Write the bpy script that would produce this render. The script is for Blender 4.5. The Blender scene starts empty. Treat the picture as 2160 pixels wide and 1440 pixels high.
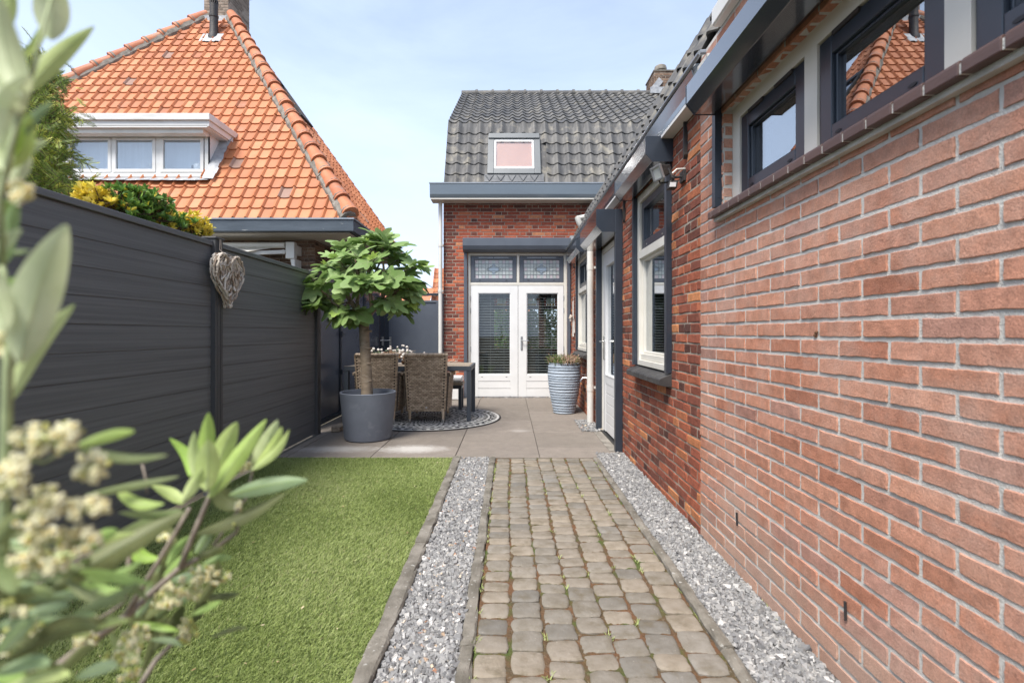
import bpy, bmesh, math, random
import numpy as np
from mathutils import Vector, Matrix

R = math.radians
rng = random.Random(11)
nrg = np.random.default_rng(5)
scene = bpy.context.scene
col = scene.collection

# ---------------------------------------------------------------- camera frame
F, CX, HY, CH = 1067.0, 1075.0, 702.0, 1.17     # focal length in photo pixels, vanishing point, eye height


def P(x, y, Y):
    return Vector(((x - CX) * Y / F, Y, CH - (y - HY) * Y / F))


# ---------------------------------------------------------------- mesh helper
class MB:
    def __init__(s):
        s.v, s.f, s.r, s.m, s.cuts = [], [], [], [], []

    def cut(s):
        s.cuts.append((len(s.v), len(s.f)))

    def add(s, vs, fs, r=None, m=0):
        o = len(s.v)
        s.v.extend([tuple(p) for p in vs])
        s.f.extend([tuple(i + o for i in f) for f in fs])
        r = rng.random() if r is None else r
        s.r.extend([r] * len(fs))
        s.m.extend([m] * len(fs))

    def box(s, x0, x1, y0, y1, z0, z1, r=None, m=0):
        x0, x1 = min(x0, x1), max(x0, x1); y0, y1 = min(y0, y1), max(y0, y1); z0, z1 = min(z0, z1), max(z0, z1)
        s.add([(x0, y0, z0), (x1, y0, z0), (x1, y1, z0), (x0, y1, z0), (x0, y0, z1), (x1, y0, z1), (x1, y1, z1), (x0, y1, z1)],
              [(3, 2, 1, 0), (4, 5, 6, 7), (0, 1, 5, 4), (1, 2, 6, 5), (2, 3, 7, 6), (3, 0, 4, 7)], r, m)

    def obox(s, c, a, b, n, r=None, m=0):
        c, a, b, n = Vector(c), Vector(a), Vector(b), Vector(n)
        q = [c - a - b - n, c + a - b - n, c + a + b - n, c - a + b - n, c - a - b + n, c + a - b + n, c + a + b + n, c - a + b + n]
        s.add(q, [(3, 2, 1, 0), (4, 5, 6, 7), (0, 1, 5, 4), (1, 2, 6, 5), (2, 3, 7, 6), (3, 0, 4, 7)], r, m)

    def bar(s, p, q, w, h, up=(0, 0, 1), r=None, m=0):
        p, q = Vector(p), Vector(q)
        d = (q - p); L = d.length; d.normalize()
        x = d.cross(Vector(up))
        if x.length < 1e-4:
            x = d.cross(Vector((0, 1, 0)))
        x.normalize(); y = x.cross(d)
        s.obox((p + q) / 2, x * w / 2, y * h / 2, d * L / 2, r, m)

    def tube(s, pts, rad, n=8, r=None, m=0, cap=True):
        pts = [Vector(p) for p in pts]
        if not isinstance(rad, (list, tuple)):
            rad = [rad] * len(pts)
        vs, fs = [], []
        t0 = (pts[1] - pts[0]).normalized()
        x = t0.cross(Vector((0.3, 0.2, 1.0)))
        if x.length < 0.05:
            x = t0.cross(Vector((1, 0, 0)))
        x.normalize()
        for i, p in enumerate(pts):
            t = (pts[min(i + 1, len(pts) - 1)] - pts[max(i - 1, 0)]).normalized()
            x = (x - t * x.dot(t)).normalized()
            y = t.cross(x)
            for k in range(n):
                a = 2 * math.pi * k / n
                vs.append(p + (x * math.cos(a) + y * math.sin(a)) * rad[i])
        for i in range(len(pts) - 1):
            for k in range(n):
                k2 = (k + 1) % n
                fs.append((i * n + k, i * n + k2, (i + 1) * n + k2, (i + 1) * n + k))
        if cap:
            fs.append(tuple(range(n - 1, -1, -1)))
            fs.append(tuple((len(pts) - 1) * n + k for k in range(n)))
        s.add(vs, fs, r, m)

    def lathe(s, cx, cy, prof, n=32, r=None, m=0, cap=True, wob=0.0):
        vs, fs = [], []
        for i, (rr, z) in enumerate(prof):
            for k in range(n):
                a = 2 * math.pi * k / n
                q = rr + (rng.uniform(-wob, wob) if wob else 0)
                vs.append((cx + q * math.cos(a), cy + q * math.sin(a), z + (rng.uniform(-wob, wob) if wob else 0)))
        for i in range(len(prof) - 1):
            for k in range(n):
                k2 = (k + 1) % n
                fs.append((i * n + k, i * n + k2, (i + 1) * n + k2, (i + 1) * n + k))
        if cap:
            fs.append(tuple(range(n - 1, -1, -1)))
            fs.append(tuple((len(prof) - 1) * n + k for k in range(n)))
        s.add(vs, fs, r, m)

    def prism(s, poly, fn, d0, d1, r=None, m=0):
        n = len(poly)
        vs = [fn(a, b, d0) for a, b in poly] + [fn(a, b, d1) for a, b in poly]
        fs = [tuple(range(n - 1, -1, -1)), tuple(range(n, 2 * n))]
        for i in range(n):
            j = (i + 1) % n
            fs.append((i, j, n + j, n + i))
        s.add(vs, fs, r, m)

    def ball(s, c, rad, sx=1, sy=1, sz=1, r=None, m=0, nu=8, nv=6, jit=0.0):
        c = Vector(c); vs, fs = [], []
        for i in range(nv + 1):
            th = math.pi * i / nv
            for k in range(nu):
                a = 2 * math.pi * k / nu
                q = rad * (1 + (rng.uniform(-jit, jit) if jit else 0))
                vs.append(c + Vector((q * sx * math.sin(th) * math.cos(a), q * sy * math.sin(th) * math.sin(a), q * sz * math.cos(th))))
        for i in range(nv):
            for k in range(nu):
                k2 = (k + 1) % nu
                fs.append((i * nu + k, (i + 1) * nu + k, (i + 1) * nu + k2, i * nu + k2))
        s.add(vs, fs, r, m)

    def build(s, name, mats, parent=None, smooth=False, bevel=0.0, clip=None):
        if s.cuts:                                        # pieces marked with cut(): one object each
            ends = [c for c in s.cuts if c != (len(s.v), len(s.f))] + [(len(s.v), len(s.f))]
            v0 = f0 = 0; first = None
            for v1, f1 in ends:
                q = MB(); q.v = s.v[v0:v1]; q.f = [tuple(i - v0 for i in f) for f in s.f[f0:f1]]; q.r = s.r[f0:f1]; q.m = s.m[f0:f1]
                if q.f:
                    o = q.build(name, mats, parent, smooth, bevel, clip); first = first or o
                v0, f0 = v1, f1
            return first
        me = bpy.data.meshes.new(name)
        o0 = root_loc(parent)
        me.from_pydata([(x - o0[0], y - o0[1], z - o0[2]) for x, y, z in s.v], [], s.f)
        if not isinstance(mats, (list, tuple)):
            mats = [mats]
        for mm in mats:
            me.materials.append(mm)
        at = me.attributes.new("rnd", 'FLOAT', 'FACE')
        at.data.foreach_set("value", s.r)
        me.polygons.foreach_set("material_index", s.m)
        if clip:
            bm = bmesh.new(); bm.from_mesh(me)
            for co, no in clip:
                c = Vector(co) - Vector(o0)
                bmesh.ops.bisect_plane(bm, geom=bm.verts[:] + bm.edges[:] + bm.faces[:], plane_co=c, plane_no=Vector(no), clear_outer=True, dist=1e-5)
            bm.to_mesh(me); bm.free()
        if smooth:
            me.polygons.foreach_set("use_smooth", [True] * len(me.polygons))
            if smooth == 'auto':
                me.set_sharp_from_angle(angle=R(38))
        me.update()
        o = bpy.data.objects.new(name, me)
        col.objects.link(o)
        if parent is not None:
            o.parent = parent
        if bevel:
            b = o.modifiers.new("bevel", 'BEVEL'); b.width = bevel; b.segments = 2; b.limit_method = 'ANGLE'; b.angle_limit = R(40)
        return o


def root_loc(o):
    if o is None:
        return (0, 0, 0)
    while o.parent is not None:
        o = o.parent
    return tuple(o.location)


def np_mesh(name, verts, faces, mats, parent=None, rnd=None, smooth=False):
    """verts (n,3), faces (m,k) numpy; rnd per face"""
    me = bpy.data.meshes.new(name)
    verts = verts - np.array(root_loc(parent))
    m, k = faces.shape
    me.vertices.add(len(verts)); me.vertices.foreach_set("co", verts.astype(np.float32).ravel())
    me.loops.add(m * k); me.loops.foreach_set("vertex_index", faces.astype(np.int32).ravel())
    me.polygons.add(m); me.polygons.foreach_set("loop_start", np.arange(0, m * k, k, dtype=np.int32))
    try:
        me.polygons.foreach_set("loop_total", np.full(m, k, dtype=np.int32))
    except Exception:
        pass
    me.update(calc_edges=True)
    at = me.attributes.new("rnd", 'FLOAT', 'FACE')
    at.data.foreach_set("value", (nrg.random(m) if rnd is None else rnd).astype(np.float32))
    me.polygons.foreach_set("use_smooth", np.full(m, bool(smooth)))
    for mm in (mats if isinstance(mats, (list, tuple)) else [mats]):
        me.materials.append(mm)
    o = bpy.data.objects.new(name, me)
    col.objects.link(o)
    if parent is not None:
        o.parent = parent
    return o


def thing(name, label, cat, loc, group=None):
    o = bpy.data.objects.new(name, None)
    o.empty_display_size = 0.1
    col.objects.link(o); o.location = loc
    return tag(o, label, cat, group)


def tag(o, label, cat, group=None, kind=None):
    o["label"] = label; o["category"] = cat
    if group: o["group"] = group
    if kind: o["kind"] = kind
    return o


def copy_tree(o, parent=None):
    c = o.copy(); col.objects.link(c)
    if parent is not None:
        c.parent = parent
    for ch in list(o.children):
        copy_tree(ch, c)
    return c


# ---------------------------------------------------------------- materials
def lin(c):
    return tuple(((x / 255) / 12.92 if x / 255 <= 0.04045 else ((x / 255 + 0.055) / 1.055) ** 2.4) for x in c)


def new_mat(name):
    m = bpy.data.materials.new(name); m.use_nodes = True
    nt = m.node_tree
    return m, nt, nt.nodes["Principled BSDF"]


def nd(nt, t, **kw):
    n = nt.nodes.new(t)
    for k, v in kw.items():
        setattr(n, k, v)
    return n


def ramp(nt, stops, interp='LINEAR'):
    n = nt.nodes.new("ShaderNodeValToRGB"); cr = n.color_ramp; cr.interpolation = interp
    while len(cr.elements) > 1:
        cr.elements.remove(cr.elements[-1])
    for i, (p, c) in enumerate(stops):
        e = cr.elements[0] if i == 0 else cr.elements.new(p)
        e.position = p
        e.color = (*c[:3], 1) if not isinstance(c, (int, float)) else (c, c, c, 1)
    return n


def coords(nt, stretch=(1, 1, 1)):
    tc = nd(nt, "ShaderNodeTexCoord"); mp = nd(nt, "ShaderNodeMapping")
    mp.inputs["Scale"].default_value = stretch
    nt.links.new(tc.outputs["Object"], mp.inputs["Vector"])
    return mp.outputs["Vector"]


def noise(nt, vec, scale, detail=4.0, rough=0.55, dist=0.0):
    n = nd(nt, "ShaderNodeTexNoise")
    n.inputs["Scale"].default_value = scale; n.inputs["Detail"].default_value = detail
    n.inputs["Roughness"].default_value = rough; n.inputs["Distortion"].default_value = dist
    nt.links.new(vec, n.inputs["Vector"])
    return n.outputs["Fac"]


def mixc(nt, fac, a, b, mode='MIX'):
    n = nd(nt, "ShaderNodeMix", data_type='RGBA', blend_type=mode)
    for sock, v in ((n.inputs[0], fac), (n.inputs[6], a), (n.inputs[7], b)):
        if hasattr(v, "links"):
            nt.links.new(v, sock)
        elif isinstance(v, (int, float)):
            sock.default_value = v
        else:
            sock.default_value = (*v[:3], 1)
    return n.outputs[2]


def mth(nt, op, a, b=None, c=None):
    n = nd(nt, "ShaderNodeMath", operation=op)
    for i, v in enumerate((a, b, c)):
        if v is None: continue
        if hasattr(v, "links"):
            nt.links.new(v, n.inputs[i])
        else:
            n.inputs[i].default_value = v
    return n.outputs[0]


def attr(nt, name="rnd"):
    return nd(nt, "ShaderNodeAttribute", attribute_name=name).outputs["Fac"]


def mat(name, c1, c2=None, scale=6.0, rough=0.6, bump=0.0, bscale=60.0, stretch=(1, 1, 1), rnd=None, metal=0.0, spec=0.5,
        speck=None, coat=0.0, rvar=0.0, bdist=0.01, contrast=(0.35, 0.65), transl=0.0, dirt=None):
    """procedural material: base tone varied by noise between c1 and c2; rnd: colour stops over the per face value; speck: (colour, scale, threshold)"""
    m, nt, b = new_mat(name)
    vec = coords(nt, stretch)
    if rnd is not None:
        rp = ramp(nt, rnd)
        nt.links.new(attr(nt), rp.inputs[0])
        base = rp.outputs[0]
        if c2 is not None:
            f = ramp(nt, [(contrast[0], 0.0), (contrast[1], 1.0)])
            nt.links.new(noise(nt, vec, scale), f.inputs[0])
            base = mixc(nt, mixfac(nt, f.outputs[0], 0.55), base, mixc(nt, 1.0, base, c2, 'MULTIPLY'))
    else:
        f = ramp(nt, [(contrast[0], 0.0), (contrast[1], 1.0)])
        nt.links.new(noise(nt, vec, scale), f.inputs[0])
        base = mixc(nt, f.outputs[0], c1, c2 if c2 is not None else tuple(x * 0.8 for x in c1))
    if speck:
        f = ramp(nt, [(speck[2], 0.0), (min(1, speck[2] + 0.06), 1.0)])
        nt.links.new(noise(nt, vec, speck[1], 3), f.inputs[0])
        base = mixc(nt, f.outputs[0], base, speck[0])
    if dirt:
        f = ramp(nt, [(dirt[2], 0.0), (dirt[3], 1.0)])
        nt.links.new(noise(nt, vec, dirt[1], 6, 0.65), f.inputs[0])
        base = mixc(nt, f.outputs[0], base, dirt[0])
    nt.links.new(base, b.inputs["Base Color"])
    b.inputs["Metallic"].default_value = metal
    b.inputs["Specular IOR Level"].default_value = spec
    if rvar:
        f2 = ramp(nt, [(0.3, max(0.02, rough - rvar)), (0.7, min(1, rough + rvar))])
        nt.links.new(noise(nt, vec, scale * 2.3), f2.inputs[0]); nt.links.new(f2.outputs[0], b.inputs["Roughness"])
    else:
        b.inputs["Roughness"].default_value = rough
    if coat:
        b.inputs["Coat Weight"].default_value = min(1, coat); b.inputs["Coat Roughness"].default_value = 0.10; b.inputs["Coat IOR"].default_value = 2.0 if coat >= 0.8 else 1.6
    if bump:
        bp = nd(nt, "ShaderNodeBump"); bp.inputs["Strength"].default_value = bump; bp.inputs["Distance"].default_value = bdist
        nt.links.new(noise(nt, vec, bscale, 5, 0.6), bp.inputs["Height"]); nt.links.new(bp.outputs[0], b.inputs["Normal"])
    if transl:
        tr = nd(nt, "ShaderNodeBsdfTranslucent"); nt.links.new(base, tr.inputs[0])
        ms = nd(nt, "ShaderNodeMixShader"); ms.inputs[0].default_value = transl
        nt.links.new(b.outputs[0], ms.inputs[1]); nt.links.new(tr.outputs[0], ms.inputs[2])
        nt.links.new(ms.outputs[0], nt.nodes["Material Output"].inputs[0])
    return m


def mixfac(nt, f, k):
    return mth(nt, 'MULTIPLY', f, k)


def glass(name, tint=(0.9, 0.95, 0.95), refl=1.9, rough=0.0):
    """window glazing: coated panes, see-through and mirror-like at a glance"""
    m, nt, b = new_mat(name)
    nt.nodes.remove(b)
    lw = nd(nt, "ShaderNodeLayerWeight"); lw.inputs[0].default_value = 0.5
    fr = nd(nt, "ShaderNodeMath", operation='MULTIPLY_ADD'); nt.links.new(mth(nt, 'POWER', lw.outputs["Facing"], 4.0), fr.inputs[0])
    fr.inputs[1].default_value = 1 - refl; fr.inputs[2].default_value = refl
    tr = nd(nt, "ShaderNodeBsdfTransparent"); tr.inputs[0].default_value = (*tint, 1)
    gl = nd(nt, "ShaderNodeBsdfGlossy"); gl.inputs["Roughness"].default_value = rough; gl.inputs[0].default_value = (0.95, 0.97, 1, 1)
    ms = nd(nt, "ShaderNodeMixShader")
    nt.links.new(fr.outputs[0], ms.inputs[0]); nt.links.new(tr.outputs[0], ms.inputs[1]); nt.links.new(gl.outputs[0], ms.inputs[2])
    nt.links.new(ms.outputs[0], nt.nodes["Material Output"].inputs[0])
    return m


MT = {}
MT['mortar'] = mat('mortar', (0.60, 0.59, 0.55), (0.47, 0.46, 0.43), 14, 0.95, 1.0, 160, bdist=0.006, dirt=((0.20, 0.18, 0.15), 1.4, 0.58, 0.8))
MT['mortar_old'] = mat('mortar_old', (0.36, 0.32, 0.26), (0.20, 0.165, 0.13), 9, 0.95, 0.8, 130, bdist=0.005)


def brick_mat(name, stops, dark, bumps=(0.5, 120), pale=None, soot=None, grain=220, dust=False):
    m, nt, b = new_mat(name)
    vec = coords(nt)
    rp = ramp(nt, stops); nt.links.new(attr(nt), rp.inputs[0])
    c = rp.outputs[0]
    f = ramp(nt, [(0.3, 0.72), (0.7, 1.22)]); nt.links.new(noise(nt, vec, 22, 5, 0.7), f.inputs[0])
    c = mixc(nt, 1.0, c, f.outputs[0], 'MULTIPLY')
    f = ramp(nt, [(0.62, 0.0), (0.72, 1.0)]); nt.links.new(noise(nt, vec, 60, 4, 0.7), f.inputs[0])
    c = mixc(nt, mixfac(nt, f.outputs[0], 0.6), c, dark)
    if pale:
        f = ramp(nt, [(pale[2], 0.0), (pale[3], 1.0)]); nt.links.new(noise(nt, vec, pale[1], 6, 0.7), f.inputs[0])
        c = mixc(nt, mixfac(nt, f.outputs[0], pale[4]), c, pale[0])
    if soot:
        f = ramp(nt, [(soot[2], 0.0), (soot[3], 1.0)]); nt.links.new(noise(nt, vec, soot[1], 5, 0.65), f.inputs[0])
        c = mixc(nt, mixfac(nt, f.outputs[0], soot[4]), c, soot[0])
    if dust:                                          # pale splash dust on the lowest courses, with a ragged edge
        sp = nd(nt, "ShaderNodeSeparateXYZ"); nt.links.new(vec, sp.inputs[0])
        hh = mth(nt, 'ADD', sp.outputs[2], mth(nt, 'MULTIPLY', noise(nt, vec, 2.2, 6, 0.7), -0.62))
        f = ramp(nt, [(0.30, 1.0), (0.52, 0.0)]); nt.links.new(mth(nt, 'ADD', hh, 0.5), f.inputs[0])
        c = mixc(nt, mixfac(nt, f.outputs[0], 0.55), c, (0.40, 0.29, 0.225))
    f = ramp(nt, [(0.3, 0.8), (0.7, 1.18)]); nt.links.new(noise(nt, vec, grain, 2, 0.6), f.inputs[0])
    c = mixc(nt, 1.0, c, f.outputs[0], 'MULTIPLY')
    nt.links.new(c, b.inputs["Base Color"])
    b.inputs["Roughness"].default_value = 0.9; b.inputs["Specular IOR Level"].default_value = 0.25
    bp = nd(nt, "ShaderNodeBump"); bp.inputs["Strength"].default_value = bumps[0]; bp.inputs["Distance"].default_value = 0.006
    nt.links.new(noise(nt, vec, bumps[1], 6, 0.7), bp.inputs["Height"]); nt.links.new(bp.outputs[0], b.inputs["Normal"])
    return m


MT['brick_pink'] = brick_mat('brick_pink', [(0, (0.37, 0.158, 0.100)), (0.12, (0.44, 0.196, 0.124)), (0.35, (0.485, 0.230, 0.150)), (0.6, (0.455, 0.225, 0.158)), (0.85, (0.525, 0.26, 0.172)), (0.95, (0.44, 0.24, 0.185)), (1, (0.33, 0.165, 0.125))],
                             (0.20, 0.085, 0.06), (0.75, 130), pale=((0.58, 0.40, 0.325), 2.2, 0.45, 0.68, 0.56), dust=True, soot=((0.26, 0.155, 0.12), 2.2, 0.60, 0.75, 0.4))
MT['brick_old'] = brick_mat('brick_old', [(0, (0.075, 0.035, 0.028)), (0.14, (0.13, 0.050, 0.036)), (0.35, (0.23, 0.072, 0.045)), (0.6, (0.30, 0.090, 0.051)), (0.84, (0.35, 0.110, 0.058)), (0.92, (0.41, 0.155, 0.07)), (1, (0.56, 0.235, 0.10))],
                            (0.05, 0.028, 0.024), (1.0, 70), pale=((0.40, 0.26, 0.20), 5.0, 0.62, 0.78, 0.45), soot=((0.06, 0.036, 0.03), 3.0, 0.55, 0.72, 0.6))
MT['brick_back'] = brick_mat('brick_back', [(0, (0.10, 0.045, 0.038)), (0.18, (0.20, 0.060, 0.042)), (0.45, (0.33, 0.082, 0.048)), (0.75, (0.41, 0.105, 0.055)), (0.93, (0.46, 0.145, 0.075)), (1, (0.52, 0.22, 0.11))],
                             (0.07, 0.04, 0.035), (0.7, 90), soot=((0.12, 0.055, 0.045), 2.5, 0.58, 0.75, 0.5))
MT['brick_brown'] = brick_mat('brick_brown', [(0, (0.085, 0.058, 0.045)), (0.4, (0.14, 0.088, 0.062)), (0.7, (0.185, 0.115, 0.078)), (1, (0.25, 0.17, 0.12))],
                              (0.05, 0.036, 0.03), (0.7, 90), pale=((0.40, 0.36, 0.30), 6.0, 0.6, 0.75, 0.5))
MT['grey_tile'] = mat('grey_tile', (0.1, 0.1, 0.1), (0.62, 0.60, 0.56), 5, 0.62, 0.45, 90, bdist=0.006, spec=0.45,
                      rnd=[(0, (0.070, 0.070, 0.071)), (0.5, (0.096, 0.094, 0.092)), (1, (0.130, 0.125, 0.117))], dirt=((0.26, 0.235, 0.185), 4.5, 0.54, 0.76), speck=((0.40, 0.33, 0.15), 9, 0.73))
MT['orange_tile'] = mat('orange_tile', (0.1, 0.1, 0.1), (0.80, 0.72, 0.66), 5, 0.55, 0.3, 70, bdist=0.004, spec=0.35,
                        rnd=[(0, (0.34, 0.135, 0.070)), (0.05, (0.40, 0.145, 0.066)), (0.35, (0.455, 0.165, 0.072)), (0.7, (0.50, 0.190, 0.084)), (0.95, (0.55, 0.235, 0.115)), (1.0, (0.28, 0.17, 0.13))],
                        dirt=((0.33, 0.20, 0.14), 3.5, 0.60, 0.82))
MT['orange_ridge'] = mat('orange_ridge', (0.1, 0.1, 0.1), (0.75, 0.66, 0.6), 7, 0.6, 0.3, 70, bdist=0.004,
                         rnd=[(0, (0.40, 0.140, 0.066)), (0.5, (0.47, 0.168, 0.076)), (1, (0.52, 0.21, 0.10))], dirt=((0.26, 0.20, 0.16), 5, 0.57, 0.75))
MT['cement'] = mat('cement', (0.27, 0.245, 0.21), (0.14, 0.125, 0.105), 9, 0.95, 0.8, 50)
MT['navy'] = mat('navy', (0.030, 0.038, 0.052), (0.024, 0.031, 0.043), 3, 0.34, 0.12, 320, bdist=0.0008, spec=0.5, rvar=0.06)
MT['navy_gloss'] = mat('navy_gloss', (0.062, 0.084, 0.104), (0.050, 0.068, 0.088), 3, 0.2, 0.2, 14, bdist=0.002, stretch=(0.4, 1, 1), spec=0.6, coat=0.9)
MT['navy_old'] = mat('navy_old', (0.072, 0.092, 0.115), (0.045, 0.060, 0.078), 5, 0.5, 0.5, 30, bdist=0.004, stretch=(0.35, 1, 2.2), speck=((0.30, 0.31, 0.31), 16, 0.70))
MT['box_dark'] = mat('box_dark', (0.030, 0.033, 0.040), (0.026, 0.029, 0.036), 3, 0.26, 0.12, 420, bdist=0.0004, spec=0.8, coat=1.0)
MT['sash_navy'] = mat('sash_navy', (0.030, 0.040, 0.056), (0.024, 0.032, 0.046), 6, 0.28, 0.2, 90, bdist=0.0015, stretch=(1, 0.2, 1), spec=0.55)
MT['cream'] = mat('cream', (0.66, 0.635, 0.575), (0.60, 0.575, 0.51), 4, 0.38, 0.08, 60, bdist=0.001)
MT['white'] = mat('white', (0.71, 0.71, 0.70), (0.66, 0.66, 0.65), 3, 0.36, 0.06, 60, bdist=0.001)
MT['white_old'] = mat('white_old', (0.72, 0.715, 0.695), (0.61, 0.60, 0.565), 2.5, 0.5, 0.15, 40, bdist=0.002, stretch=(0.3, 1, 2), dirt=((0.48, 0.46, 0.41), 3, 0.62, 0.85))
MT['pipe'] = mat('pipe', (0.66, 0.65, 0.61), (0.58, 0.565, 0.52), 3, 0.42, 0.05, 40, stretch=(1, 1, 0.3))
MT['lead'] = mat('lead', (0.40, 0.41, 0.42), (0.24, 0.25, 0.27), 9, 0.55, 0.6, 25, metal=0.15)
MT['zinc'] = mat('zinc', (0.34, 0.36, 0.38), (0.26, 0.28, 0.30), 4, 0.35, 0.05, 30, metal=0.6)
MT['steel'] = mat('steel', (0.62, 0.62, 0.60), (0.5, 0.5, 0.5), 8, 0.28, metal=0.95)
MT['hinge'] = mat('hinge', (0.36, 0.37, 0.38), None, 8, 0.4, metal=0.6)
MT['black'] = mat('black', (0.012, 0.012, 0.013), (0.018, 0.018, 0.018), 8, 0.45, 0.2, 80)
MT['iron'] = mat('iron', (0.020, 0.021, 0.024), (0.04, 0.032, 0.027), 14, 0.6, 0.5, 60)
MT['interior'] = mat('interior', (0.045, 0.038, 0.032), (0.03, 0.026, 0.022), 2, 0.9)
MT['pane'] = glass('pane', (0.50, 0.55, 0.57), 0.40)
MT['pane_door'] = glass('pane_door', (0.92, 0.95, 0.95), 0.05)
MT['pane_pale'] = glass('pane_pale', (0.90, 0.93, 0.95), 0.15)
MT['fence'] = mat('fence', (0.150, 0.152, 0.155), (0.108, 0.110, 0.113), 11, 0.55, 0.6, 70, stretch=(1, 0.06, 5.0), bdist=0.0025, spec=0.4, speck=((0.175, 0.17, 0.162), 36, 0.66), dirt=((0.150, 0.149, 0.147), 2.0, 0.54, 0.84))
MT['fence_post'] = mat('fence_post', (0.070, 0.070, 0.072), (0.056, 0.056, 0.058), 9, 0.5, 0.4, 120, stretch=(1, 1, 0.15), bdist=0.001)
MT['panel'] = mat('panel', (0.085, 0.096, 0.122), (0.074, 0.084, 0.107), 3, 0.24, 0.1, 8, bdist=0.004, spec=0.6)
MT['gate'] = mat('gate', (0.088, 0.102, 0.126), (0.077, 0.089, 0.112), 4, 0.42, 0.25, 240, bdist=0.001)


# ---------------------------------------------------------------- bricks and tiles
def lump(mb, fm, u0, u1, v0, v1, d0, d1, inset, nu, nv, jit, r=None, m=0):
    pts = []
    for i in range(nu): pts.append((u0 + (u1 - u0) * i / nu, v0, 0, 1))
    for i in range(nv): pts.append((u1, v0 + (v1 - v0) * i / nv, -1, 0))
    for i in range(nu): pts.append((u1 - (u1 - u0) * i / nu, v1, 0, -1))
    for i in range(nv): pts.append((u0, v1 - (v1 - v0) * i / nv, 1, 0))
    cu, cv = (u0 + u1) / 2, (v0 + v1) / 2
    hu, hv = max(1e-5, (u1 - u0) / 2), max(1e-5, (v1 - v0) / 2)
    n = len(pts); vs = []
    J = []
    for (u, v, a, b) in pts:
        J.append((u + rng.uniform(-jit, jit), v + rng.uniform(-jit, jit)))
    tl, tl2 = rng.uniform(-jit, jit), rng.uniform(-jit, jit)
    for u, v in J: vs.append(fm(u, v, d0))
    for u, v in J: vs.append(fm(u, v, d1 - inset * 0.8))
    for u, v in J:
        uu = u + (cu - u) / hu * inset if abs(cu - u) > hu * 0.9 else u
        vv = v + (cv - v) / hv * inset if abs(cv - v) > hv * 0.9 else v
        vs.append(fm(uu, vv, d1 + tl * (uu - cu) / hu + tl2 * (vv - cv) / hv))
    fs = []
    for k in (0, 1):
        for i in range(n):
            j = (i + 1) % n
            fs.append((k * n + i, k * n + j, (k + 1) * n + j, (k + 1) * n + i))
    fs.append(tuple(2 * n + i for i in range(n)))
    mb.add(vs, fs, r, m)


def bricks(mb, fm, U0, U1, V0, V1, openings=(), pitch=0.22, course=0.062, joint=0.01, bond='run', uph=0.0, vph=0.0, proud=0.005, jit=0.0014, inset=0.004, nu=5, nv=2, colour=None, m=0):
    k0 = int(math.floor((V0 - vph) / course)) - 1
    k1 = int(math.ceil((V1 - vph) / course)) + 1
    for k in range(k0, k1):
        va, vb = vph + k * course + joint / 2, vph + (k + 1) * course - joint / 2
        va, vb = max(va, V0), min(vb, V1)
        if vb - va < 0.012: continue
        vc = (va + vb) / 2
        iv = [(U0, U1)]
        for (a, b, c, d) in openings:
            if c < vc < d:
                nw = []
                for (p, q) in iv:
                    if b <= p or a >= q: nw.append((p, q)); continue
                    if a > p: nw.append((p, a))
                    if b < q: nw.append((b, q))
                iv = nw
        off = uph + (pitch / 2 if k % 2 else 0.0)
        segs = []
        if bond == 'run' or (bond == 'mix' and k % 2 == 0):
            i0 = int(math.floor((U0 - off) / pitch)) - 1
            i1 = int(math.ceil((U1 - off) / pitch)) + 1
            for i in range(i0, i1):
                segs.append((off + i * pitch, off + (i + 1) * pitch))
        else:
            p = off + pitch * (math.floor((U0 - off) / pitch) - 1) + pitch * 0.25
            t = k
            while p < U1:
                L = pitch / 2 if (t % 3 != 0) else pitch
                segs.append((p, p + L)); p += L; t += 1
        for (a, b) in segs:
            a += joint / 2; b -= joint / 2
            for (p, q) in iv:
                aa, bb = max(a, p), min(b, q)
                if bb - aa < 0.03: continue
                r = rng.random()
                if colour: r = colour((aa + bb) / 2, vc, bb - aa, r)
                dd = proud + rng.uniform(-0.0012, 0.0012)
                n_u = max(1, int(round(nu * (bb - aa) / pitch)))
                lump(mb, fm, aa, bb, va, vb, -0.004, dd, inset, n_u, nv, jit, r, m)


def wall_slab(mb, fm, U0, U1, V0, V1, openings, thick, m=1):
    us = sorted({U0, U1, *[x for o in openings for x in (max(U0, o[0]), min(U1, o[1]))]})
    vs = sorted({V0, V1, *[x for o in openings for x in (max(V0, o[2]), min(V1, o[3]))]})
    for i in range(len(us) - 1):
        run = None
        for j in range(len(vs) - 1):
            cu, cv = (us[i] + us[i + 1]) / 2, (vs[j] + vs[j + 1]) / 2
            hole = any(o[0] < cu < o[1] and o[2] < cv < o[3] for o in openings)
            if not hole and us[i + 1] - us[i] > 1e-6 and vs[j + 1] - vs[j] > 1e-6:
                run = (vs[j], vs[j + 1]) if run is None else (run[0], vs[j + 1])
            if (hole or j == len(vs) - 2) and run:
                mb.prism([(us[i], run[0]), (us[i + 1], run[0]), (us[i + 1], run[1]), (us[i], run[1])], fm, -thick, 0.0, 0.5, m)
                run = None


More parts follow.
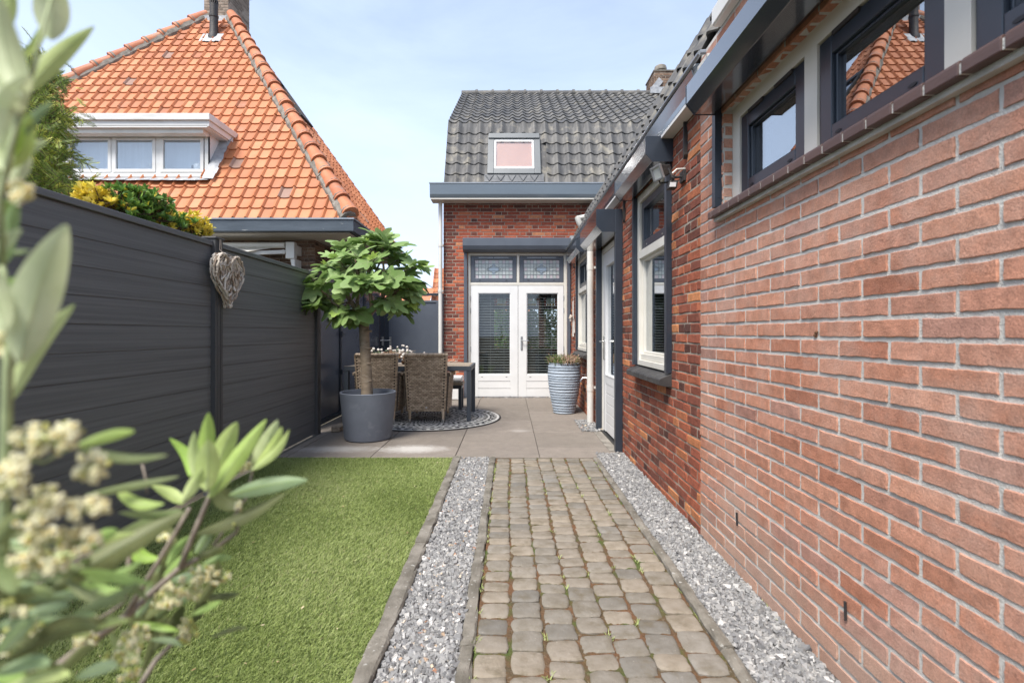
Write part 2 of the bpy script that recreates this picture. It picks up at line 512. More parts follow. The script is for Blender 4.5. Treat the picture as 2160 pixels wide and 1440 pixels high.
def tiles(mb, O, U, V, ncol, nrow, pu, pv, prof, lift=0.022, th=0.014, bulge=0.0, skip=None, over=0.06, jit=0.003, m=0, cfn=None):
    """courses of roof tiles on the plane O + u U + v V"""
    O, U, V = Vector(O), Vector(U).normalized(), Vector(V).normalized()
    N = U.cross(V)
    if N.z < 0: N = -N
    K = len(prof)
    for j in range(nrow):
        for i in range(ncol):
            if skip and skip(i, j): continue
            u0, v0 = i * pu, j * pv
            dv = rng.uniform(-jit, jit) + 0.006 * math.sin(u0 * 1.1 + j * 0.7) + 0.004 * math.sin(u0 * 2.7 + j); dl = rng.uniform(-jit, jit) * 0.6; du = rng.uniform(-jit, jit) * 0.4
            lo, hi, un = [], [], []
            for (a, h) in prof:
                u = u0 + a * pu + du
                vb = v0 + dv - bulge * math.sin(math.pi * min(1, max(0, a)))
                lo.append(O + U * u + V * vb + N * (h + lift + dl))
                hi.append(O + U * u + V * (v0 + pv + over) + N * (h + 0.002))
                un.append(O + U * u + V * vb + N * (h + lift + dl - th))
            vs = lo + hi + un
            fs = [(k, k + 1, K + k + 1, K + k) for k in range(K - 1)] + [(2 * K + k, 2 * K + k + 1, k + 1, k) for k in range(K - 1)]
            r = rng.random()
            if cfn: r = cfn(i, j, r)
            mb.add(vs, fs, r, m)


XW = 1.115                                   # street-side face of the right-hand walls


def fr(u, v, d):                             # right walls: u along the garden, v up, d out of the wall
    return (XW - d, u, v)


# =============================================================== BACK HOUSE
YB = 9.18


def fb(u, v, d):
    return (u, YB - d, v)


house = thing('house', 'two storey red brick house with grey mansard roof and white french doors facing the patio', 'house', (0.2, YB, 0))
OB = [(-0.76, 1.04, 0.0, 2.62)]
mb = MB()
wall_slab(mb, fb, -1.20, 1.80, -0.05, 3.53, OB, 0.25)
def oldcol(u, v, L, r):
    if L < 0.13 and rng.random() < 0.42: return r * 0.28
    return 0.15 + 0.85 * r
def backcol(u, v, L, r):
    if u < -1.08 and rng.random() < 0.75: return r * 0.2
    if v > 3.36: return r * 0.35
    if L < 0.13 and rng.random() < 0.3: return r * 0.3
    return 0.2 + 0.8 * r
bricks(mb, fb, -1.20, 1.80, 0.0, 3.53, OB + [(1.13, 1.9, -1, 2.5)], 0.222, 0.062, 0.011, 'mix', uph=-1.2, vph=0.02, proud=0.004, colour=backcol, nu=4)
wl = mb.build('wall', [MT['brick_back'], MT['mortar_old']], house)
mb = MB()
mb.box(-1.19, -0.95, YB + 0.25, 13.8, -0.05, 3.5); mb.cut(); mb.box(3.4, 3.65, YB + 0.25, 13.8, -0.05, 3.5)
mb.cut(); mb.build('side_wall', MT['brick_brown'], house)
# grey mansard roof
A0 = Vector((-1.165, 9.0, 3.80)); B0 = Vector((-1.165, 9.64, 5.16)); C0 = Vector((-1.165, 12.55, 7.10))
PR = [(i / 8, 0.020 * math.cos(2 * math.pi * (i / 8)) + 0.012 * math.cos(4 * math.pi * i / 8 + 1.0)) for i in range(9)]
PR = [(0, .030), (.10, .024), (.22, .006), (.36, -.008), (.52, -.014), (.66, -.010), (.78, .006), (.90, .026), (1.0, .032)]
mb = MB()
v1 = (B0 - A0); v2 = (C0 - B0)
W = 5.6
ncol = 26
sky_win = (-0.40, 0.56)
def skp(i, j):
    x = -1.165 + (i + 0.5) * 0.204
    return sky_win[0] - 0.03 < x < sky_win[1] + 0.03 and 1 <= j <= 3
tiles(mb, A0 - v1.normalized() * 0.03, (1, 0, 0), v1, ncol, 6, 0.204, v1.length / 6, PR, lift=0.026, th=0.02, skip=skp, over=0.05)
nr2 = 12
tiles(mb, B0, (1, 0, 0), v2, ncol, nr2, 0.204, v2.length / nr2, PR, lift=0.028, th=0.02, over=0.06)
mb.add([A0, A0 + Vector((5.3, 0, 0)), B0 + Vector((5.3, 0, 0)), B0], [(0, 1, 2, 3)], 0.0)
mb.add([B0, B0 + Vector((5.3, 0, 0)), C0 + Vector((5.3, 0, 0)), C0], [(0, 1, 2, 3)], 0.0)
rf = mb.build('roof', MT['grey_tile'], house, smooth='auto')
rf.data.transform(Matrix.Translation((0, 0, -0.0)))
mb = MB()
for i in range(14):
    x0 = -1.19 + i * 0.40
    mb.tube([(x0, 12.57, 7.10), (x0 + 0.34, 12.57, 7.108), (x0 + 0.36, 12.57, 7.112), (x0 + 0.405, 12.57, 7.114)], [0.085, 0.082, 0.10, 0.10], 10)
mb.build('ridge_tile', MT['grey_tile'], rf, smooth='auto')
mb = MB()                                                              # gable end, slates and barge
mb.add([(-1.17, 9.02, 3.53), (-1.17, 9.05, 3.82), (-1.17, 9.68, 5.13), (-1.17, 12.55, 7.06), (-1.17, 15.4, 5.1), (-1.17, 16.0, 3.53)], [(0, 1, 2, 3, 4, 5)])
mb.cut(); mb.add([(4.4, 9.02, 3.53), (4.4, 9.05, 3.82), (4.4, 9.68, 5.13), (4.4, 12.55, 7.06), (4.4, 15.4, 5.1), (4.4, 16.0, 3.53)], [(0, 1, 2, 3, 4, 5)])
mb.build('gable', MT['brick_brown'], house)
mb = MB()
mb.add([(-1.17, 12.58, 7.06), (4.4, 12.58, 7.06), (4.4, 15.4, 5.1), (-1.17, 15.4, 5.1)], [(0, 1, 2, 3)])
mb.add([(-1.17, 15.4, 5.1), (4.4, 15.4, 5.1), (4.4, 16.0, 3.53), (-1.17, 16.0, 3.53)], [(0, 1, 2, 3)])
mb.build('rear_roof', MT['grey_tile'], house)
# gutter
mb = MB()
mb.prism([(8.87, 3.545), (8.86, 3.60), (8.845, 3.78), (8.875, 3.78), (9.10, 3.70), (9.17, 3.545)], lambda a, b, d: (d, a, b), -1.40, 1.74)
g = mb.build('gutter', MT['navy_gloss'], house, bevel=0.004)
mb = MB(); mb.box(-1.41, 1.74, 8.835, 8.868, 3.782, 3.80)
mb.build('gutter_rim', MT['zinc'], g)
mb = MB(); mb.box(-1.39, 1.74, 8.88, YB - 0.006, 3.515, 3.543)
mb.build('soffit', MT['cream'], house)
mb = MB(); mb.box(1.52, 1.76, 9.13, 9.17, 3.25, 3.51); mb.box(1.40, 1.519, 9.14, 9.17, 3.2, 3.36)
mb.build('lead_flashing', MT['zinc'], house)
# downpipe on the corner
mb = MB()
mb.tube([(-1.245, 9.10, 3.52), (-1.245, 9.10, 0.02)], 0.036, 12)
dp = mb.build('downpipe', MT['pipe'], house, smooth='auto')
mb = MB()
for z in (2.72, 1.9): mb.tube([(-1.245, 9.10, z), (-1.245, 9.10, z + 0.05)], 0.043, 12); mb.box(-1.21, -1.195, 9.08, 9.2, z + .01, z + 0.04); mb.cut()
mb.build('pipe_clip', MT['pipe'], dp, smooth='auto')
# skylight
def on1(x, t, n=0.0):                           # point on the lower slope, t 0..1
    q = A0 + v1 * t
    nn = Vector((0, -v1.z, v1.y)).normalized()
    return Vector((x, q.y, q.z)) + nn * n
ta, tb = 0.135, 0.735
mb = MB()
def slab(mb, x0, x1, t0, t1, n0, n1, m=0):
    vs = [on1(x0, t0, n0), on1(x1, t0, n0), on1(x1, t1, n0), on1(x0, t1, n0), on1(x0, t0, n1), on1(x1, t0, n1), on1(x1, t1, n1), on1(x0, t1, n1)]
    mb.add(vs, [(3, 2, 1, 0), (4, 5, 6, 7), (0, 1, 5, 4), (1, 2, 6, 5), (2, 3, 7, 6), (3, 0, 4, 7)], None, m)
slab(mb, -0.40, -0.285, ta, tb, -0.06, 0.075); slab(mb, 0.445, 0.56, ta, tb, -0.06, 0.075)
slab(mb, -0.285, 0.445, ta, ta + 0.075, -0.06, 0.072); slab(mb, -0.285, 0.445, tb - 0.055, tb, -0.06, 0.072)
slab(mb, -0.39, 0.55, tb - 0.05, tb + 0.03, 0.076, 0.10)
MT['grey_frame'] = mat('grey_frame', (0.135, 0.145, 0.150), (0.115, 0.125, 0.13), 4, 0.4)
slk = mb.build('skylight', MT['grey_frame'], house, bevel=0.006)
mb = MB()
x0, x1, t0, t1 = -0.28, 0.44, ta + 0.08, tb - 0.058
slab(mb, x0, x0 + 0.03, t0, t1, 0.02, 0.066); slab(mb, x1 - 0.03, x1, t0, t1, 0.02, 0.066)
slab(mb, x0 + 0.03, x1 - 0.03, t0, t0 + 0.03, 0.02, 0.066); slab(mb, x0 + 0.03, x1 - 0.03, t1 - 0.03, t1, 0.02, 0.066)
mb.build('sash', MT['white'], slk)
mb = MB(); slab(mb, x0 + 0.03, x1 - 0.03, t0 + 0.03, t1 - 0.03, 0.046, 0.05)
mb.build('pane', MT['pane_pale'], slk)
MT['salmon'] = mat('salmon', (0.68, 0.36, 0.235), (0.63, 0.325, 0.21), 3, 0.8, 0.2, 200)
mb = MB(); slab(mb, x0 + 0.03, x1 - 0.03, t0 + 0.03, t1 - 0.03, 0.026, 0.034)
mb.build('roller_blind', MT['salmon'], slk)
mb = MB()
slab(mb, -0.45, 0.61, 0.02, ta, 0.036, 0.05)
MT['lead_dark'] = mat('lead_dark', (0.13, 0.135, 0.14), (0.08, 0.083, 0.09), 9, 0.6, 0.6, 25)
for i in range(5):
    x = -0.36 + i * 0.2
    for a in (-1, 1):
        mb.bar(on1(x, 0.03, 0.055), on1(x + a * 0.07, 0.115, 0.055), 0.012, 0.012)
mb.build('flashing', MT['lead_dark'], slk)
# chimney on the ridge
chim = MB()
cx0, cx1, cy0, cy1, cz0, cz1 = 3.50, 4.22, 12.25, 12.95, 6.6, 7.50
def fcf(u, v, d): return (u, cy0 - d, v)
def fcl(u, v, d): return (cx0 - d, u, v)
chim.box(cx0, cx1, cy0, cy1, cz0, cz1, 0.5, 1)
bricks(chim, fcf, cx0, cx1, cz0, cz1, (), 0.22, 0.066, 0.012, 'mix', uph=cx0, vph=cz0, nu=3)
bricks(chim, fcl, cy0, cy1, cz0, cz1, (), 0.22, 0.066, 0.012, 'mix', uph=cy0, vph=cz0, nu=3)
ch = chim.build('chimney', [MT['brick_brown'], MT['mortar_old']], house)
mb = MB(); mb.box(cx0 - 0.02, cx1 + 0.02, cy0 - 0.02, cy1 + 0.02, cz1, cz1 + 0.03)
mb.build('coping', MT['cement'], ch)
mb = MB()
mb.lathe(3.74, 12.55, [(0.10, cz1 + 0.03), (0.10, cz1 + 0.16)], 16)
mb.lathe(3.74, 12.55, [(0.15, cz1 + 0.155), (0.155, cz1 + 0.19), (0.14, cz1 + 0.26), (0.08, cz1 + 0.30)], 16)
mb.lathe(4.08, 12.55, [(0.12, cz1 + 0.03), (0.11, cz1 + 0.13), (0.06, cz1 + 0.17)], 16)
mb.build('chimney_pot', MT['cement'], ch, smooth='auto')
mb = MB()
mb.obox((3.56, cy0 - 0.02, 7.16), (0.10, 0, 0.13), (-.05, 0, .05), (0, 0.01, 0)); mb.box(3.40, 4.4, cy0 - 0.05, cy0 - 0.012, 6.95, 7.10)
mb.build('lead_collar', MT['lead'], ch)

# french doors, frame first
Yf = YB + 0.02
mb = MB()
mb.box(-0.76, -0.712, Yf, Yf + 0.09, 0.0, 2.62); mb.box(0.985, 1.04, Yf, Yf + 0.09, 0.0, 2.62)
mb.box(-0.712, 0.985, Yf, Yf + 0.09, 2.575, 2.62); mb.box(-0.712, 0.985, Yf, Yf + 0.09, 2.035, 2.085)
mb.box(0.13, 0.178, Yf, Yf + 0.09, 2.085, 2.575)
mb.build('door_frame', MT['cream'], house, bevel=0.004)
MT['stained'] = mat('stained', (0.1, 0.1, 0.1), (0.9, 0.92, 0.95), 20, 0.12, 0.5, 24, bdist=0.004, spec=0.8,
                    rnd=[(0, (0.42, 0.46, 0.44)), (0.5, (0.50, 0.54, 0.51)), (0.74, (0.55, 0.57, 0.56)), (0.8, (0.50, 0.40, 0.42)), (0.9, (0.36, 0.44, 0.50)), (1, (0.30, 0.38, 0.46))])
MT['came'] = mat('came', (0.20, 0.22, 0.23), None, 8, 0.4, metal=0.4)
MT['slot'] = mat('slot', (0.02, 0.02, 0.025), None, 5, 0.6)
for (xa, xb) in ((-0.707, 0.125), (0.183, 0.98)):
    mb = MB(); y0, y1 = Yf + 0.008, Yf + 0.07
    z0, z1 = 2.09, 2.57
    mb.box(xa, xa + 0.075, y0, y1, z0, z1); mb.box(xb - 0.075, xb, y0, y1, z0, z1)
    mb.box(xa + 0.075, xb - 0.075, y0, y1, z0, z0 + 0.075); mb.box(xa + 0.075, xb - 0.075, y0, y1, z1 - 0.07, z1)
    w = mb.build('window', MT['navy_old'] if False else MT['gate'], house, bevel=0.005)
    gx0, gx1, gz0, gz1 = xa + 0.075, xb - 0.075, z0 + 0.075, z1 - 0.07
    mb = MB(); nx, nz = 11, 5
    cxm, czm = (gx0 + gx1) / 2, (gz0 + gz1) / 2
    for i in range(nx):
        for j in range(nz):
            a, b = gx0 + (gx1 - gx0) * i / nx, gx0 + (gx1 - gx0) * (i + 1) / nx
            c, d = gz0 + (gz1 - gz0) * j / nz, gz0 + (gz1 - gz0) * (j + 1) / nz
            edge = i in (0, nx - 1) or j in (0, nz - 1)
            r = 0.78 if edge and (i + j) % 2 == 0 else rng.random() * 0.7
            if 4 <= i <= 6 and j == 2: r = 0.95
            if i == 5 and j in (1, 3): r = 0.9
            mb.add([(a, y0 + 0.03, c), (b, y0 + 0.03 + rng.uniform(-.002, .002), c), (b, y0 + 0.03, d), (a, y0 + 0.03, d)], [(0, 1, 2, 3)], r)
    mb.build('stained_pane', MT['stained'], w)
    mb = MB()
    for i in range(1, nx):
        if 4 < i < 7:
            continue
        a = gx0 + (gx1 - gx0) * i / nx; mb.box(a - 0.003, a + 0.003, y0 + 0.023, y0 + 0.033, gz0, gz1)
    for j in range(1, nz):
        a = gz0 + (gz1 - gz0) * j / nz; mb.box(gx0, gx1, y0 + 0.0235, y0 + 0.0325, a - 0.003, a + 0.003)
    for s in (-1, 1):
        for t in (-1, 1):
            mb.bar((cxm + s * 0.13, y0 + 0.026, czm), (cxm, y0 + 0.026, czm + t * 0.075), 0.006, 0.008, (0, 1, 0))
    mb.build('lead_came', MT['came'], w)
    mb = MB()
    for q in (0.2, 0.78):
        a = xa + (xb - xa) * q; mb.box(a - 0.018, a + 0.018, y0 - 0.002, y0 + 0.004, z0 + 0.03, z0 + 0.042); mb.cut()
    mb.build('drain_slot', MT['slot'], w)
    mb = MB()
    for q in (0.33, 0.67):
        a = xa + (xb - xa) * q; mb.box(a - 0.13, a + 0.13, y0 - 0.003, y0 + 0.004, z1 - 0.036, z1 - 0.024); mb.cut()
    mb.build('vent_strip', MT['hinge'], w)
MT['slat'] = mat('slat', (0.24, 0.24, 0.235), (0.20, 0.20, 0.195), 4, 0.5)
for side, (xa, xb, ga, gb) in enumerate(((-0.707, 0.151, -0.572, 0.014), (0.157, 0.98, 0.308, 0.883))):
    mb = MB(); y0, y1 = Yf + 0.004, Yf + 0.066
    z0, z1 = 0.012, 2.03; gz0, gz1 = 0.413, 1.893
    mb.box(xa, ga, y0, y1, z0, z1); mb.box(gb, xb, y0, y1, z0, z1)
    mb.box(ga, gb, y0, y1, gz1, z1)
    zz = [z0, 0.155, 0.285, gz0]
    for i in range(3):
        mb.box(ga, gb, y0 + (0.004 if i < 2 else 0), y1, zz[i] + (0.008 if i else 0), zz[i + 1])
    d = mb.build('door', MT['white'], house, bevel=0.003)
    mb = MB(); b = 0.012
    mb.box(ga, ga + b, y0 + 0.012, y1 - 0.01, gz0, gz1); mb.box(gb - b, gb, y0 + 0.012, y1 - 0.01, gz0, gz1)
    mb.box(ga + b, gb - b, y0 + 0.012, y1 - 0.01, gz0, gz0 + b); mb.box(ga + b, gb - b, y0 + 0.012, y1 - 0.01, gz1 - b, gz1)
    mb.build('glazing_bead', MT['white'], d)
    mb = MB(); mb.box(ga + b, gb - b, y0 + 0.03, y0 + 0.034, gz0 + b, gz1 - b)
    mb.build('pane', MT['pane_door'], d)
    mb = MB()
    n = 30
    for i in range(n):
        z = gz0 + 0.02 + (gz1 - gz0 - 0.05) * i / (n - 1)
        mb.obox(((ga + gb) / 2, y1 + 0.05, z), ((gb - ga) / 2 + 0.02, 0, 0), (0, 0.024, 0.006), (0, 0, 0.0016))
    for q in (0.38, 0.80):
        x = ga + (gb - ga) * q
        mb.box(x - 0.002, x + 0.002, y1 + 0.024, y1 + 0.026, gz0, gz1)
    mb.build('blind', MT['slat'], d)
    mb = MB()
    hx = xa - 0.004 if side == 0 else xb + 0.004
    for z in (1.80, 1.58, 0.88):
        mb.tube([(hx, y0 - 0.006, z - 0.045), (hx, y0 - 0.006, z + 0.045)], 0.008, 8); mb.cut()
    mb.build('hinge', MT['hinge'], d)
    mb = MB()
    for q in (0.12, 0.88):
        x = ga + (gb - ga) * q; mb.box(x - 0.015, x + 0.015, y0 - 0.002, y0 + 0.004, 0.365, 0.374); mb.cut()
    mb.build('drain_slot', MT['slot'], d)
    if side == 1:
        mb = MB(); mb.box(0.200, 0.238, y0 - 0.012, y0, 0.86, 1.11)
        h = mb.build('handle', MT['hinge'], d, bevel=0.008)
        mb = MB(); mb.tube([(0.219, y0 - 0.01, 1.03), (0.219, y0 - 0.05, 1.03), (0.24, y0 - 0.058, 1.03), (0.34, y0 - 0.058, 1.032)], 0.009, 8)
        mb.build('lever', MT['steel'], d, smooth='auto')
# shutter above the doors
mb = MB()
mb.prism([(YB - 0.003, 2.86), (8.985, 2.86), (8.975, 2.85), (8.975, 2.72), (9.00, 2.66), (9.06, 2.625), (YB - 0.003, 2.625)], lambda a, b, d: (d, a, b), -0.835, 1.085)
sb = mb.build('shutter_box', MT['gate'], house, bevel=0.003)
mb = MB()
mb.box(-0.826, -0.768, YB - 0.055, YB - 0.004, 0.0, 2.624); mb.cut(); mb.box(1.042, 1.098, YB - 0.055, YB - 0.004, 0.0, 2.624)
mb.build('guide_rail', MT['gate'], sb, bevel=0.003)
mb = MB(); mb.box(-0.76, 1.04, YB - 0.01, YB + 0.10, -0.012, 0.0)
mb.build('threshold', MT['cement'], house)
# room behind the doors: dark walls and a bay of stained glass windows at the far end
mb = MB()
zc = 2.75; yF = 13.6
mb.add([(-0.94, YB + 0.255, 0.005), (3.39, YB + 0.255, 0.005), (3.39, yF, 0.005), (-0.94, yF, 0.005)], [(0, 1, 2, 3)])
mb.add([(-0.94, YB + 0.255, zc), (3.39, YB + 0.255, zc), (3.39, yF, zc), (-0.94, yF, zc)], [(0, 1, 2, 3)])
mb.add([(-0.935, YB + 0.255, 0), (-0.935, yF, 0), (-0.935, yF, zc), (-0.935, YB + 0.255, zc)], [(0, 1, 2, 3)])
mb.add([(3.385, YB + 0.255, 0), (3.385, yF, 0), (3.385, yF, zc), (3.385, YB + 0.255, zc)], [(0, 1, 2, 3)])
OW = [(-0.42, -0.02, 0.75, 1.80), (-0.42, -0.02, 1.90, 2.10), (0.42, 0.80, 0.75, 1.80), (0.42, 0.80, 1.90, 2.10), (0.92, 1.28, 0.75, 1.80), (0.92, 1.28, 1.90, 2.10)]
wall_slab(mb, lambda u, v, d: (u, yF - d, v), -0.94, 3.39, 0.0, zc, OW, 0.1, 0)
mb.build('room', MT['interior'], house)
MT['colour_glass'] = mat('colour_glass', (0.1, 0.1, 0.1), None, 20, 0.2, transl=0.7, rnd=[(0, (0.55, 0.08, 0.05)), (0.3, (0.7, 0.5, 0.12)), (0.55, (0.75, 0.78, 0.7)), (0.8, (0.15, 0.4, 0.45)), (1, (0.65, 0.25, 0.1))])
mb = MB()
for (a, b, c, d) in OW:
    mb.cut()
    if c > 1.85:
        for i in range(5):
            for j in range(3):
                x = a + (b - a) * i / 5; z = c + (d - c) * j / 3
                r = 0.02 if i in (0, 4) else (0.3 if j == 0 else 0.55)
                mb.box(x + .004, x + (b - a) / 5 - .004, yF + 0.01, yF + 0.015, z + .004, z + (d - c) / 3 - .004, r)
mb.build('stained_light', MT['colour_glass'], house)
mb = MB()                                      # dining table seen through the glass
mb.box(-0.3, 0.9, 11.2, 12.2, 0.72, 0.76)
for x in (-0.25, 0.85):
    for y in (11.25, 12.15): mb.box(x - .03, x + .03, y - .03, y + .03, 0, 0.72)
mb.build('indoor_table', MT['interior'], house)


# =============================================================== OLD WING (dark red brick, right)
wing = thing('house_wing', 'single storey wing of weathered dark red brick with a glazed white side door', 'house', (XW, 6.0, 0))
WO = [(3.51, 4.39, 0.88, 2.36), (5.03, 6.07, -0.05, 2.20), (7.07, 8.21, 0.88, 2.36)]
mb = MB()
wall_slab(mb, fr, 2.95, 9.18, -0.08, 2.56, WO, 0.25)
bricks(mb, fr, 2.95, 9.18, -0.04, 2.52, WO, 0.218, 0.0625, 0.009, 'mix', uph=2.95, vph=-0.02, proud=0.004, jit=0.0022, inset=0.005, colour=oldcol, nu=5)
mb.build('wall', [MT['brick_old'], MT['mortar_old']], wing)
mb = MB()
mb.box(1.37, 1.40, 2.96, 9.17, -0.05, 2.56); 
for yy in (2.96, 9.14): mb.box(1.40, 3.4, yy, yy + 0.03, -0.05, 2.56)
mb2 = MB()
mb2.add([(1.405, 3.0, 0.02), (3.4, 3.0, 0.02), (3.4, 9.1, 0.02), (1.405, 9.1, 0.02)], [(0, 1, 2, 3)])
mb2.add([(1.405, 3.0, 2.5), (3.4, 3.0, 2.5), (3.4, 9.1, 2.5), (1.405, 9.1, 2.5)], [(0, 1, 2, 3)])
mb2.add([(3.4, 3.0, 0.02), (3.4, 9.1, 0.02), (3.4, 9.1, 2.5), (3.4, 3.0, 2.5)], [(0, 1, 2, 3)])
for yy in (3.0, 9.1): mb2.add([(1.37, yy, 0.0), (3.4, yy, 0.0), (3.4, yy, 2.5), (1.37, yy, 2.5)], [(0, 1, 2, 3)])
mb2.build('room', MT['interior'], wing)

# tiled roof edge over wing and extension
SL = R(65)
Vr = Vector((math.cos(SL), 0, math.sin(SL)))
def wing_roof(parent, ya, yb, r0):
    n = int(round((yb - ya) / 0.204))
    mb = MB()
    O = Vector((1.085, ya, 2.662))
    tiles(mb, O, (0, 1, 0), Vr, n, 3, (yb - ya) / n, 0.235, PR, lift=0.024, th=0.018, over=0.05, jit=0.005, skip=lambda i, j: j < r0)
    T = O + Vr * 0.705
    b0 = O + Vr * (0.235 * r0)
    mb.add([b0, b0 + Vector((0, yb - ya, 0)), T + Vector((0, yb - ya, 0)), T], [(0, 1, 2, 3)], 0.0)
    t2 = T + Vector((2.6, 0, 1.55))
    mb.add([T, T + Vector((0, yb - ya, 0)), t2 + Vector((0, yb - ya, 0)), t2], [(0, 1, 2, 3)], 0.3)
    mb.add([t2, t2 + Vector((0, yb - ya, 0)), t2 + Vector((2.4, yb - ya, -2.4)), t2 + Vector((2.4, 0, -2.4))], [(0, 1, 2, 3)], 0.3)
    return mb.build('roof', MT['grey_tile'], parent, smooth='auto')
wing_roof(wing, 2.92, 9.6, 0)
mb = MB()
mb.prism([(1.031, 2.512), (1.028, 2.55), (1.004, 2.635), (1.03, 2.66), (1.11, 2.66), (1.11, 2.512)], lambda a, b, d: (a, d, b), 2.80, 9.10)
g = mb.build('gutter', MT['navy_gloss'], wing, bevel=0.003)
mb = MB(); mb.tube([(1.001, 2.66, 2.643), (1.001, 9.0, 2.643)], 0.013, 8); mb.tube([(1.001, 2.66, 2.643), (1.03, 2.655, 2.643)], 0.013, 8)
mb.build('gutter_lip', MT['zinc'], g, smooth='auto')
mb = MB(); mb.box(1.029, XW - 0.006, 2.94, 9.10, 2.490, 2.509); mb.box(1.04, 1.11, 2.66, 2.80, 2.515, 2.64)
mb.build('soffit', MT['white_old'], wing)


def shutter(parent, ya, yb, zt, zb, xo, mt, name='shutter_box', rails=None, rz=(0.9, 2.34), rw=0.05, rx=0.042, chx=0.045, chz=0.055):
    mb = MB()
    mb.prism([(XW - 0.004, zt), (xo + 0.006, zt), (xo, zt - 0.006), (xo, zb + chz), (xo + chx, zb), (XW - 0.045, zb), (XW - 0.045, zb + 0.03), (XW - 0.004, zb + 0.03)], lambda a, b, d: (a, d, b), ya + 0.004, yb - 0.004)
    s = mb.build(name, mt, parent, bevel=0.002)
    mb = MB()
    for q in (ya, yb):
        mb.prism([(XW - 0.003, zt + 0.002), (xo + 0.004, zt + 0.002), (xo - 0.002, zt - 0.006), (xo - 0.002, zb + chz), (xo + chx, zb - 0.002), (XW - 0.003, zb - 0.002)], lambda a, b, d: (a, d, b), q - 0.003, q + 0.003); mb.cut()
    mb.build('end_cap', MT['navy'], s)
    if rails:
        for (p, q) in rails:
            mb = MB()
            lo, hi = rz
            mb.box(XW - rx, XW - rx + 0.006, p, q, lo, hi); mb.box(XW - rx + 0.006, XW - 0.004, p, p + 0.006, lo, hi); mb.box(XW - rx + 0.006, XW - 0.004, q - 0.006, q, lo, hi)
            mb.box(XW - rx + 0.010, XW - 0.004, p + 0.008, q - 0.008, lo, hi, None)
            for k in range(5):
                z = lo + (hi - lo) * (k + 0.5) / 5
                for yy in (p, q):
                    mb.tube([(XW - 0.02, yy - 0.003, z), (XW - 0.02, yy + 0.003, z)], 0.004, 6)
            mb.build('guide_rail', MT['navy'], s)
    return s


def fixed_window(parent, ya, yb):
    xf = 1.108
    mb = MB()
    w = 0.055
    mb.box(xf, 1.20, ya, ya + w, 0.90, 2.34); mb.box(xf, 1.20, yb - w, yb, 0.90, 2.34)
    mb.box(xf, 1.20, ya + w, yb - w, 2.28, 2.34); mb.box(xf, 1.20, ya + w, yb - w, 1.800, 1.868)
    mb.box(xf - 0.012, 1.20, ya + w, yb - w, 0.90, 0.945); mb.box(xf + 0.012, 1.20, ya + w, yb - w, 0.947, 0.995)
    # glazing beads of the lower light
    b = 0.02
    mb.box(1.142, 1.19, ya + w, ya + w + b, 0.996, 1.80); mb.box(1.142, 1.19, yb - w - b, yb - w, 0.996, 1.80)
    mb.box(1.142, 1.19, ya + w + b, yb - w - b, 1.78, 1.799); mb.box(1.142, 1.19, ya + w + b, yb - w - b, 0.996, 1.016)
    fw = mb.build('window', MT['cream'], parent, bevel=0.003)
    mb = MB(); mb.box(1.165, 1.17, ya + w + b, yb - w - b, 1.016, 1.78)
    mb.build('pane', MT['pane'], fw)
    mb = MB(); a0, a1, z0, z1 = ya + w + 0.004, yb - w - 0.004, 1.874, 2.276
    t = 0.06; x0, x1 = 1.128, 1.19
    mb.box(x0, x1, a0, a0 + t, z0, z1); mb.box(x0, x1, a1 - t, a1, z0, z1); mb.box(x0, x1, a0 + t, a1 - t, z0, z0 + 0.07); mb.box(x0, x1, a0 + t, a1 - t, z1 - t, z1)
    sh = mb.build('sash', MT['sash_navy'], fw, bevel=0.004)
    mb = MB(); mb.box(1.16, 1.165, a0 + t, a1 - t, z0 + 0.07, z1 - t)
    mb.build('sash_pane', MT['pane'], fw)
    mb = MB()
    for q in (0.22, 0.78):
        y = a0 + (a1 - a0) * q; mb.tube([(x0 - 0.004, y, z0 + 0.028), (x0 + 0.004, y, z0 + 0.028)], 0.006, 8); mb.cut()
    mb.build('drain_hole', MT['steel'], fw)
    mb = MB()
    for k in range(14):
        z = 1.03 + k * 0.052; mb.obox((1.23, (ya + yb) / 2, z), (0.02, 0, 0.008), (0, (yb - ya) / 2 - w, 0), (0, 0, 0.0015))
    mb.build('blind', MT['slat'], fw)
    mb = MB()
    n = 7
    L = (yb - ya + 0.10) / n
    for k in range(n):
        y0 = ya - 0.05 + k * L
        y1 = y0 + L - 0.006
        mb.prism([(1.022, 0.812), (1.022, 0.848), (1.03, 0.856), (1.125, 0.896), (1.125, 0.80), (1.07, 0.80)], lambda a, b, d: (a, d, b), y0, y1)
    mb.build('window_sill', MT['sill_dark'], fw, bevel=0.003)
    return fw


MT['sill_dark'] = mat('sill_dark', (0.055, 0.052, 0.050), (0.030, 0.029, 0.029), 10, 0.5, 0.4, 40, bdist=0.003, speck=((0.13, 0.125, 0.12), 14, 0.68))
shutter(wing, 3.44, 4.46, 2.505, 2.335, 0.925, MT['box_dark'], rails=[(3.465, 3.512), (4.388, 4.435)], rz=(0.895, 2.336))
fixed_window(wing, 3.514, 4.386)
shutter(wing, 7.03, 8.26, 2.470, 2.30, 0.925, MT['box_dark'], rails=[(7.03, 7.078), (8.20, 8.248)], rz=(0.895, 2.30))
fixed_window(wing, 7.08, 8.198)
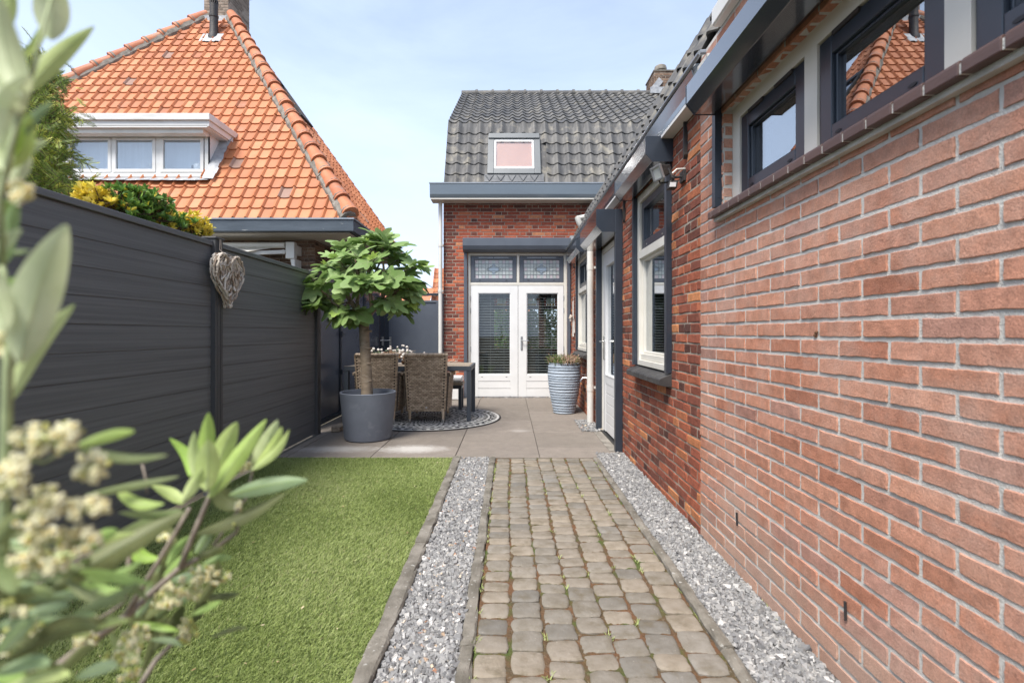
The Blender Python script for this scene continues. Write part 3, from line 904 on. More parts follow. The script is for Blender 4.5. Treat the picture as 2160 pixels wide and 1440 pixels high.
# side door with deep guide posts
s = shutter(wing, 4.975, 6.13, 2.385, 2.165, 0.853, MT['box_dark'], chx=0.055, chz=0.06)
mb = MB(); mb.box(1.040, XW - 0.004, 4.97, 5.035, -0.02, 2.388); mb.cut(); mb.box(1.040, XW - 0.004, 6.065, 6.125, -0.02, 2.164)
gr = mb.build('door_post', MT['navy'], s, bevel=0.003)
mb = MB()
mb.box(1.105, 1.20, 5.037, 5.09, 0.0, 2.16); mb.box(1.105, 1.20, 6.01, 6.063, 0.0, 2.16); mb.box(1.105, 1.20, 5.09, 6.01, 2.10, 2.16)
mb.build('door_frame', MT['cream'], wing, bevel=0.003)
mb = MB(); y0, y1 = 5.094, 6.006; x0, x1 = 1.112, 1.17
ga, gb, gz0, gz1 = 5.235, 5.865, 0.675, 1.955
mb.box(x0, x1, y0, ga, 0.03, 2.095); mb.box(x0, x1, gb, y1, 0.03, 2.095); mb.box(x0, x1, ga, gb, gz1, 2.095); mb.box(x0, x1, ga, gb, 0.585, gz0)
z = 0.03
for k in range(5):
    mb.box(x0 + 0.003, x1, ga, gb, z + 0.006, z + 0.111); z += 0.111
dr = mb.build('door', MT['white'], wing, bevel=0.004)
mb = MB(); b = 0.018
mb.box(x0 - 0.004, x1, ga, ga + b, gz0, gz1); mb.box(x0 - 0.004, x1, gb - b, gb, gz0, gz1); mb.box(x0 - 0.004, x1, ga + b, gb - b, gz0, gz0 + b); mb.box(x0 - 0.004, x1, ga + b, gb - b, gz1 - b, gz1)
mb.build('glazing_bead', MT['white'], dr, bevel=0.003)
mb = MB(); mb.box(1.14, 1.145, ga + b, gb - b, gz0 + b, gz1 - b)
mb.build('pane', MT['pane'], dr)
mb = MB(); mb.box(x0 - 0.010, x0, 5.917, 5.953, 0.86, 1.14)
h = mb.build('handle', MT['steel'], dr, bevel=0.006)
mb = MB(); mb.tube([(x0 - 0.008, 5.935, 1.07), (x0 - 0.055, 5.935, 1.07), (x0 - 0.06, 5.90, 1.07), (x0 - 0.06, 5.81, 1.072)], 0.01, 8)
mb.build('lever', MT['steel'], h, smooth='auto')
mb = MB(); mb.box(1.085, 1.20, 5.037, 6.063, -0.02, 0.018)
mb.build('threshold', MT['black'], wing)
# wall anchors
for y, z0, z1 in ((3.17, 2.27, 2.53), (4.86, 2.24, 2.46), (8.62, 2.28, 2.47)):
    mb = MB()
    mb.prism([(y - 0.006, z1), (y + 0.004, z1 + 0.004), (y + 0.012, z0 + 0.06), (y + 0.012, z0 + 0.01), (y + 0.004, z0 - 0.012), (y - 0.012, z0 + 0.012), (y - 0.012, z0 + 0.06)], lambda a, b, d: (XW - d, a, b), 0.002, 0.026)
    mb.build('wall_anchor', MT['iron'], wing)
# downpipe beside the door, running up behind the shutter boxes
mb = MB(); mb.tube([(1.045, 6.55, 0.0), (1.045, 6.55, 2.30), (1.05, 6.55, 2.50)], 0.043, 14)
for z in (0.42, 1.98): mb.tube([(1.045, 6.55, z), (1.045, 6.55, z + 0.07)], 0.047, 14)
dp = mb.build('downpipe', MT['pipe'], wing, smooth='auto')
mb = MB(); mb.box(1.06, XW - 0.002, 6.53, 6.57, 2.0, 2.03); mb.cut(); mb.box(1.06, XW - 0.002, 6.53, 6.57, 0.45, 0.48)
mb.build('pipe_clip', MT['pipe'], dp)
# pale elbow pipe from the roof valley
mb = MB()
mb.tube([(1.62, 8.85, 3.40), (1.42, 8.60, 3.17), (1.13, 8.52, 3.09)], 0.046, 12)
mb.tube([(1.14, 8.52, 3.12), (1.165, 8.52, 3.04), (1.25, 8.56, 2.92), (1.28, 8.60, 2.80)], 0.048, 12)
mb.build('elbow_pipe', MT['pipe'], wing, smooth='auto')
mb = MB(); mb.box(1.08, 1.29, 9.02, 9.165, 2.74, 2.90)
mb.build('pipe_hopper', MT['lead'], wing)

# =============================================================== EXTENSION (pink brick, right front)
ext = thing('house_extension', 'extension of pale pink brick with a high strip of navy framed windows', 'house', (XW, 1.8, 0))
EO = [(0.66, 2.645, 1.80, 2.33)]
mb = MB()
wall_slab(mb, fr, -0.9, 2.948, -0.08, 2.78, EO, 0.25)
PC = 0.0645
def pinkcol(u, v, L, r): return r
bricks(mb, fr, -0.89, 2.948, -0.04, 2.775, EO, 0.2257, PC, 0.0145, 'run', uph=1.709 - 0.2257 * 14, vph=1.4736 - PC * 24, proud=0.0042, jit=0.0016, inset=0.0016, nu=12, nv=4)
# brick lining of the window recess
mb.build('wall', [MT['brick_pink'], MT['mortar']], ext)
mb = MB()
bricks(mb, lambda u, v, d: (v, u, 2.333 - d), 0.66, 2.64, 1.117, 1.165, (), 0.0645, 0.3, 0.012, 'run', proud=0.004, nu=1, nv=1)
mb.build('lintel', MT['brick_pink'], ext); mb = MB()
bricks(mb, lambda u, v, d: (1.117 + u, 2.647 - d, v), 0.0, 0.05, 1.80, 2.33, (), 0.3, PC, 0.0145, 'run', proud=0.004, nu=1, nv=1)
mb.build('reveal', MT['brick_pink'], ext)
wing_roof(ext, -0.35, 2.915, 1)
mb = MB(); mb.box(1.062, 1.100, -0.4, 2.66, 2.782, 2.865); mb.box(1.070, 1.112, -0.4, 2.66, 2.776, 2.782)
mb.build('fascia', MT['white_old'], ext, bevel=0.003)
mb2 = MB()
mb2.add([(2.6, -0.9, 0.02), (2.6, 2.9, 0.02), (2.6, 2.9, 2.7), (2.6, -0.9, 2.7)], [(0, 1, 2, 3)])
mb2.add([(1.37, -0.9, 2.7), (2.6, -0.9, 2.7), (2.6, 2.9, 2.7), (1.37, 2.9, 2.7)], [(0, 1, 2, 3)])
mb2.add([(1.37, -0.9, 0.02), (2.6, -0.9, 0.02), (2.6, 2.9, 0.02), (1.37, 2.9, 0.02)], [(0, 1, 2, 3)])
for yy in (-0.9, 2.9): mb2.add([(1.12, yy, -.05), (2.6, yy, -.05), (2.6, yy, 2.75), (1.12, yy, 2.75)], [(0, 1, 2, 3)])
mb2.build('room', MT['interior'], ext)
shutter(ext, 0.40, 2.655, 2.468, 2.313, 0.926, MT['box_dark'], rails=[(2.648, 2.688)], rz=(1.83, 2.32), rx=0.04, chx=0.043, chz=0.054)
# frame
xf = 1.165
mb = MB()
mb.box(xf, 1.25, 0.66, 2.643, 2.262, 2.332)
for (a, b) in ((2.563, 2.643), (1.918, 2.000), (1.277, 1.356), (0.66, 0.71)):
    mb.box(xf, 1.25, a, b, 1.80, 2.262); mb.box(xf - 0.0, 1.25, a, b, 1.80, 1.801)
fm_ = mb.build('window_frame', MT['cream'], ext, bevel=0.004)
for (a, b) in ((2.004, 2.559), (1.360, 1.914), (0.714, 1.273)):
    x0, x1 = 1.172, 1.245; z0, z1 = 1.822, 2.256; t = 0.072
    mb = MB()
    mb.box(x0, x1, a, a + t, z0, z1); mb.box(x0, x1, b - t, b, z0, z1); mb.box(x0, x1, a + t, b - t, z0, z0 + 0.105); mb.box(x0, x1, a + t, b - t, z1 - 0.07, z1)
    mb.box(x0 + 0.014, x1, a + t, a + t + 0.012, z0 + 0.105, z1 - 0.07); mb.box(x0 + 0.014, x1, b - t - 0.012, b - t, z0 + 0.105, z1 - 0.07)
    mb.box(x0 + 0.014, x1, a + t + .012, b - t - .012, z1 - 0.082, z1 - 0.07); mb.box(x0 + 0.014, x1, a + t + .012, b - t - .012, z0 + 0.105, z0 + 0.115)
    sh = mb.build('window', MT['sash_navy'], ext, bevel=0.004)
    mb = MB(); mb.box(1.20, 1.205, a + t + 0.012, b - t - 0.012, z0 + 0.115, z1 - 0.082)
    mb.build('pane', MT['pane'], sh)
    for q in (0.2, 0.8):
        mb = MB(); y = a + (b - a) * q
        mb.prism([(y + 0.017 * math.cos(k) * (1), z0 + 0.068 + 0.006 * math.sin(k)) for k in [i * math.pi / 6 for i in range(12)]], lambda p, c, d: (x0 - d, p, c), -0.001, 0.0025)
        mb.build('drain_slot', MT['slot'], sh)
    mb = MB()
    for q in (0.28, 0.72):
        y = a + (b - a) * q; mb.box(x0 - 0.008, x0 + 0.01, y - 0.07, y + 0.07, z1 - 0.012, z1 + 0.004); mb.cut()
    mb.build('vent_strip', MT['iron'], sh)
MT['sill_brown'] = mat('sill_brown', (0.105, 0.060, 0.050), (0.075, 0.045, 0.040), 9, 0.38, 0.3, 120, bdist=0.002, stretch=(1, 0.4, 1), spec=0.5)
mb = MB(); y = 2.705; first = True
L = [0.046, 0.105, 0.105, 0.105, 0.105, 0.105, 0.105, 0.105, 0.105, 0.105, 0.105, 0.105, 0.105, 0.105, 0.105, 0.105, 0.105, 0.105, 0.105, 0.105, 0.105]
for w in L:
    if y < 0.6: break
    mb.prism([(1.056, 1.775), (1.056, 1.806), (1.062, 1.813), (1.168, 1.826), (1.168, 1.775)], lambda a, b, d: (a, d, b), y - w + 0.004, y - 0.004)
    y -= w
wsill = mb.build('window_sill', MT['sill_brown'], ext, bevel=0.003)
mb = MB(); mb.prism([(1.060, 1.7775), (1.060, 1.803), (1.166, 1.822), (1.166, 1.7775)], lambda a, b, d: (a, d, b), 0.6, 2.70)
mb.box(1.085, XW, 0.55, 2.69, 1.758, 1.7765)
mb.build('sill_mortar', MT['mortar'], wsill)
# little wall ties and the nail hole
mb = MB()
for y, z in ((2.46, 0.235), (1.665, 0.225)):
    mb.tube([(XW - 0.009, y, z), (XW - 0.011, y, z + 0.062)], 0.005, 6); mb.cut()
mb.build('weep_vent', MT['iron'], ext)
mb = MB()
mb.ball((XW - 0.004, 1.84, 1.162), 0.009, 0.4, 1, 1, jit=0.3); mb.ball((XW - 0.005, 1.83, 1.172), 0.008, 0.4, 1.4, 0.6, jit=0.3)
MT['rust_plug'] = mat('rust_plug', (0.22, 0.10, 0.045), (0.05, 0.03, 0.02), 60, 0.9)
mb.build('wall_plug', MT['rust_plug'], ext)

# =============================================================== things on the right wall
fl = thing('floodlight', 'black halogen floodlight with motion sensor on a bracket beside the tall side window', 'lamp', (1.02, 3.25, 2.2))
C = P(1398, 362, 3.22)
ax = Vector((-0.90, -0.28, -0.34)).normalized(); sx = ax.cross(Vector((0, 0, 1))).normalized(); sy = sx.cross(ax)
mb = MB()
def fpt(a, b, d): return C + sx * a * 0.82 + sy * b * 0.86 + ax * d
mb.add([fpt(-.058, -.047, .035), fpt(.058, -.047, .035), fpt(.058, .047, .035), fpt(-.058, .047, .035), fpt(-.04, -.032, -.045), fpt(.04, -.032, -.045), fpt(.04, .032, -.045), fpt(-.04, .032, -.045)],
       [(3, 2, 1, 0), (4, 5, 6, 7), (0, 1, 5, 4), (1, 2, 6, 5), (2, 3, 7, 6), (3, 0, 4, 7)])
mb.build('housing', MT['iron'], fl, bevel=0.006)
mb = MB()
for (a, b, w, h) in ((-.056, 0, .008, .05), (.056, 0, .008, .05), (0, .046, .064, .007), (0, -.046, .064, .007)):
    mb.obox(fpt(a, b, .042), sx * w * .85, sy * h * .88, ax * .008)
mb.build('front_frame', MT['hinge'], fl, bevel=0.002)
mb = MB(); mb.obox(fpt(0, 0, .040), sx * .040, sy * .034, ax * .002)
mb.build('lamp_glass', mat('lamp_glass', (0.55, 0.55, 0.53), (0.4, 0.4, 0.4), 30, 0.12, spec=0.8), fl)
mb = MB()
w0 = Vector((XW - 0.002, 3.22, 2.165))
mb.tube([w0, w0 + Vector((-0.05, 0.0, -0.005)), C - ax * .05 + Vector((0.02, 0, -0.05))], 0.008, 8)
mb.tube([C + sx * .06, C + sx * .065 + Vector((0.02, 0, -0.055)), C + Vector((0.07, -0.02, -0.07)), C - sx * .065 + Vector((0.02, 0, -0.055)), C - sx * .06], 0.006, 6)
mb.box(XW - 0.02, XW - 0.002, 3.18, 3.26, 2.13, 2.20)
mb.build('bracket', MT['iron'], fl, smooth='auto')
mb = MB(); mb.tube([P(1446, 356, 3.2), P(1428, 357, 3.2), P(1418, 366, 3.2)], 0.006, 8)
mb.build('cable_tube', MT['pipe'], fl, smooth='auto')
S = P(1418, 391, 3.2)
mb = MB(); mb.obox(S, (0.026, 0, 0), (0, 0.03, 0), (0.004, 0, 0.026)); mb.obox(S + Vector((0, 0, 0.045)), (0.013, 0, 0), (0, 0.013, 0), (0, 0, 0.02))
mb.build('motion_sensor', MT['iron'], fl, bevel=0.006)
mb = MB(); mb.obox(S + Vector((-0.006, -0.031, -0.004)), (0.019, 0, 0), (0, 0.003, 0), (0.002, 0, 0.014))
mb.build('sensor_lens', mat('sensor_lens', (0.6, 0.6, 0.6), None, 8, 0.3), fl)

tp = thing('garden_tap', 'chrome outdoor tap on the brick wall behind the ribbed planter', 'tap', (XW, 7.0, 0.55))
mb = MB(); q = P(1234, 797, 7.0)
mb.tube([(XW - .004, 7.0, q.z), (XW - .10, 7.0, q.z), (XW - .13, 7.0, q.z - .03), (XW - .13, 7.0, q.z - .06)], 0.014, 10); mb.tube([(XW - .004, 7.0, q.z), (XW - .012, 7.0, q.z)], 0.03, 12)
mb.build('spout', MT['steel'], tp, smooth='auto')
mb = MB(); mb.tube([(XW - .07, 7.0, q.z), (XW - .07, 7.0, q.z + .045)], 0.009, 8); mb.box(XW - .11, XW - .03, 6.992, 7.008, q.z + .045, q.z + .055)
mb.build('handle', MT['steel'], tp)

MT['driftwood'] = mat('driftwood', (0.1, 0.1, 0.1), (0.7, 0.66, 0.6), 20, 0.9, 0.6, 60, rnd=[(0, (0.30, 0.215, 0.155)), (0.3, (0.44, 0.36, 0.285)), (0.65, (0.60, 0.535, 0.455)), (1, (0.74, 0.69, 0.62))], stretch=(1, 1, 1))
MT['pale_wood'] = mat('pale_wood', (0.60, 0.58, 0.54), (0.42, 0.38, 0.33), 16, 0.8, 0.4, 60)
an = thing('wall_angel', 'whitewashed wooden angel hanging on the brick wall near the french doors', 'ornament', (1.09, 8.72, 1.35))
mb = MB(); ya = 8.72
mb.prism([(ya - .055, 1.11), (ya + .06, 1.11), (ya + .02, 1.72), (ya - .01, 1.72)], lambda a, b, d: (XW - d, a, b), 0.012, 0.03)
mb.build('body', MT['pale_wood'], an)
mb = MB()
mb.prism([(ya - .13, 1.17), (ya - .03, 1.16), (ya - .02, 1.42), (ya - .08, 1.36)], lambda a, b, d: (XW - d, a, b), 0.008, 0.02)
mb.cut(); mb.prism([(ya + .03, 1.14), (ya + .13, 1.20), (ya + .07, 1.40), (ya + .02, 1.43)], lambda a, b, d: (XW - d, a, b), 0.008, 0.02)
mb.build('wing', MT['pale_wood'], an)
mb = MB()
for k in range(9):
    mb.ball((XW - 0.045 - rng.uniform(0, .02), ya + rng.uniform(-.07, .07), 1.42 + rng.uniform(-.05, .05)), rng.uniform(.018, .032), jit=0.2, nu=6, nv=5)
mb.build('flower_basket', MT['driftwood'], an)
mb = MB(); mb.tube([(XW - 0.02, ya, 1.72), (XW - 0.01, ya + .005, 1.79)], 0.003, 5)
mb.build('string', MT['pale_wood'], an)


# =============================================================== NEIGHBOUR HOUSE (orange roof, left)
nb = thing('neighbour_house', 'neighbouring house with a steep orange tiled roof and a white dormer beyond the fence', 'house', (-6.5, 9.5, 0))
EA = Vector((-2.54, 8.2, 3.0)); AP = Vector((-6.43, 11.7, 8.45)); AL = Vector((-7.0, 11.7, 8.45)); EL = Vector((-11.86, 8.2, 3.0))
PO = [(0, .006), (.045, .030), (.12, .038), (.19, .024), (.25, .002), (.5, -.004), (.75, -.003), (.93, .001), (1.0, .008)]
vf = Vector((0, AP.y - EA.y, AP.z - EA.z)); vrt = Vector((AP.x - EA.x, 0, AP.z - EA.z))
pu = 0.206; nrow = 26; pvf = vf.length / nrow
x_left = -11.9; nc = 47
DX0, DX1 = -8.35, -5.24
def fskip(i, j):
    x = x_left + (i + 0.5) * pu
    y = EA.y + vf.normalized().y * (j + 0.5) * pvf
    z = EA.z + vf.normalized().z * (j + 0.5) * pvf
    return DX0 < x < DX1 and 3.86 < z < 4.78
def ofn(i, j, r):
    if rng.random() < 0.02: return 1.0
    if j > 22 and rng.random() < 0.5: return r * 0.15
    return r * 0.97
hipN = Vector((AP.y - EA.y, EA.x - AP.x, 0)).normalized()
hipL = Vector((-(AL.y - EL.y), AL.x - EL.x, 0)).normalized()
mb = MB()
tiles(mb, (x_left, EA.y - 0.02, EA.z), (1, 0, 0), vf, nc, nrow, pu, pvf, PO, lift=0.030, th=0.034, bulge=0.007, skip=fskip, over=0.05, jit=0.004, cfn=ofn)
Nf = Vector((0, -vf.z, vf.y)).normalized()
def fpl(x, z, n=-0.008):
    t = (z - EA.z) / vf.z
    return Vector((x, EA.y + vf.y * t, z)) + Nf * n
for (a, b, z0, z1) in ((x_left, EA.x, 3.0, 3.84), (x_left, DX0, 3.84, 4.80), (DX1, EA.x, 3.84, 4.80), (x_left, EA.x, 4.80, 8.45)):
    mb.add([fpl(a, z0), fpl(b, z0), fpl(b, z1), fpl(a, z1)], [(0, 1, 2, 3)], 0.1)
rfo = mb.build('roof', MT['orange_tile'], nb, smooth='auto', clip=[(EA, hipN), (EL, hipL), ((0, 0, 8.44), (0, 0, 1))])
mb = MB()
tiles(mb, (EA.x, EA.y - 0.4, EA.z), (0, 1, 0), vrt, 20, 27, 0.205, vrt.length / 27, PO, lift=0.030, th=0.034, bulge=0.007, over=0.05, jit=0.004, cfn=ofn)
mb.add([(EA.x + .01, 7.8, 3.0), (EA.x + .01, 11.9, 3.0), (AP.x + .01, 11.9, 8.45), (AP.x + .01, 7.8, 8.45)], [(0, 1, 2, 3)], 0.1)
mb.build('side_roof', MT['orange_tile'], nb, smooth='auto', clip=[(EA, -hipN), ((0, 0, 8.44), (0, 0, 1))])
mb = MB()
mb.add([(x_left + .4, 11.9, 2.9), (AP.x, 11.9, 8.40), (AL.x, 11.9, 8.40)], [(0, 1, 2)]); mb.add([(EA.x - .04, 11.9, 2.9), (EA.x - .03, 11.9, 3.0), (AP.x, 11.9, 8.4), (AL.x, 11.9, 8.4), (EL.x, 11.9, 3.0), (EL.x, 11.9, 2.9)], [(0, 1, 2, 3, 4, 5)])
mb.build('rear_gable', MT['brick_brown'], nb)


def hip(a, b, n, rad, mb, mc, up):
    d = (b - a); L = d.length; d.normalize()
    for k in range(n):
        p = a + d * (L * k / n) + up * 0.045
        q = a + d * (L * (k + 1.10) / n) + up * 0.03
        j = Vector((rng.uniform(-.008, .008), rng.uniform(-.008, .008), rng.uniform(-.006, .006)))
        mb.tube([p + j, p + d * 0.03 + j, p + d * 0.05 + j, q + j], [rad * 1.10, rad * 1.12, rad * 1.02, rad * 0.86], 14)
        mc.tube([p + d * 0.045, p + d * 0.085], [rad * 1.10, rad * 1.0], 12)
        s_ = Vector((rng.uniform(-.012, .012),) * 3)
        mc.tube([p + up * -0.075 + s_, p + (q - p) * .5 + up * -0.070, q + up * -0.075 + s_], [rad * 1.10, rad * rng.uniform(1.12, 1.2), rad * 1.10], 9)
mb, mc = MB(), MB()
hip(EA + Vector((-0.05, 0.0, 0.05)), AP + Vector((0, 0, 0.02)), 20, 0.125, mb, mc, Vector((0.3, -0.3, 0.9)).normalized())
mb.cut(); mc.cut()
hip(EL, AL + Vector((0, 0, 0.02)), 21, 0.120, mb, mc, Vector((-0.3, -0.3, 0.9)).normalized())
mb.build('hip_tile', MT['orange_ridge'], rfo, smooth='auto')
mc.build('hip_mortar', MT['cement'], rfo, smooth='auto')
mb = MB()                                        # verge of the far edge of the side roof
for k in range(27):
    p = EA + vrt * (k / 27); q = EA + vrt * ((k + 1.15) / 27)
    mb.bar(Vector((p.x, 11.93, p.z + 0.055)), Vector((q.x, 11.93, q.z + 0.03)), 0.09, 0.05)
mb.build('verge_tile', MT['orange_ridge'], rfo, smooth='auto')
# eaves
mb = MB()
mb.prism([(8.10, 2.80), (8.09, 2.985), (8.22, 2.985), (8.22, 2.80)], lambda a, b, d: (d, a, b), -12.0, -2.50)
mb.box(-2.60, -2.50, 8.22, 11.95, 2.80, 2.985)
gt = mb.build('gutter', MT['navy_old'], nb, bevel=0.004)
mb = MB(); mb.box(-12.0, -2.485, 8.075, 8.11, 2.985, 3.008); mb.box(-2.515, -2.485, 8.11, 11.95, 2.985, 3.008)
mb.build('gutter_rim', MT['zinc'], gt)
MT['soffit_ribs'] = mat('soffit_ribs', (0.52, 0.49, 0.43), (0.40, 0.375, 0.33), 5, 0.6, 0.3, 12, stretch=(0.1, 8, 1), bdist=0.01)
mb = MB(); 
for k in range(7):
    mb.box(-12.0, -2.61, 8.225 + k * 0.085, 8.225 + k * 0.085 + 0.08, 2.785 - 0.004 * (k == 0), 2.80)
for k in range(8):
    mb.box(-3.42 + k * 0.1, -3.42 + k * 0.1 + 0.095, 8.825, 11.9, 2.785, 2.80)
mb.build('soffit', MT['soffit_ribs'], nb)
mb = MB()
mb.box(-11.5, -3.40, 8.82, 8.95, 0, 2.80, 0.5, 1); mb.box(-3.5, -3.40, 8.95, 11.9, 0, 2.80, 0.5, 1)
bricks(mb, lambda u, v, d: (u, 8.82 - d, v), -6.6, -3.40, 1.6, 2.80, (), 0.22, 0.062, 0.008, 'mix', uph=-6.6, vph=1.6, nu=3)
bricks(mb, lambda u, v, d: (-3.40 + d, u, v), 8.82, 11.9, 1.4, 2.80, (), 0.22, 0.062, 0.008, 'mix', uph=8.82, vph=1.4, nu=3)
mb.build('wall', [MT['brick_brown'], MT['mortar_old']], nb)
# dormer
YD = 8.76
dm0, dm1 = -8.30, -5.22
mb = MB()
mb.box(dm0, dm1, YD, YD + 0.05, 3.86, 3.945); mb.box(dm0, dm1, YD, YD + 0.05, 4.545, 4.62)
mb.box(dm1 - 0.06, dm1, YD, YD + 0.05, 3.945, 4.545); mb.box(dm0, dm0 + 0.06, YD, YD + 0.05, 3.945, 4.545)
mb.box(dm0, dm1 + 0.02, YD - 0.05, YD, 3.855, 3.89)
mb.add([(dm1, YD, 3.86), (dm1, YD, 4.66), (dm1, 9.28, 4.66), (dm1, 9.20, 4.55)], [(0, 1, 2, 3)]); mb.add([(dm0, YD, 3.86), (dm0, YD, 4.66), (dm0, 9.28, 4.66), (dm0, 9.20, 4.55)], [(0, 1, 2, 3)])
dm = mb.build('dormer', MT['white_old'], nb)
mb = MB()
mb.box(dm0 - .10, dm1 + 0.14, 8.50, 9.32, 4.62, 4.66)
mb.prism([(8.46, 4.735), (8.45, 4.835), (8.47, 4.845), (8.56, 4.845), (8.56, 4.735)], lambda a, b, d: (d, a, b), dm0 - .15, dm1 + 0.20)
mb.prism([(8.50, 4.64), (8.50, 4.735), (8.56, 4.735), (8.56, 4.64)], lambda a, b, d: (d, a, b), dm0 - .12, dm1 + 0.17)
mb.prism([(dm1 + .12, 4.735), (dm1 + .20, 4.735), (dm1 + .205, 4.845), (dm1 + .12, 4.845)], lambda a, b, d: (a, d, b), 8.56, 9.36)
mb.prism([(dm1 + .12, 4.64), (dm1 + .17, 4.64), (dm1 + .17, 4.735), (dm1 + .12, 4.735)], lambda a, b, d: (a, d, b), 8.56, 9.34)
mb.box(dm0 - .1, dm1 + .12, 8.56, 9.36, 4.66, 4.83)
mb.build('dormer_cornice', MT['white_old'], dm, bevel=0.006)
mb = MB()
mb.prism([(8.56, 4.55), (8.66, 4.535), (8.75, 4.56), (8.75, 4.62), (8.56, 4.62)], lambda a, b, d: (d, a, b), dm0, dm1 + 0.03)
mb.build('screen_box', MT['pipe'], dm, bevel=0.004)
wins = [(-7.58, -6.99), (-6.86, -6.16), (-6.02, -5.29)]
wins = [(-7.64, -6.90), (-6.87, -6.13), (-6.05, -5.30)]
for (a, b) in wins:
    mb = MB(); t = 0.055; z0, z1 = 3.95, 4.54
    mb.box(a, a + t, YD - 0.01, YD + 0.045, z0, z1); mb.box(b - t, b, YD - 0.01, YD + 0.045, z0, z1); mb.box(a + t, b - t, YD - 0.01, YD + 0.045, z0, z0 + t); mb.box(a + t, b - t, YD - 0.01, YD + 0.045, z1 - 0.03, z1)
    w = mb.build('dormer_window', MT['white_old'], dm, bevel=0.004)
    mb = MB(); mb.box(a + t, b - t, YD + 0.015, YD + 0.02, z0 + t, z1 - 0.03)
    mb.build('dormer_pane', MT['pane_pale'], dm)
mb = MB()
mb.box(-6.13, -6.05, YD + 0.002, YD + 0.04, 3.945, 4.545); mb.cut(); mb.box(-6.905, -6.865, YD + 0.002, YD + 0.04, 3.945, 4.545); mb.cut(); mb.box(dm0 + .06, -7.64, YD + 0.002, YD + 0.04, 3.945, 4.545)
mb.build('mullion', MT['white_old'], dm)
MT['net'] = mat('net', (0.78, 0.82, 0.86), (0.70, 0.74, 0.78), 3, 0.9, 0.3, 8, stretch=(8, 1, 0.3))
mb = MB(); mb.box(dm0 + .05, dm1 - .05, YD + 0.26, YD + 0.27, 3.9, 4.62); mb.box(dm0 + .05, dm1 - .05, YD + 0.05, YD + 0.25, 3.91, 3.94)
mb.build('net_curtain', MT['net'], dm)
mb = MB()
n = 15
pts = []
for k in range(n + 1):
    x = dm0 + 0.2 + (dm1 + 0.10 - dm0 - 0.2) * k / n
    pts.append(x)
for k in range(n):
    a, b = pts[k], pts[k + 1]
    za, zb = 3.695 + rng.uniform(-.012, .012), 3.695 + rng.uniform(-.012, .012)
    mb.add([fpl(a, za, 0.112), fpl(b, zb, 0.112), (b, YD - 0.02, 3.86), (a, YD - 0.02, 3.86)], [(0, 1, 2, 3)], 0.5)
for k in range(8):
    z0 = 3.74 + k * 0.115; z1 = z0 + 0.115
    w0, w1 = 0.20 + rng.uniform(-.02, .02), 0.20 + rng.uniform(-.02, .02)
    mb.add([fpl(dm1 - 0.002, z0, 0.112), fpl(dm1 + w0 * 0.9, z0, 0.095), fpl(dm1 + w1 * 0.9, z1, 0.095), fpl(dm1 - 0.002, z1, 0.112)], [(0, 1, 2, 3)], 0.5)
mb.build('lead_apron', MT['lead'], dm)
# fan and lamp standing behind the dormer panes
fn = thing('desk_fan', 'round wire desk fan standing behind the middle dormer window', 'fan', (-6.30, YD + 0.14, 3.94))
mb = MB(); fc = Vector((-6.30, YD + 0.12, 4.11))
for rr in (0.155, 0.13, 0.10, 0.07):
    mb.tube([fc + Vector((rr * math.cos(t * math.pi / 10), -0.02, rr * math.sin(t * math.pi / 10))) for t in range(21)], 0.004, 5)
for k in range(12):
    a = k * math.pi / 6; mb.tube([fc + Vector((0, -0.03, 0)), fc + Vector((0.155 * math.cos(a), -0.02, 0.155 * math.sin(a)))], 0.0025, 4)
mb.build('cage', MT['white'], fn)
mb = MB(); mb.tube([fc, fc + Vector((0, .02, -0.165))], 0.012, 8); mb.lathe(fc.x, fc.y, [(0.07, 3.941), (0.07, 3.95), (0.015, 3.965)], 16); mb.ball(fc, 0.035)
mb.build('stand', MT['white'], fn, smooth='auto')
lp = thing('round_lamp', 'white ball shaped lamp standing behind the dormer window next to the desk fan', 'lamp', (-5.46, YD + 0.14, 3.94))
mb = MB(); mb.ball((-5.46, YD + 0.13, 4.06), 0.095, 1.0, 1, 1, nu=20, nv=14)
mb.tube([(-5.46, YD + 0.13, 3.942), (-5.46, YD + 0.13, 3.99)], 0.05, 14)
mb.build('ball', MT['white'], lp, smooth='auto')
mb = MB(); mb.tube([(-5.53, YD + 0.045, 4.06), (-5.522, YD + 0.055, 4.06)], 0.03, 14)
mb.build('opening', MT['iron'], lp)
# chimney, flue, skylight, awning
def nfc(u, v, d): return (u, 11.62 - d, v)
def nfr(u, v, d): return (-6.46 + d, u, v)
mb = MB(); mb.box(-7.02, -6.46, 11.62, 12.55, 7.6, 9.45, 0.5, 1); mb.box(-7.06, -6.42, 11.58, 12.6, 9.45, 9.56, 0.5, 1)
bricks(mb, nfc, -7.02, -6.46, 7.8, 9.44, (), 0.22, 0.064, 0.012, 'mix', uph=-7.02, vph=7.8, nu=3)
bricks(mb, nfr, 11.62, 12.55, 7.8, 9.44, (), 0.22, 0.064, 0.012, 'mix', uph=11.62, vph=7.8, nu=3)
MT['brick_grey'] = brick_mat('brick_grey', [(0, (0.17, 0.13, 0.10)), (0.5, (0.27, 0.21, 0.165)), (1, (0.38, 0.31, 0.25))], (0.09, 0.07, 0.06), (0.7, 90))
nch = mb.build('chimney', [MT['brick_grey'], MT['mortar_old']], nb)
mb = MB(); mb.box(-7.06, -6.40, 11.56, 11.615, 8.22, 8.42); mb.tube([(-6.43, 11.75, 9.3), (-6.22, 11.75, 9.34)], 0.012, 6)
mb.tube([(-6.36 + 0.05 * math.cos(k * .7), 12.2, 9.25 + 0.05 * math.sin(k * .7)) for k in range(10)], 0.008, 5)
mb.build('lead_collar', MT['lead'], nch)
fx, fy, fz = -6.56, 11.25, 7.70
mb = MB()
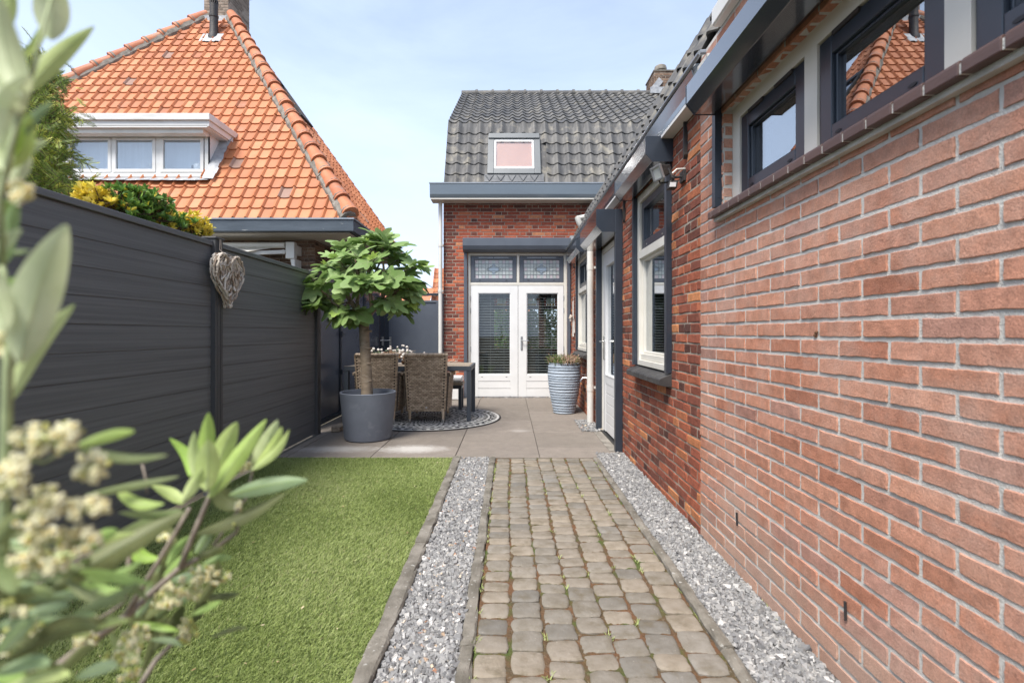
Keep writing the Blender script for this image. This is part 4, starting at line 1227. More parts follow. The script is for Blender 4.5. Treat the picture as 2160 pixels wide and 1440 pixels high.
mb.lathe(fx, fy - 0.03, [(0.12, fz - 0.05), (0.115, fz + 0.03), (0.088, fz + 0.10), (0.085, fz + 0.45), (0.096, fz + 0.46), (0.096, fz + 0.50), (0.084, fz + 0.51), (0.084, fz + 0.75)], 18)
for k in range(14):
    a = k * 2 * math.pi / 14; mb.box(fx + 0.08 * math.cos(a) - .008, fx + 0.08 * math.cos(a) + .008, fy - .03 + 0.08 * math.sin(a) - .008, fy - .03 + 0.08 * math.sin(a) + .008, fz + 0.75, fz + 0.80)
mb.lathe(fx, fy - 0.03, [(0.09, fz + 0.80), (0.085, fz + 0.84)], 18)
flu = mb.build('flue', MT['iron'], nb, smooth='auto')
mb = MB()
for k in range(8):
    a, b = fx - 0.23 + k * 0.058, fx - 0.23 + (k + 1) * 0.058
    mb.add([fpl(a, fz - 0.20 + rng.uniform(-.02, .02), 0.062), fpl(b, fz - 0.20 + rng.uniform(-.02, .02), 0.062), fpl(b, fz + 0.06, 0.062), fpl(a, fz + 0.06, 0.062)], [(0, 1, 2, 3)], 0.4)
mb.build('flue_flashing', MT['lead'], flu)
Nr = Vector((-vrt.z, 0, vrt.x)).normalized(); Nr = -Nr if Nr.z < 0 else Nr
def rpl(y, z, n):
    t = (z - EA.z) / vrt.z
    return Vector((EA.x + vrt.x * t, y, z)) + Nr * n
mb = MB()
def rslab(mb, y0, y1, z0, z1, n0, n1):
    vs = [rpl(y0, z0, n0), rpl(y1, z0, n0), rpl(y1, z1, n0), rpl(y0, z1, n0), rpl(y0, z0, n1), rpl(y1, z0, n1), rpl(y1, z1, n1), rpl(y0, z1, n1)]
    mb.add(vs, [(3, 2, 1, 0), (4, 5, 6, 7), (0, 1, 5, 4), (1, 2, 6, 5), (2, 3, 7, 6), (3, 0, 4, 7)])
rslab(mb, 10.75, 10.82, 5.75, 6.75, 0, 0.10); rslab(mb, 11.33, 11.40, 5.75, 6.75, 0, 0.10); rslab(mb, 10.82, 11.33, 5.75, 5.85, 0, 0.10); rslab(mb, 10.82, 11.33, 6.65, 6.75, 0, 0.10)
sl2 = mb.build('skylight', MT['iron'], nb)
mb = MB(); rslab(mb, 10.82, 11.33, 5.85, 6.65, 0.05, 0.06)
mb.build('pane', MT['pane'], sl2)
aw = thing('awning', 'rolled cream awning on folding arms under the neighbouring eaves', 'awning', (-4.5, 8.5, 2.6))
mb = MB(); mb.box(-3.77, -3.62, 8.50, 8.62, 2.42, 2.70); mb.prism([(-3.70, 2.42), (-3.62, 2.42), (-3.62, 2.22), (-3.66, 2.22)], lambda a, b, d: (a, d, b), 8.52, 8.80); mb.box(-3.70, -3.62, 8.62, 8.81, 2.5, 2.66)
mb.build('bracket', MT['pipe'], aw, bevel=0.01)
mb = MB(); mb.tube([(-6.6, 8.53, 2.645), (-3.78, 8.53, 2.645)], 0.05, 14)
mb.build('cassette', MT['cream'], aw, smooth='auto')
mb = MB(); mb.add([(-6.6, 8.50, 2.60), (-3.95, 8.50, 2.60), (-4.25, 8.12, 2.47), (-6.6, 8.0, 2.42)], [(0, 1, 2, 3)]); mb.add([(-6.6, 8.0, 2.42), (-4.25, 8.12, 2.47), (-4.25, 8.12, 2.42), (-6.6, 8.0, 2.37)], [(0, 1, 2, 3)])
mb.build('fabric', MT['cream'], aw)
mb = MB(); mb.bar((-3.78, 8.5, 2.53), (-4.55, 8.15, 2.44), 0.045, 0.06); mb.ball((-3.80, 8.5, 2.53), 0.04)
mb.build('arm', MT['pipe'], aw)

# =============================================================== FENCE
fe = thing('garden_fence', 'anthracite composite board fence with posts along the lawn', 'fence', (-2.25, 2.9, 0))
def panel(y0, y1):
    mb = MB(); n = 12; p = 0.1505
    for k in range(n):
        z = 0.015 + k * p
        mb.box(-2.268, -2.238, y0, y1, z, z + p - 0.007)
        mb.box(-2.262, -2.242, y0, y1, z + p - 0.007, z + p)
    b = mb.build('board_panel', MT['fence'], fe)
    mb = MB(); mb.box(-2.285, -2.222, y0, y1, 1.823, 1.86)
    mb.build('top_rail', MT['fence'], b, bevel=0.004)
for (a, b) in ((-0.2, 1.84), (1.94, 3.79), (3.89, 5.81)): panel(a, b)
for y in (1.84, 3.79, 5.81):
    mb = MB(); mb.box(-2.295, -2.205, y, y + 0.10, -0.05, 1.875)
    for q in (0.03, 0.07): mb.box(-2.204, -2.202, y + q - .004, y + q + .004, 0, 1.86)
    po = mb.build('post', MT['fence_post'], fe, bevel=0.004)
    mb = MB(); mb.box(-2.305, -2.195, y - 0.01, y + 0.11, 1.877, 1.892)
    mb.build('post_cap', MT['fence_post'], po, bevel=0.004)
ht = thing('driftwood_heart', 'heart made of grey driftwood sticks hanging by twine on the fence post', 'ornament', (-2.2, 3.85, 1.7))
mb = MB()
HP = []
for k in range(72):
    t = 2 * math.pi * k / 72
    HP.append((math.sin(t) ** 3 * 1.0, (13 * math.cos(t) - 5 * math.cos(2 * t) - 2 * math.cos(3 * t) - math.cos(4 * t)) / 15.0))
def inheart(a, b):
    c = False
    for i in range(72):
        (x1, y1), (x2, y2) = HP[i], HP[i - 1]
        if (y1 > b) != (y2 > b) and a < (x2 - x1) * (b - y1) / (y2 - y1) + x1: c = not c
    return c
hy, hz, hs = 3.885, 1.60, 0.200
def stick(x, p, q, w):
    P0 = Vector((x, hy + p[0] * hs, hz + p[1] * hs * 1.10)); P1 = Vector((x + rng.uniform(-.012, .012), hy + q[0] * hs, hz + q[1] * hs * 1.10))
    mb.tube([P0, (P0 + P1) / 2 + Vector((rng.uniform(-.004, .004), rng.uniform(-.003, .003), 0)), P1], [w * .8, w, w * .6], 6)
for k in range(0, 72, 2):
    for dx in (0.0, 0.025, 0.045):
        p, q = HP[k - 2], HP[(k + 1) % 72]
        stick(-2.19 + dx + rng.uniform(0, .008), (p[0] * .96, p[1] * .96), (q[0] * .96, q[1] * .96), rng.uniform(.006, .0095))
n = 0
while n < 230:
    a, b = rng.uniform(-1, 1), rng.uniform(-1.15, .85)
    if not inheart(a, b): continue
    L = rng.uniform(0.03, 0.09); th = math.pi / 2 + (0.45 if a > 0 else -0.45) * (1 if rng.random() < .8 else -1) + rng.gauss(0, 0.4)
    dy, dz = math.cos(th) * L / hs / 2, math.sin(th) * L / hs / 2
    if not (inheart(a + dy, b + dz) and inheart(a - dy, b - dz)): continue
    stick(-2.19 + rng.uniform(0.0, 0.055), (a - dy, b - dz), (a + dy, b + dz), rng.uniform(0.0045, 0.009)); n += 1
mb.build('sticks', MT['driftwood'], ht)
mb = MB(); mb.tube([(-2.15, hy - .05, hz + .15), (-2.196, 3.83, 1.80), (-2.2, 3.84, 1.88)], 0.004, 5); mb.tube([(-2.15, hy + .05, hz + .16), (-2.196, 3.855, 1.79), (-2.2, 3.85, 1.88)], 0.004, 5)
mb.build('twine', MT['driftwood'], ht)

# metal side panels and gate beyond the fence
sp = thing('metal_screen', 'glossy slate blue sheet metal screen panels beyond the end of the fence', 'screen', (-2.42, 7.6, 0))
for (a, b) in ((5.93, 7.18), (7.26, 8.36), (8.44, 9.48)):
    mb = MB(); mb.box(-2.46, -2.42, a, b, 0.06, 1.92)
    mb.build('panel', MT['panel'], sp, bevel=0.004)
for y in (7.19, 8.37):
    mb = MB(); mb.box(-2.47, -2.40, y, y + 0.06, 0.0, 1.94)
    po = mb.build('post', MT['navy'], sp, bevel=0.003)
    mb = MB()
    for z in (0.62, 1.15, 1.72): mb.box(-2.40, -2.37, y - .02, y + .08, z - 0.02, z + 0.02); mb.tube([(-2.38, y - .01, z - .04), (-2.38, y - .01, z + .04)], 0.012, 8); mb.cut()
    mb.build('hinge', MT['navy'], po)
mb = MB(); mb.box(-2.47, -2.39, 5.93, 9.41, 0.005, 0.055)
mb.build('bottom_rail', MT['navy'], sp)
ga_ = thing('metal_gate', 'slate blue sheet metal gate under a tubular frame between the house corner and the screen', 'gate', (-1.8, 9.45, 0))
mb = MB()
mb.box(-2.24, -1.33, 9.44, 9.47, 0.10, 1.765)
lf = mb.build('leaf', MT['gate'], ga_, bevel=0.004)
mb = MB(); mb.box(-2.25, -1.32, 9.425, 9.439, 1.735, 1.775); mb.box(-2.25, -2.20, 9.425, 9.439, 0.09, 1.735); mb.box(-1.365, -1.32, 9.425, 9.439, 0.09, 1.735); mb.box(-2.20, -1.365, 9.425, 9.439, 0.09, 0.13)
mb.build('leaf_frame', MT['gate'], lf, bevel=0.003)
mb = MB(); mb.box(-1.275, -1.225, 9.42, 9.47, 0, 1.865); mb.box(-2.40, -1.225, 9.42, 9.47, 1.866, 1.91); mb.box(-2.415, -2.33, 9.42, 9.47, 0, 1.865); mb.box(-2.329, -2.245, 9.43, 9.47, 0.1, 1.76)
mb.build('gate_frame', MT['navy'], ga_, bevel=0.003)
mb = MB()
for z in (1.60, 0.5): mb.box(-1.33, -1.27, 9.41, 9.44, z - .02, z + .02); mb.tube([(-1.30, 9.40, z - .05), (-1.30, 9.40, z + .05)], 0.014, 8); mb.cut()
mb.build('hinge', MT['navy'], ga_)
mb = MB()
for x in (-2.22, -2.36): mb.box(x - .018, x + .018, 9.405, 9.424, 0.93, 1.10); mb.tube([(x, 9.41, 1.03), (x, 9.36, 1.03), (x - (0.10 if x > -2.3 else 0.03), 9.355, 1.03)], 0.009, 8); mb.cut()
mb.build('handle', MT['steel'], ga_)
br = MB()
br.box(-0.05, 0.05, -0.06, 0.06, 0, 0.055)
st = thing('broken_brick', 'small broken piece of pale brick lying at the foot of the end fence post', 'brick', (-2.05, 6.02, 0.004))
mb = MB()
for k in range(1):
    vs = [(-2.05 + a * .055 + rng.uniform(-.01, .01), 6.02 + b * .07 + rng.uniform(-.012, .012), 0.004 + c * .062 + rng.uniform(-.006, .006) * c) for a, b, c in ((-1, -1, 0), (1, -1, 0), (1, 1, 0), (-1, 1, 0), (-1, -1, 1), (1, -1, 1), (1, 1, 1), (-1, 1, 1))]
    mb.add(vs, [(3, 2, 1, 0), (4, 5, 6, 7), (0, 1, 5, 4), (1, 2, 6, 5), (2, 3, 7, 6), (3, 0, 4, 7)])
mb.build('chunk', mat('rubble', (0.36, 0.28, 0.20), (0.2, 0.16, 0.12), 30, 0.95, 0.9, 40), st, bevel=0.008)

# far house beyond the gate
fh = thing('distant_house', 'distant house with a bright orange tiled roof beyond the metal gate', 'house', (-1.5, 23, 0))
mb = MB()
PW = [(i / 6, 0.03 * math.cos(2 * math.pi * i / 6)) for i in range(7)]
tiles(mb, (-3.46, 22.0, 2.10), (1, 0, 0), (0, 1.0, 1.55), 18, 9, 0.24, 0.265, PW, lift=0.03, th=0.03)
mb.add([(-3.46, 22.02, 2.1), (1.0, 22.02, 2.1), (1.0, 23.3, 4.06), (-3.46, 23.3, 4.06)], [(0, 1, 2, 3)], 0.2)
mb.build('roof', MT['orange_tile'], fh)
mb = MB(); mb.box(-6.6, 1.0, 22.4, 27.0, 0, 2.1)
mb.build('wall', MT['brick_back'], fh)
mb = MB(); mb.add([(-6.6, 20.6, 2.35), (-3.3, 20.6, 2.35), (-3.3, 22.3, 3.15), (-6.6, 22.3, 3.15)], [(0, 1, 2, 3)], 0.9)
mb.build('porch_roof', MT['orange_ridge'], fh)
mb = MB(); mb.box(-6.6, -3.50, 21.2, 21.3, 3.06, 3.20)
mb.build('gutter', MT['white'], fh)


# =============================================================== GROUND
def structure(o, label, cat):
    return tag(o, label, cat, kind='structure')


mb = MB(); mb.add([(-150, -150, -0.07), (150, -150, -0.07), (150, 150, -0.07), (-150, 150, -0.07)], [(0, 1, 2, 3)])
structure(mb.build('ground', mat('earth', (0.10, 0.085, 0.06), (0.06, 0.055, 0.035), 2, 0.95)), 'bare earth under the gardens and houses', 'ground')

# patio slabs
def stain_mat():
    m, nt, b = new_mat('concrete_slab')
    vec = coords(nt)
    rp = ramp(nt, [(0, (0.180, 0.156, 0.132)), (0.5, (0.200, 0.173, 0.147)), (1, (0.222, 0.192, 0.164))]); nt.links.new(attr(nt), rp.inputs[0])
    f = ramp(nt, [(0.3, 0.86), (0.7, 1.12)]); nt.links.new(noise(nt, vec, 7, 6, 0.7), f.inputs[0])
    c = mixc(nt, 1.0, rp.outputs[0], f.outputs[0], 'MULTIPLY')
    f = ramp(nt, [(0.36, 0.80), (0.64, 1.16)]); nt.links.new(noise(nt, vec, 260, 2, 0.6), f.inputs[0])
    c = mixc(nt, 1.0, c, f.outputs[0], 'MULTIPLY')
    f = ramp(nt, [(0.60, 0.0), (0.78, 0.5)]); nt.links.new(noise(nt, vec, 3.3, 6, 0.7), f.inputs[0])
    c = mixc(nt, f.outputs[0], c, (0.15, 0.135, 0.115))
    for (sx_, sy_, ax_, ay_, k) in ((-0.98, 5.11, 2.4, 4.5, 0.62), (-1.74, 5.10, 2.0, 5.5, 0.5), (0.12, 6.05, 7, 10, 0.25)):
        mp = nd(nt, "ShaderNodeMapping"); mp.inputs["Location"].default_value = (-sx_ * ax_, -sy_ * ay_, 0); mp.inputs["Scale"].default_value = (ax_, ay_, 0)
        nt.links.new(vec, mp.inputs["Vector"])
        ln = nd(nt, "ShaderNodeVectorMath", operation='LENGTH'); nt.links.new(mp.outputs[0], ln.inputs[0])
        rr = mth(nt, 'ADD', ln.outputs["Value"], mth(nt, 'MULTIPLY', noise(nt, vec, 14, 5, 0.7), 1.2))
        f = ramp(nt, [(0.55, 1.0), (1.0, 0.0)])
        nt.links.new(mth(nt, 'MULTIPLY', rr, 0.62), f.inputs[0])
        c = mixc(nt, mixfac(nt, f.outputs[0], k), c, (0.56, 0.54, 0.51))
    nt.links.new(c, b.inputs["Base Color"]); b.inputs["Roughness"].default_value = 0.85; b.inputs["Specular IOR Level"].default_value = 0.3
    bp = nd(nt, "ShaderNodeBump"); bp.inputs["Strength"].default_value = 0.35; bp.inputs["Distance"].default_value = 0.002
    nt.links.new(noise(nt, vec, 240, 3, 0.6), bp.inputs["Height"]); nt.links.new(bp.outputs[0], b.inputs["Normal"])
    return m
MT['slab'] = stain_mat()
MT['joint'] = mat('joint', (0.10, 0.088, 0.072), (0.055, 0.05, 0.04), 20, 0.95)
mb = MB()
xs = [-2.112, -1.315, -0.517, 0.286, 1.108]
ys = [4.765, 5.18, 5.975, 6.77, 7.565, 8.36, 9.12]
for i in range(4):
    for j in range(6):
        dy = (0.012 if i == 2 else 0.0)
        a, b = ys[j] + (dy if j else 0), ys[j + 1] + (dy if j < 5 else 0)
        zt = rng.uniform(-0.0015, 0.0015)
        lump(mb, lambda u, v, d: (u, v, d), xs[i] + 0.003, xs[i + 1] - 0.003, a + 0.003, b - 0.003, -0.05, zt, 0.004, 3, 3, 0.0006)
mb.box(-2.40, 1.11, 4.76, 9.125, -0.06, -0.012, 0.5, 1)
mb.box(-2.39, -2.118, 5.94, 9.40, -0.05, -0.006, 0.3, 0)
mb.box(-2.20, -2.118, 4.78, 5.94, -0.05, -0.002, 0.9, 0)
mb.box(-2.4, -1.2, 9.126, 13.0, -0.055, -0.008, 0.4, 0)
structure(mb.build('patio', [MT['slab'], MT['joint']]), 'patio of large taupe concrete slabs with pale stains', 'patio')
mb = MB(); mb.box(0.99, 1.112, 5.0, 5.98, -0.02, 0.004)
structure(mb.build('doorstep', MT['cement']), 'narrow pale concrete strip in front of the white side door', 'doorstep')

# kerbs: weathered concrete edging
MT['kerb'] = mat('kerb', (0.225, 0.205, 0.172), (0.115, 0.103, 0.082), 8, 0.95, 0.9, 70, bdist=0.006, dirt=((0.085, 0.075, 0.055), 5, 0.52, 0.72), speck=((0.34, 0.33, 0.30), 45, 0.64))
def kerb(x0, x1, y0, y1, zt, lab):
    mb = MB(); y = y0
    while y < y1 - 0.05:
        L = min(rng.uniform(0.9, 1.0), y1 - y)
        n = 14
        tl = rng.uniform(-.004, .004)
        vs, fs = [], []
        for k in range(n + 1):
            yy = y + 0.003 + (L - 0.006) * k / n
            j = lambda: rng.uniform(-.005, .005)
            vs += [(x0 + j(), yy, -0.06), (x0 + j(), yy, zt - 0.008 + tl + j() * .6), (x0 + 0.008 + j(), yy, zt + tl + j() * .6), ((x0 + x1) / 2, yy, zt + 0.002 + tl + j() * .6), (x1 - 0.008 + j(), yy, zt + tl + j() * .6), (x1 + j(), yy, zt - 0.009 + tl + j() * .6), (x1 + j(), yy, -0.06)]
        for k in range(n):
            for i in range(6):
                fs.append((k * 7 + i, k * 7 + i + 1, k * 7 + 8 + i, k * 7 + 7 + i))
        fs.append(tuple(range(7))); fs.append(tuple(n * 7 + i for i in range(6, -1, -1)))
        mb.add(vs, fs); y += L
    return structure(mb.build('kerb', MT['kerb'], smooth=False), lab, 'kerb')
kerb(-0.525, -0.455, 0.9, 4.755, 0.022, 'weathered concrete kerb between the lawn and the white gravel')
kerb(-0.188, -0.133, 0.9, 4.755, 0.008, 'narrow concrete kerb between the white gravel and the cobbles')
kerb(0.782, 0.832, 0.9, 4.755, 0.008, 'narrow concrete kerb between the cobbles and the gravel along the brick wall')

# cobbled path
MT['cobble'] = mat('cobble', (0.1, 0.1, 0.1), (0.62, 0.58, 0.50), 16, 0.78, 0.7, 55, bdist=0.005, spec=0.35,
                   rnd=[(0, (0.160, 0.150, 0.133)), (0.3, (0.208, 0.188, 0.157)), (0.55, (0.24, 0.209, 0.170)), (0.8, (0.27, 0.232, 0.182)), (1, (0.205, 0.194, 0.174))],
                   dirt=((0.12, 0.098, 0.062), 9, 0.52, 0.74), speck=((0.33, 0.30, 0.25), 110, 0.68))
MT['moss'] = mat('moss', (0.150, 0.070, 0.030), (0.085, 0.066, 0.034), 7, 0.98, 1.0, 110, bdist=0.012, dirt=((0.07, 0.095, 0.018), 5, 0.50, 0.62), speck=((0.20, 0.16, 0.11), 70, 0.62))
mb = MB()
x0p, x1p = -0.128, 0.778; ncx = 7
cw = (x1p - x0p) / ncx
cob = []
for c in range(ncx):
    y = 1.0 + rng.uniform(-0.06, 0.06)
    while y < 4.745:
        L = rng.uniform(0.082, 0.128) * (1.06 if y < 2.6 else 1.0)
        y1 = min(y + L, 4.75)
        if y1 - y > 0.05:
            cx = x0p + (c + 0.5) * cw + 0.006 * math.sin(y * 3 + c) ; cy = (y + y1) / 2
            w, l = cw / 2 - rng.uniform(0.003, 0.009), (y1 - y) / 2 - rng.uniform(0.002, 0.007)
            n = 20; pw = rng.uniform(5.5, 12.0)
            ph = [rng.uniform(0, 6.28) for _ in range(4)]; am = [rng.uniform(0, .045) for _ in range(4)]
            rot = rng.gauss(0, 0.045); tx, ty = rng.gauss(0, 0.022), rng.gauss(0, 0.022); zt = rng.uniform(-0.004, 0.004)
            vs = []
            for (ins, dz) in ((0.0, -0.035), (-0.001, -0.006), (0.003, -0.002), (0.008, 0.0), (0.03, 0.0008)):
                for k in range(n):
                    a = 2 * math.pi * (k + 0.5) / n
                    ca, sa = math.cos(a), math.sin(a)
                    q = (abs(ca) ** pw + abs(sa) ** pw) ** (-1 / pw)
                    q *= 1 + sum(am[i] * math.sin((i + 2) * a + ph[i]) for i in range(4)) * 0.8
                    X, Y = q * ca * max(0.004, w - ins), q * sa * max(0.004, l - ins)
                    X, Y = X * math.cos(rot) - Y * math.sin(rot), X * math.sin(rot) + Y * math.cos(rot)
                    vs.append((cx + X, cy + Y, zt + dz + tx * X + ty * Y + rng.uniform(-.0007, .0007)))
            fs = [(r * n + k, r * n + (k + 1) % n, (r + 1) * n + (k + 1) % n, (r + 1) * n + k) for r in range(4) for k in range(n)]
            fs.append(tuple(4 * n + k for k in range(n)))
            mb.add(vs, fs); cob.append((cx, cy, w, l))
        y = y1
nx, ny = 60, 240
vs, fs = [], []
for i in range(nx + 1):
    for j in range(ny + 1):
        x = -0.131 + (0.780 + 0.131) * i / nx; y = 0.95 + (4.757 - 0.95) * j / ny
        vs.append((x, y, -0.0085 + rng.uniform(-.0035, .0035)))
for i in range(nx):
    for j in range(ny):
        a = i * (ny + 1) + j; fs.append((a, a + ny + 1, a + ny + 2, a + 1))
mb.add(vs, fs, 0.5, 1)
structure(mb.build('path', [MT['cobble'], MT['moss']], smooth='auto'), 'cobbled garden path of worn grey setts with mossy rust coloured joints', 'path')


def rot_np(n):
    q = nrg.normal(size=(n, 4)); q /= np.linalg.norm(q, axis=1, keepdims=True)
    w, x, y, z = q.T
    return np.stack([np.stack([1 - 2 * (y * y + z * z), 2 * (x * y - z * w), 2 * (x * z + y * w)], 1),
                     np.stack([2 * (x * y + z * w), 1 - 2 * (x * x + z * z), 2 * (y * z - x * w)], 1),
                     np.stack([2 * (x * z - y * w), 2 * (y * z + x * w), 1 - 2 * (x * x + y * y)], 1)], 1)


CUBE = np.array([(-1, -1, -1), (1, -1, -1), (1, 1, -1), (-1, 1, -1), (-1, -1, 1), (1, -1, 1), (1, 1, 1), (-1, 1, 1)], float)
CF = np.array([(3, 2, 1, 0), (4, 5, 6, 7), (0, 1, 5, 4), (1, 2, 6, 5), (2, 3, 7, 6), (3, 0, 4, 7)])
MT['gravel'] = mat('gravel', (0.1, 0.1, 0.1), (0.8, 0.78, 0.75), 60, 0.8, 0.4, 120, bdist=0.002,
                   rnd=[(0, (0.15, 0.15, 0.153)), (0.25, (0.205, 0.205, 0.207)), (0.6, (0.27, 0.268, 0.263)), (0.9, (0.36, 0.356, 0.347)), (0.965, (0.62, 0.60, 0.57)), (0.985, (0.50, 0.41, 0.30)), (1, (0.36, 0.16, 0.09))])
def gravel(n, x0, x1, y0, y1, zb, label, power=1.0, rnd_shift=0.0):
    y = y0 + (y1 - y0) * nrg.random(n) ** power
    x = x0 + (x1 - x0) * nrg.random(n)
    s = nrg.lognormal(math.log(0.0060), 0.32, n)
    v = CUBE[None] * (np.array([1.25, 0.95, 0.62])[None, None] * s[:, None, None]) * (1 + nrg.uniform(-0.45, 0.25, (n, 8, 3)))
    v = np.einsum('nij,nkj->nki', rot_np(n), v)
    z = zb + 0.012 * nrg.random(n)
    v += np.stack([x, y, z], 1)[:, None, :]
    f = (np.arange(n)[:, None, None] * 8 + CF[None]).reshape(-1, 4)
    r = np.repeat(np.clip(nrg.random(n) + rnd_shift, 0, 1), 6)
    o = np_mesh('gravel', v.reshape(-1, 3), f, MT['gravel'], rnd=r)
    return tag(o, label, 'gravel', kind='stuff')
gravel(19000, -0.452, -0.190, 1.0, 4.752, -0.012, 'strip of white grey crushed stone between the two kerbs', 1.15)
gravel(19000, 0.836, 1.108, 1.0, 4.93, -0.012, 'strip of grey crushed stone along the foot of the brick walls', 1.15, -0.05)
gravel(900, 0.86, 1.10, 5.98, 6.72, 0.006, 'small patch of gravel round the foot of the downpipe')
gravel(900, -0.75, 1.1, 9.122, 9.17, -0.004, 'thin line of gravel along the sill of the french doors')
mb = MB(); mb.box(-0.455, -0.188, 0.9, 4.755, -0.05, -0.010); mb.box(0.832, 1.112, 0.9, 4.955, -0.05, -0.010)
structure(mb.build('gravel_bed', mat('gravel_bed', (0.20, 0.20, 0.20), (0.07, 0.07, 0.07), 70, 0.95, 1.0, 90)), 'bed of grit under the gravel strips', 'ground')

# lawn
MT['grass'] = mat('grass', (0.1, 0.1, 0.1), None, 8, 0.55, spec=0.25, transl=0.25,
                  rnd=[(0, (0.135, 0.180, 0.050)), (0.3, (0.245, 0.315, 0.088)), (0.55, (0.350, 0.425, 0.142)), (0.8, (0.44, 0.50, 0.21)), (0.93, (0.44, 0.44, 0.24)), (1.0, (0.50, 0.43, 0.26))])
mb = MB(); mb.box(-2.19, -0.528, -0.2, 4.757, -0.06, -0.010)
structure(mb.build('lawn_base', mat('turf_base', (0.09, 0.125, 0.032), (0.06, 0.085, 0.024), 30, 0.95)), 'matted base of the lawn under the blades', 'lawn')
NB = 260000
y = 1.25 + (4.76 - 1.25) * nrg.random(NB) ** 1.25
x = -2.19 + (2.19 - 0.515) * nrg.random(NB)
keep = (x < -0.522 + 0.012 * nrg.random(NB))
x, y = x[keep], y[keep]; n = len(x)
pt = np.sin(x * 5.1 + y * 2.3) * 0.5 + np.sin(x * 2.3 - y * 3.9 + 1.0) * 0.5 + np.sin(x * 9 + y * 7) * 0.25
hd = nrg.random(n) * 2 * np.pi
lean = np.stack([np.cos(hd) * 0.75 + 0.18, np.sin(hd) * 0.75 - 0.22 + 0.12 * pt], 1) * nrg.uniform(0.4, 1.35, (n, 1))
L = nrg.uniform(0.011, 0.021, n)
wd = nrg.uniform(0.0009, 0.0015, n)
side = np.stack([-np.sin(hd + 0.6), np.cos(hd + 0.6)], 1) * wd[:, None]
base = np.stack([x, y, np.full(n, -0.010)], 1)
S3 = np.concatenate([side, np.zeros((n, 1))], 1)
D1 = np.concatenate([lean * 0.35, np.ones((n, 1)) * 0.9], 1) * L[:, None] * 0.55
D2 = np.concatenate([lean * 1.0, np.full((n, 1), 0.9)], 1) * L[:, None]
V = np.stack([base - S3, base + S3, base + D1 - S3 * 0.9, base + D1 + S3 * 0.9, base + D2 - S3 * 0.25, base + D2 + S3 * 0.25], 1)
FI = np.array([(0, 1, 3, 2), (2, 3, 5, 4)])
f = (np.arange(n)[:, None, None] * 6 + FI[None]).reshape(-1, 4)
r = np.repeat(np.clip(nrg.random(n) * 0.62 + 0.20 + 0.11 * pt + (nrg.random(n) < 0.03) * 0.3, 0, 1), 2)
tag(np_mesh('grass', V.reshape(-1, 3), f, MT['grass'], rnd=r, smooth=True), 'short dense green lawn between the fence and the kerb', 'grass', kind='stuff')
DL = MB()                                        # a few dry leaf scraps on the lawn and gravel
for _ in range(60):
    X_, Y_ = (rng.uniform(-2.1, -.55), rng.uniform(1.6, 4.7)) if rng.random() < .7 else (rng.uniform(-.44, -.2), rng.uniform(1.6, 4.7))
    a = rng.uniform(0, 6.28); L_ = rng.uniform(.005, .014); d = Vector((math.cos(a), math.sin(a), rng.uniform(-.3, .3))) * L_; s_ = Vector((-math.sin(a), math.cos(a), .2)) * L_ * .35
    q = Vector((X_, Y_, .011)); DL.add([q - d, q + s_, q + d, q - s_], [(0, 1, 2, 3)])
tag(DL.build('litter', mat('dry_leaf', (0.1, 0.1, 0.1), None, 9, 0.8, rnd=[(0, (0.20, 0.12, 0.06)), (0.6, (0.42, 0.32, 0.17)), (1, (0.6, 0.52, 0.36))])), 'scraps of dry leaf lying on the lawn and the gravel', 'litter', kind='stuff')
# weeds in the joints and along the kerbs
WV, WR = [], []
spots = []
for _ in range(46):
    cx, cy, w, l = rng.choice(cob)
    spots.append((cx + rng.choice((-1, 1)) * (w + 0.006), cy + rng.choice((-1, 1)) * (l + 0.005)))
for _ in range(34): spots.append((-0.131 + rng.uniform(-.004, .006), rng.uniform(1.6, 4.7)))
for _ in range(12): spots.append((0.779, rng.uniform(1.6, 4.7)))
for _ in range(14): spots.append((1.10, rng.uniform(1.6, 4.6)))
for (sx_, sy_) in spots:
    for k in range(rng.randint(5, 13)):
        a = rng.uniform(0, 6.28); L_ = rng.uniform(0.012, 0.034); s = 0.0013
        b = Vector((sx_ + rng.gauss(0, .006), sy_ + rng.gauss(0, .008), -0.010)); t = Vector((math.cos(a) * .8, math.sin(a) * .8, 0.8)).normalized()
        sd = Vector((-math.sin(a), math.cos(a), 0)) * s
        m_ = b + t * L_ * .55; e = b + t * L_ + Vector((0, 0, -L_ * .15))
        WV += [b - sd, b + sd, m_ - sd, m_ + sd, e - sd * .2, e + sd * .2]; rr = rng.uniform(0.3, 0.85); WR += [rr, rr]
WV = np.array([tuple(p) for p in WV]); n = len(WV) // 6
tag(np_mesh('weeds', WV, (np.arange(n)[:, None, None] * 6 + FI[None]).reshape(-1, 4), MT['grass'], rnd=np.array(WR)), 'small tufts of grass growing in the path joints', 'weeds', kind='stuff')


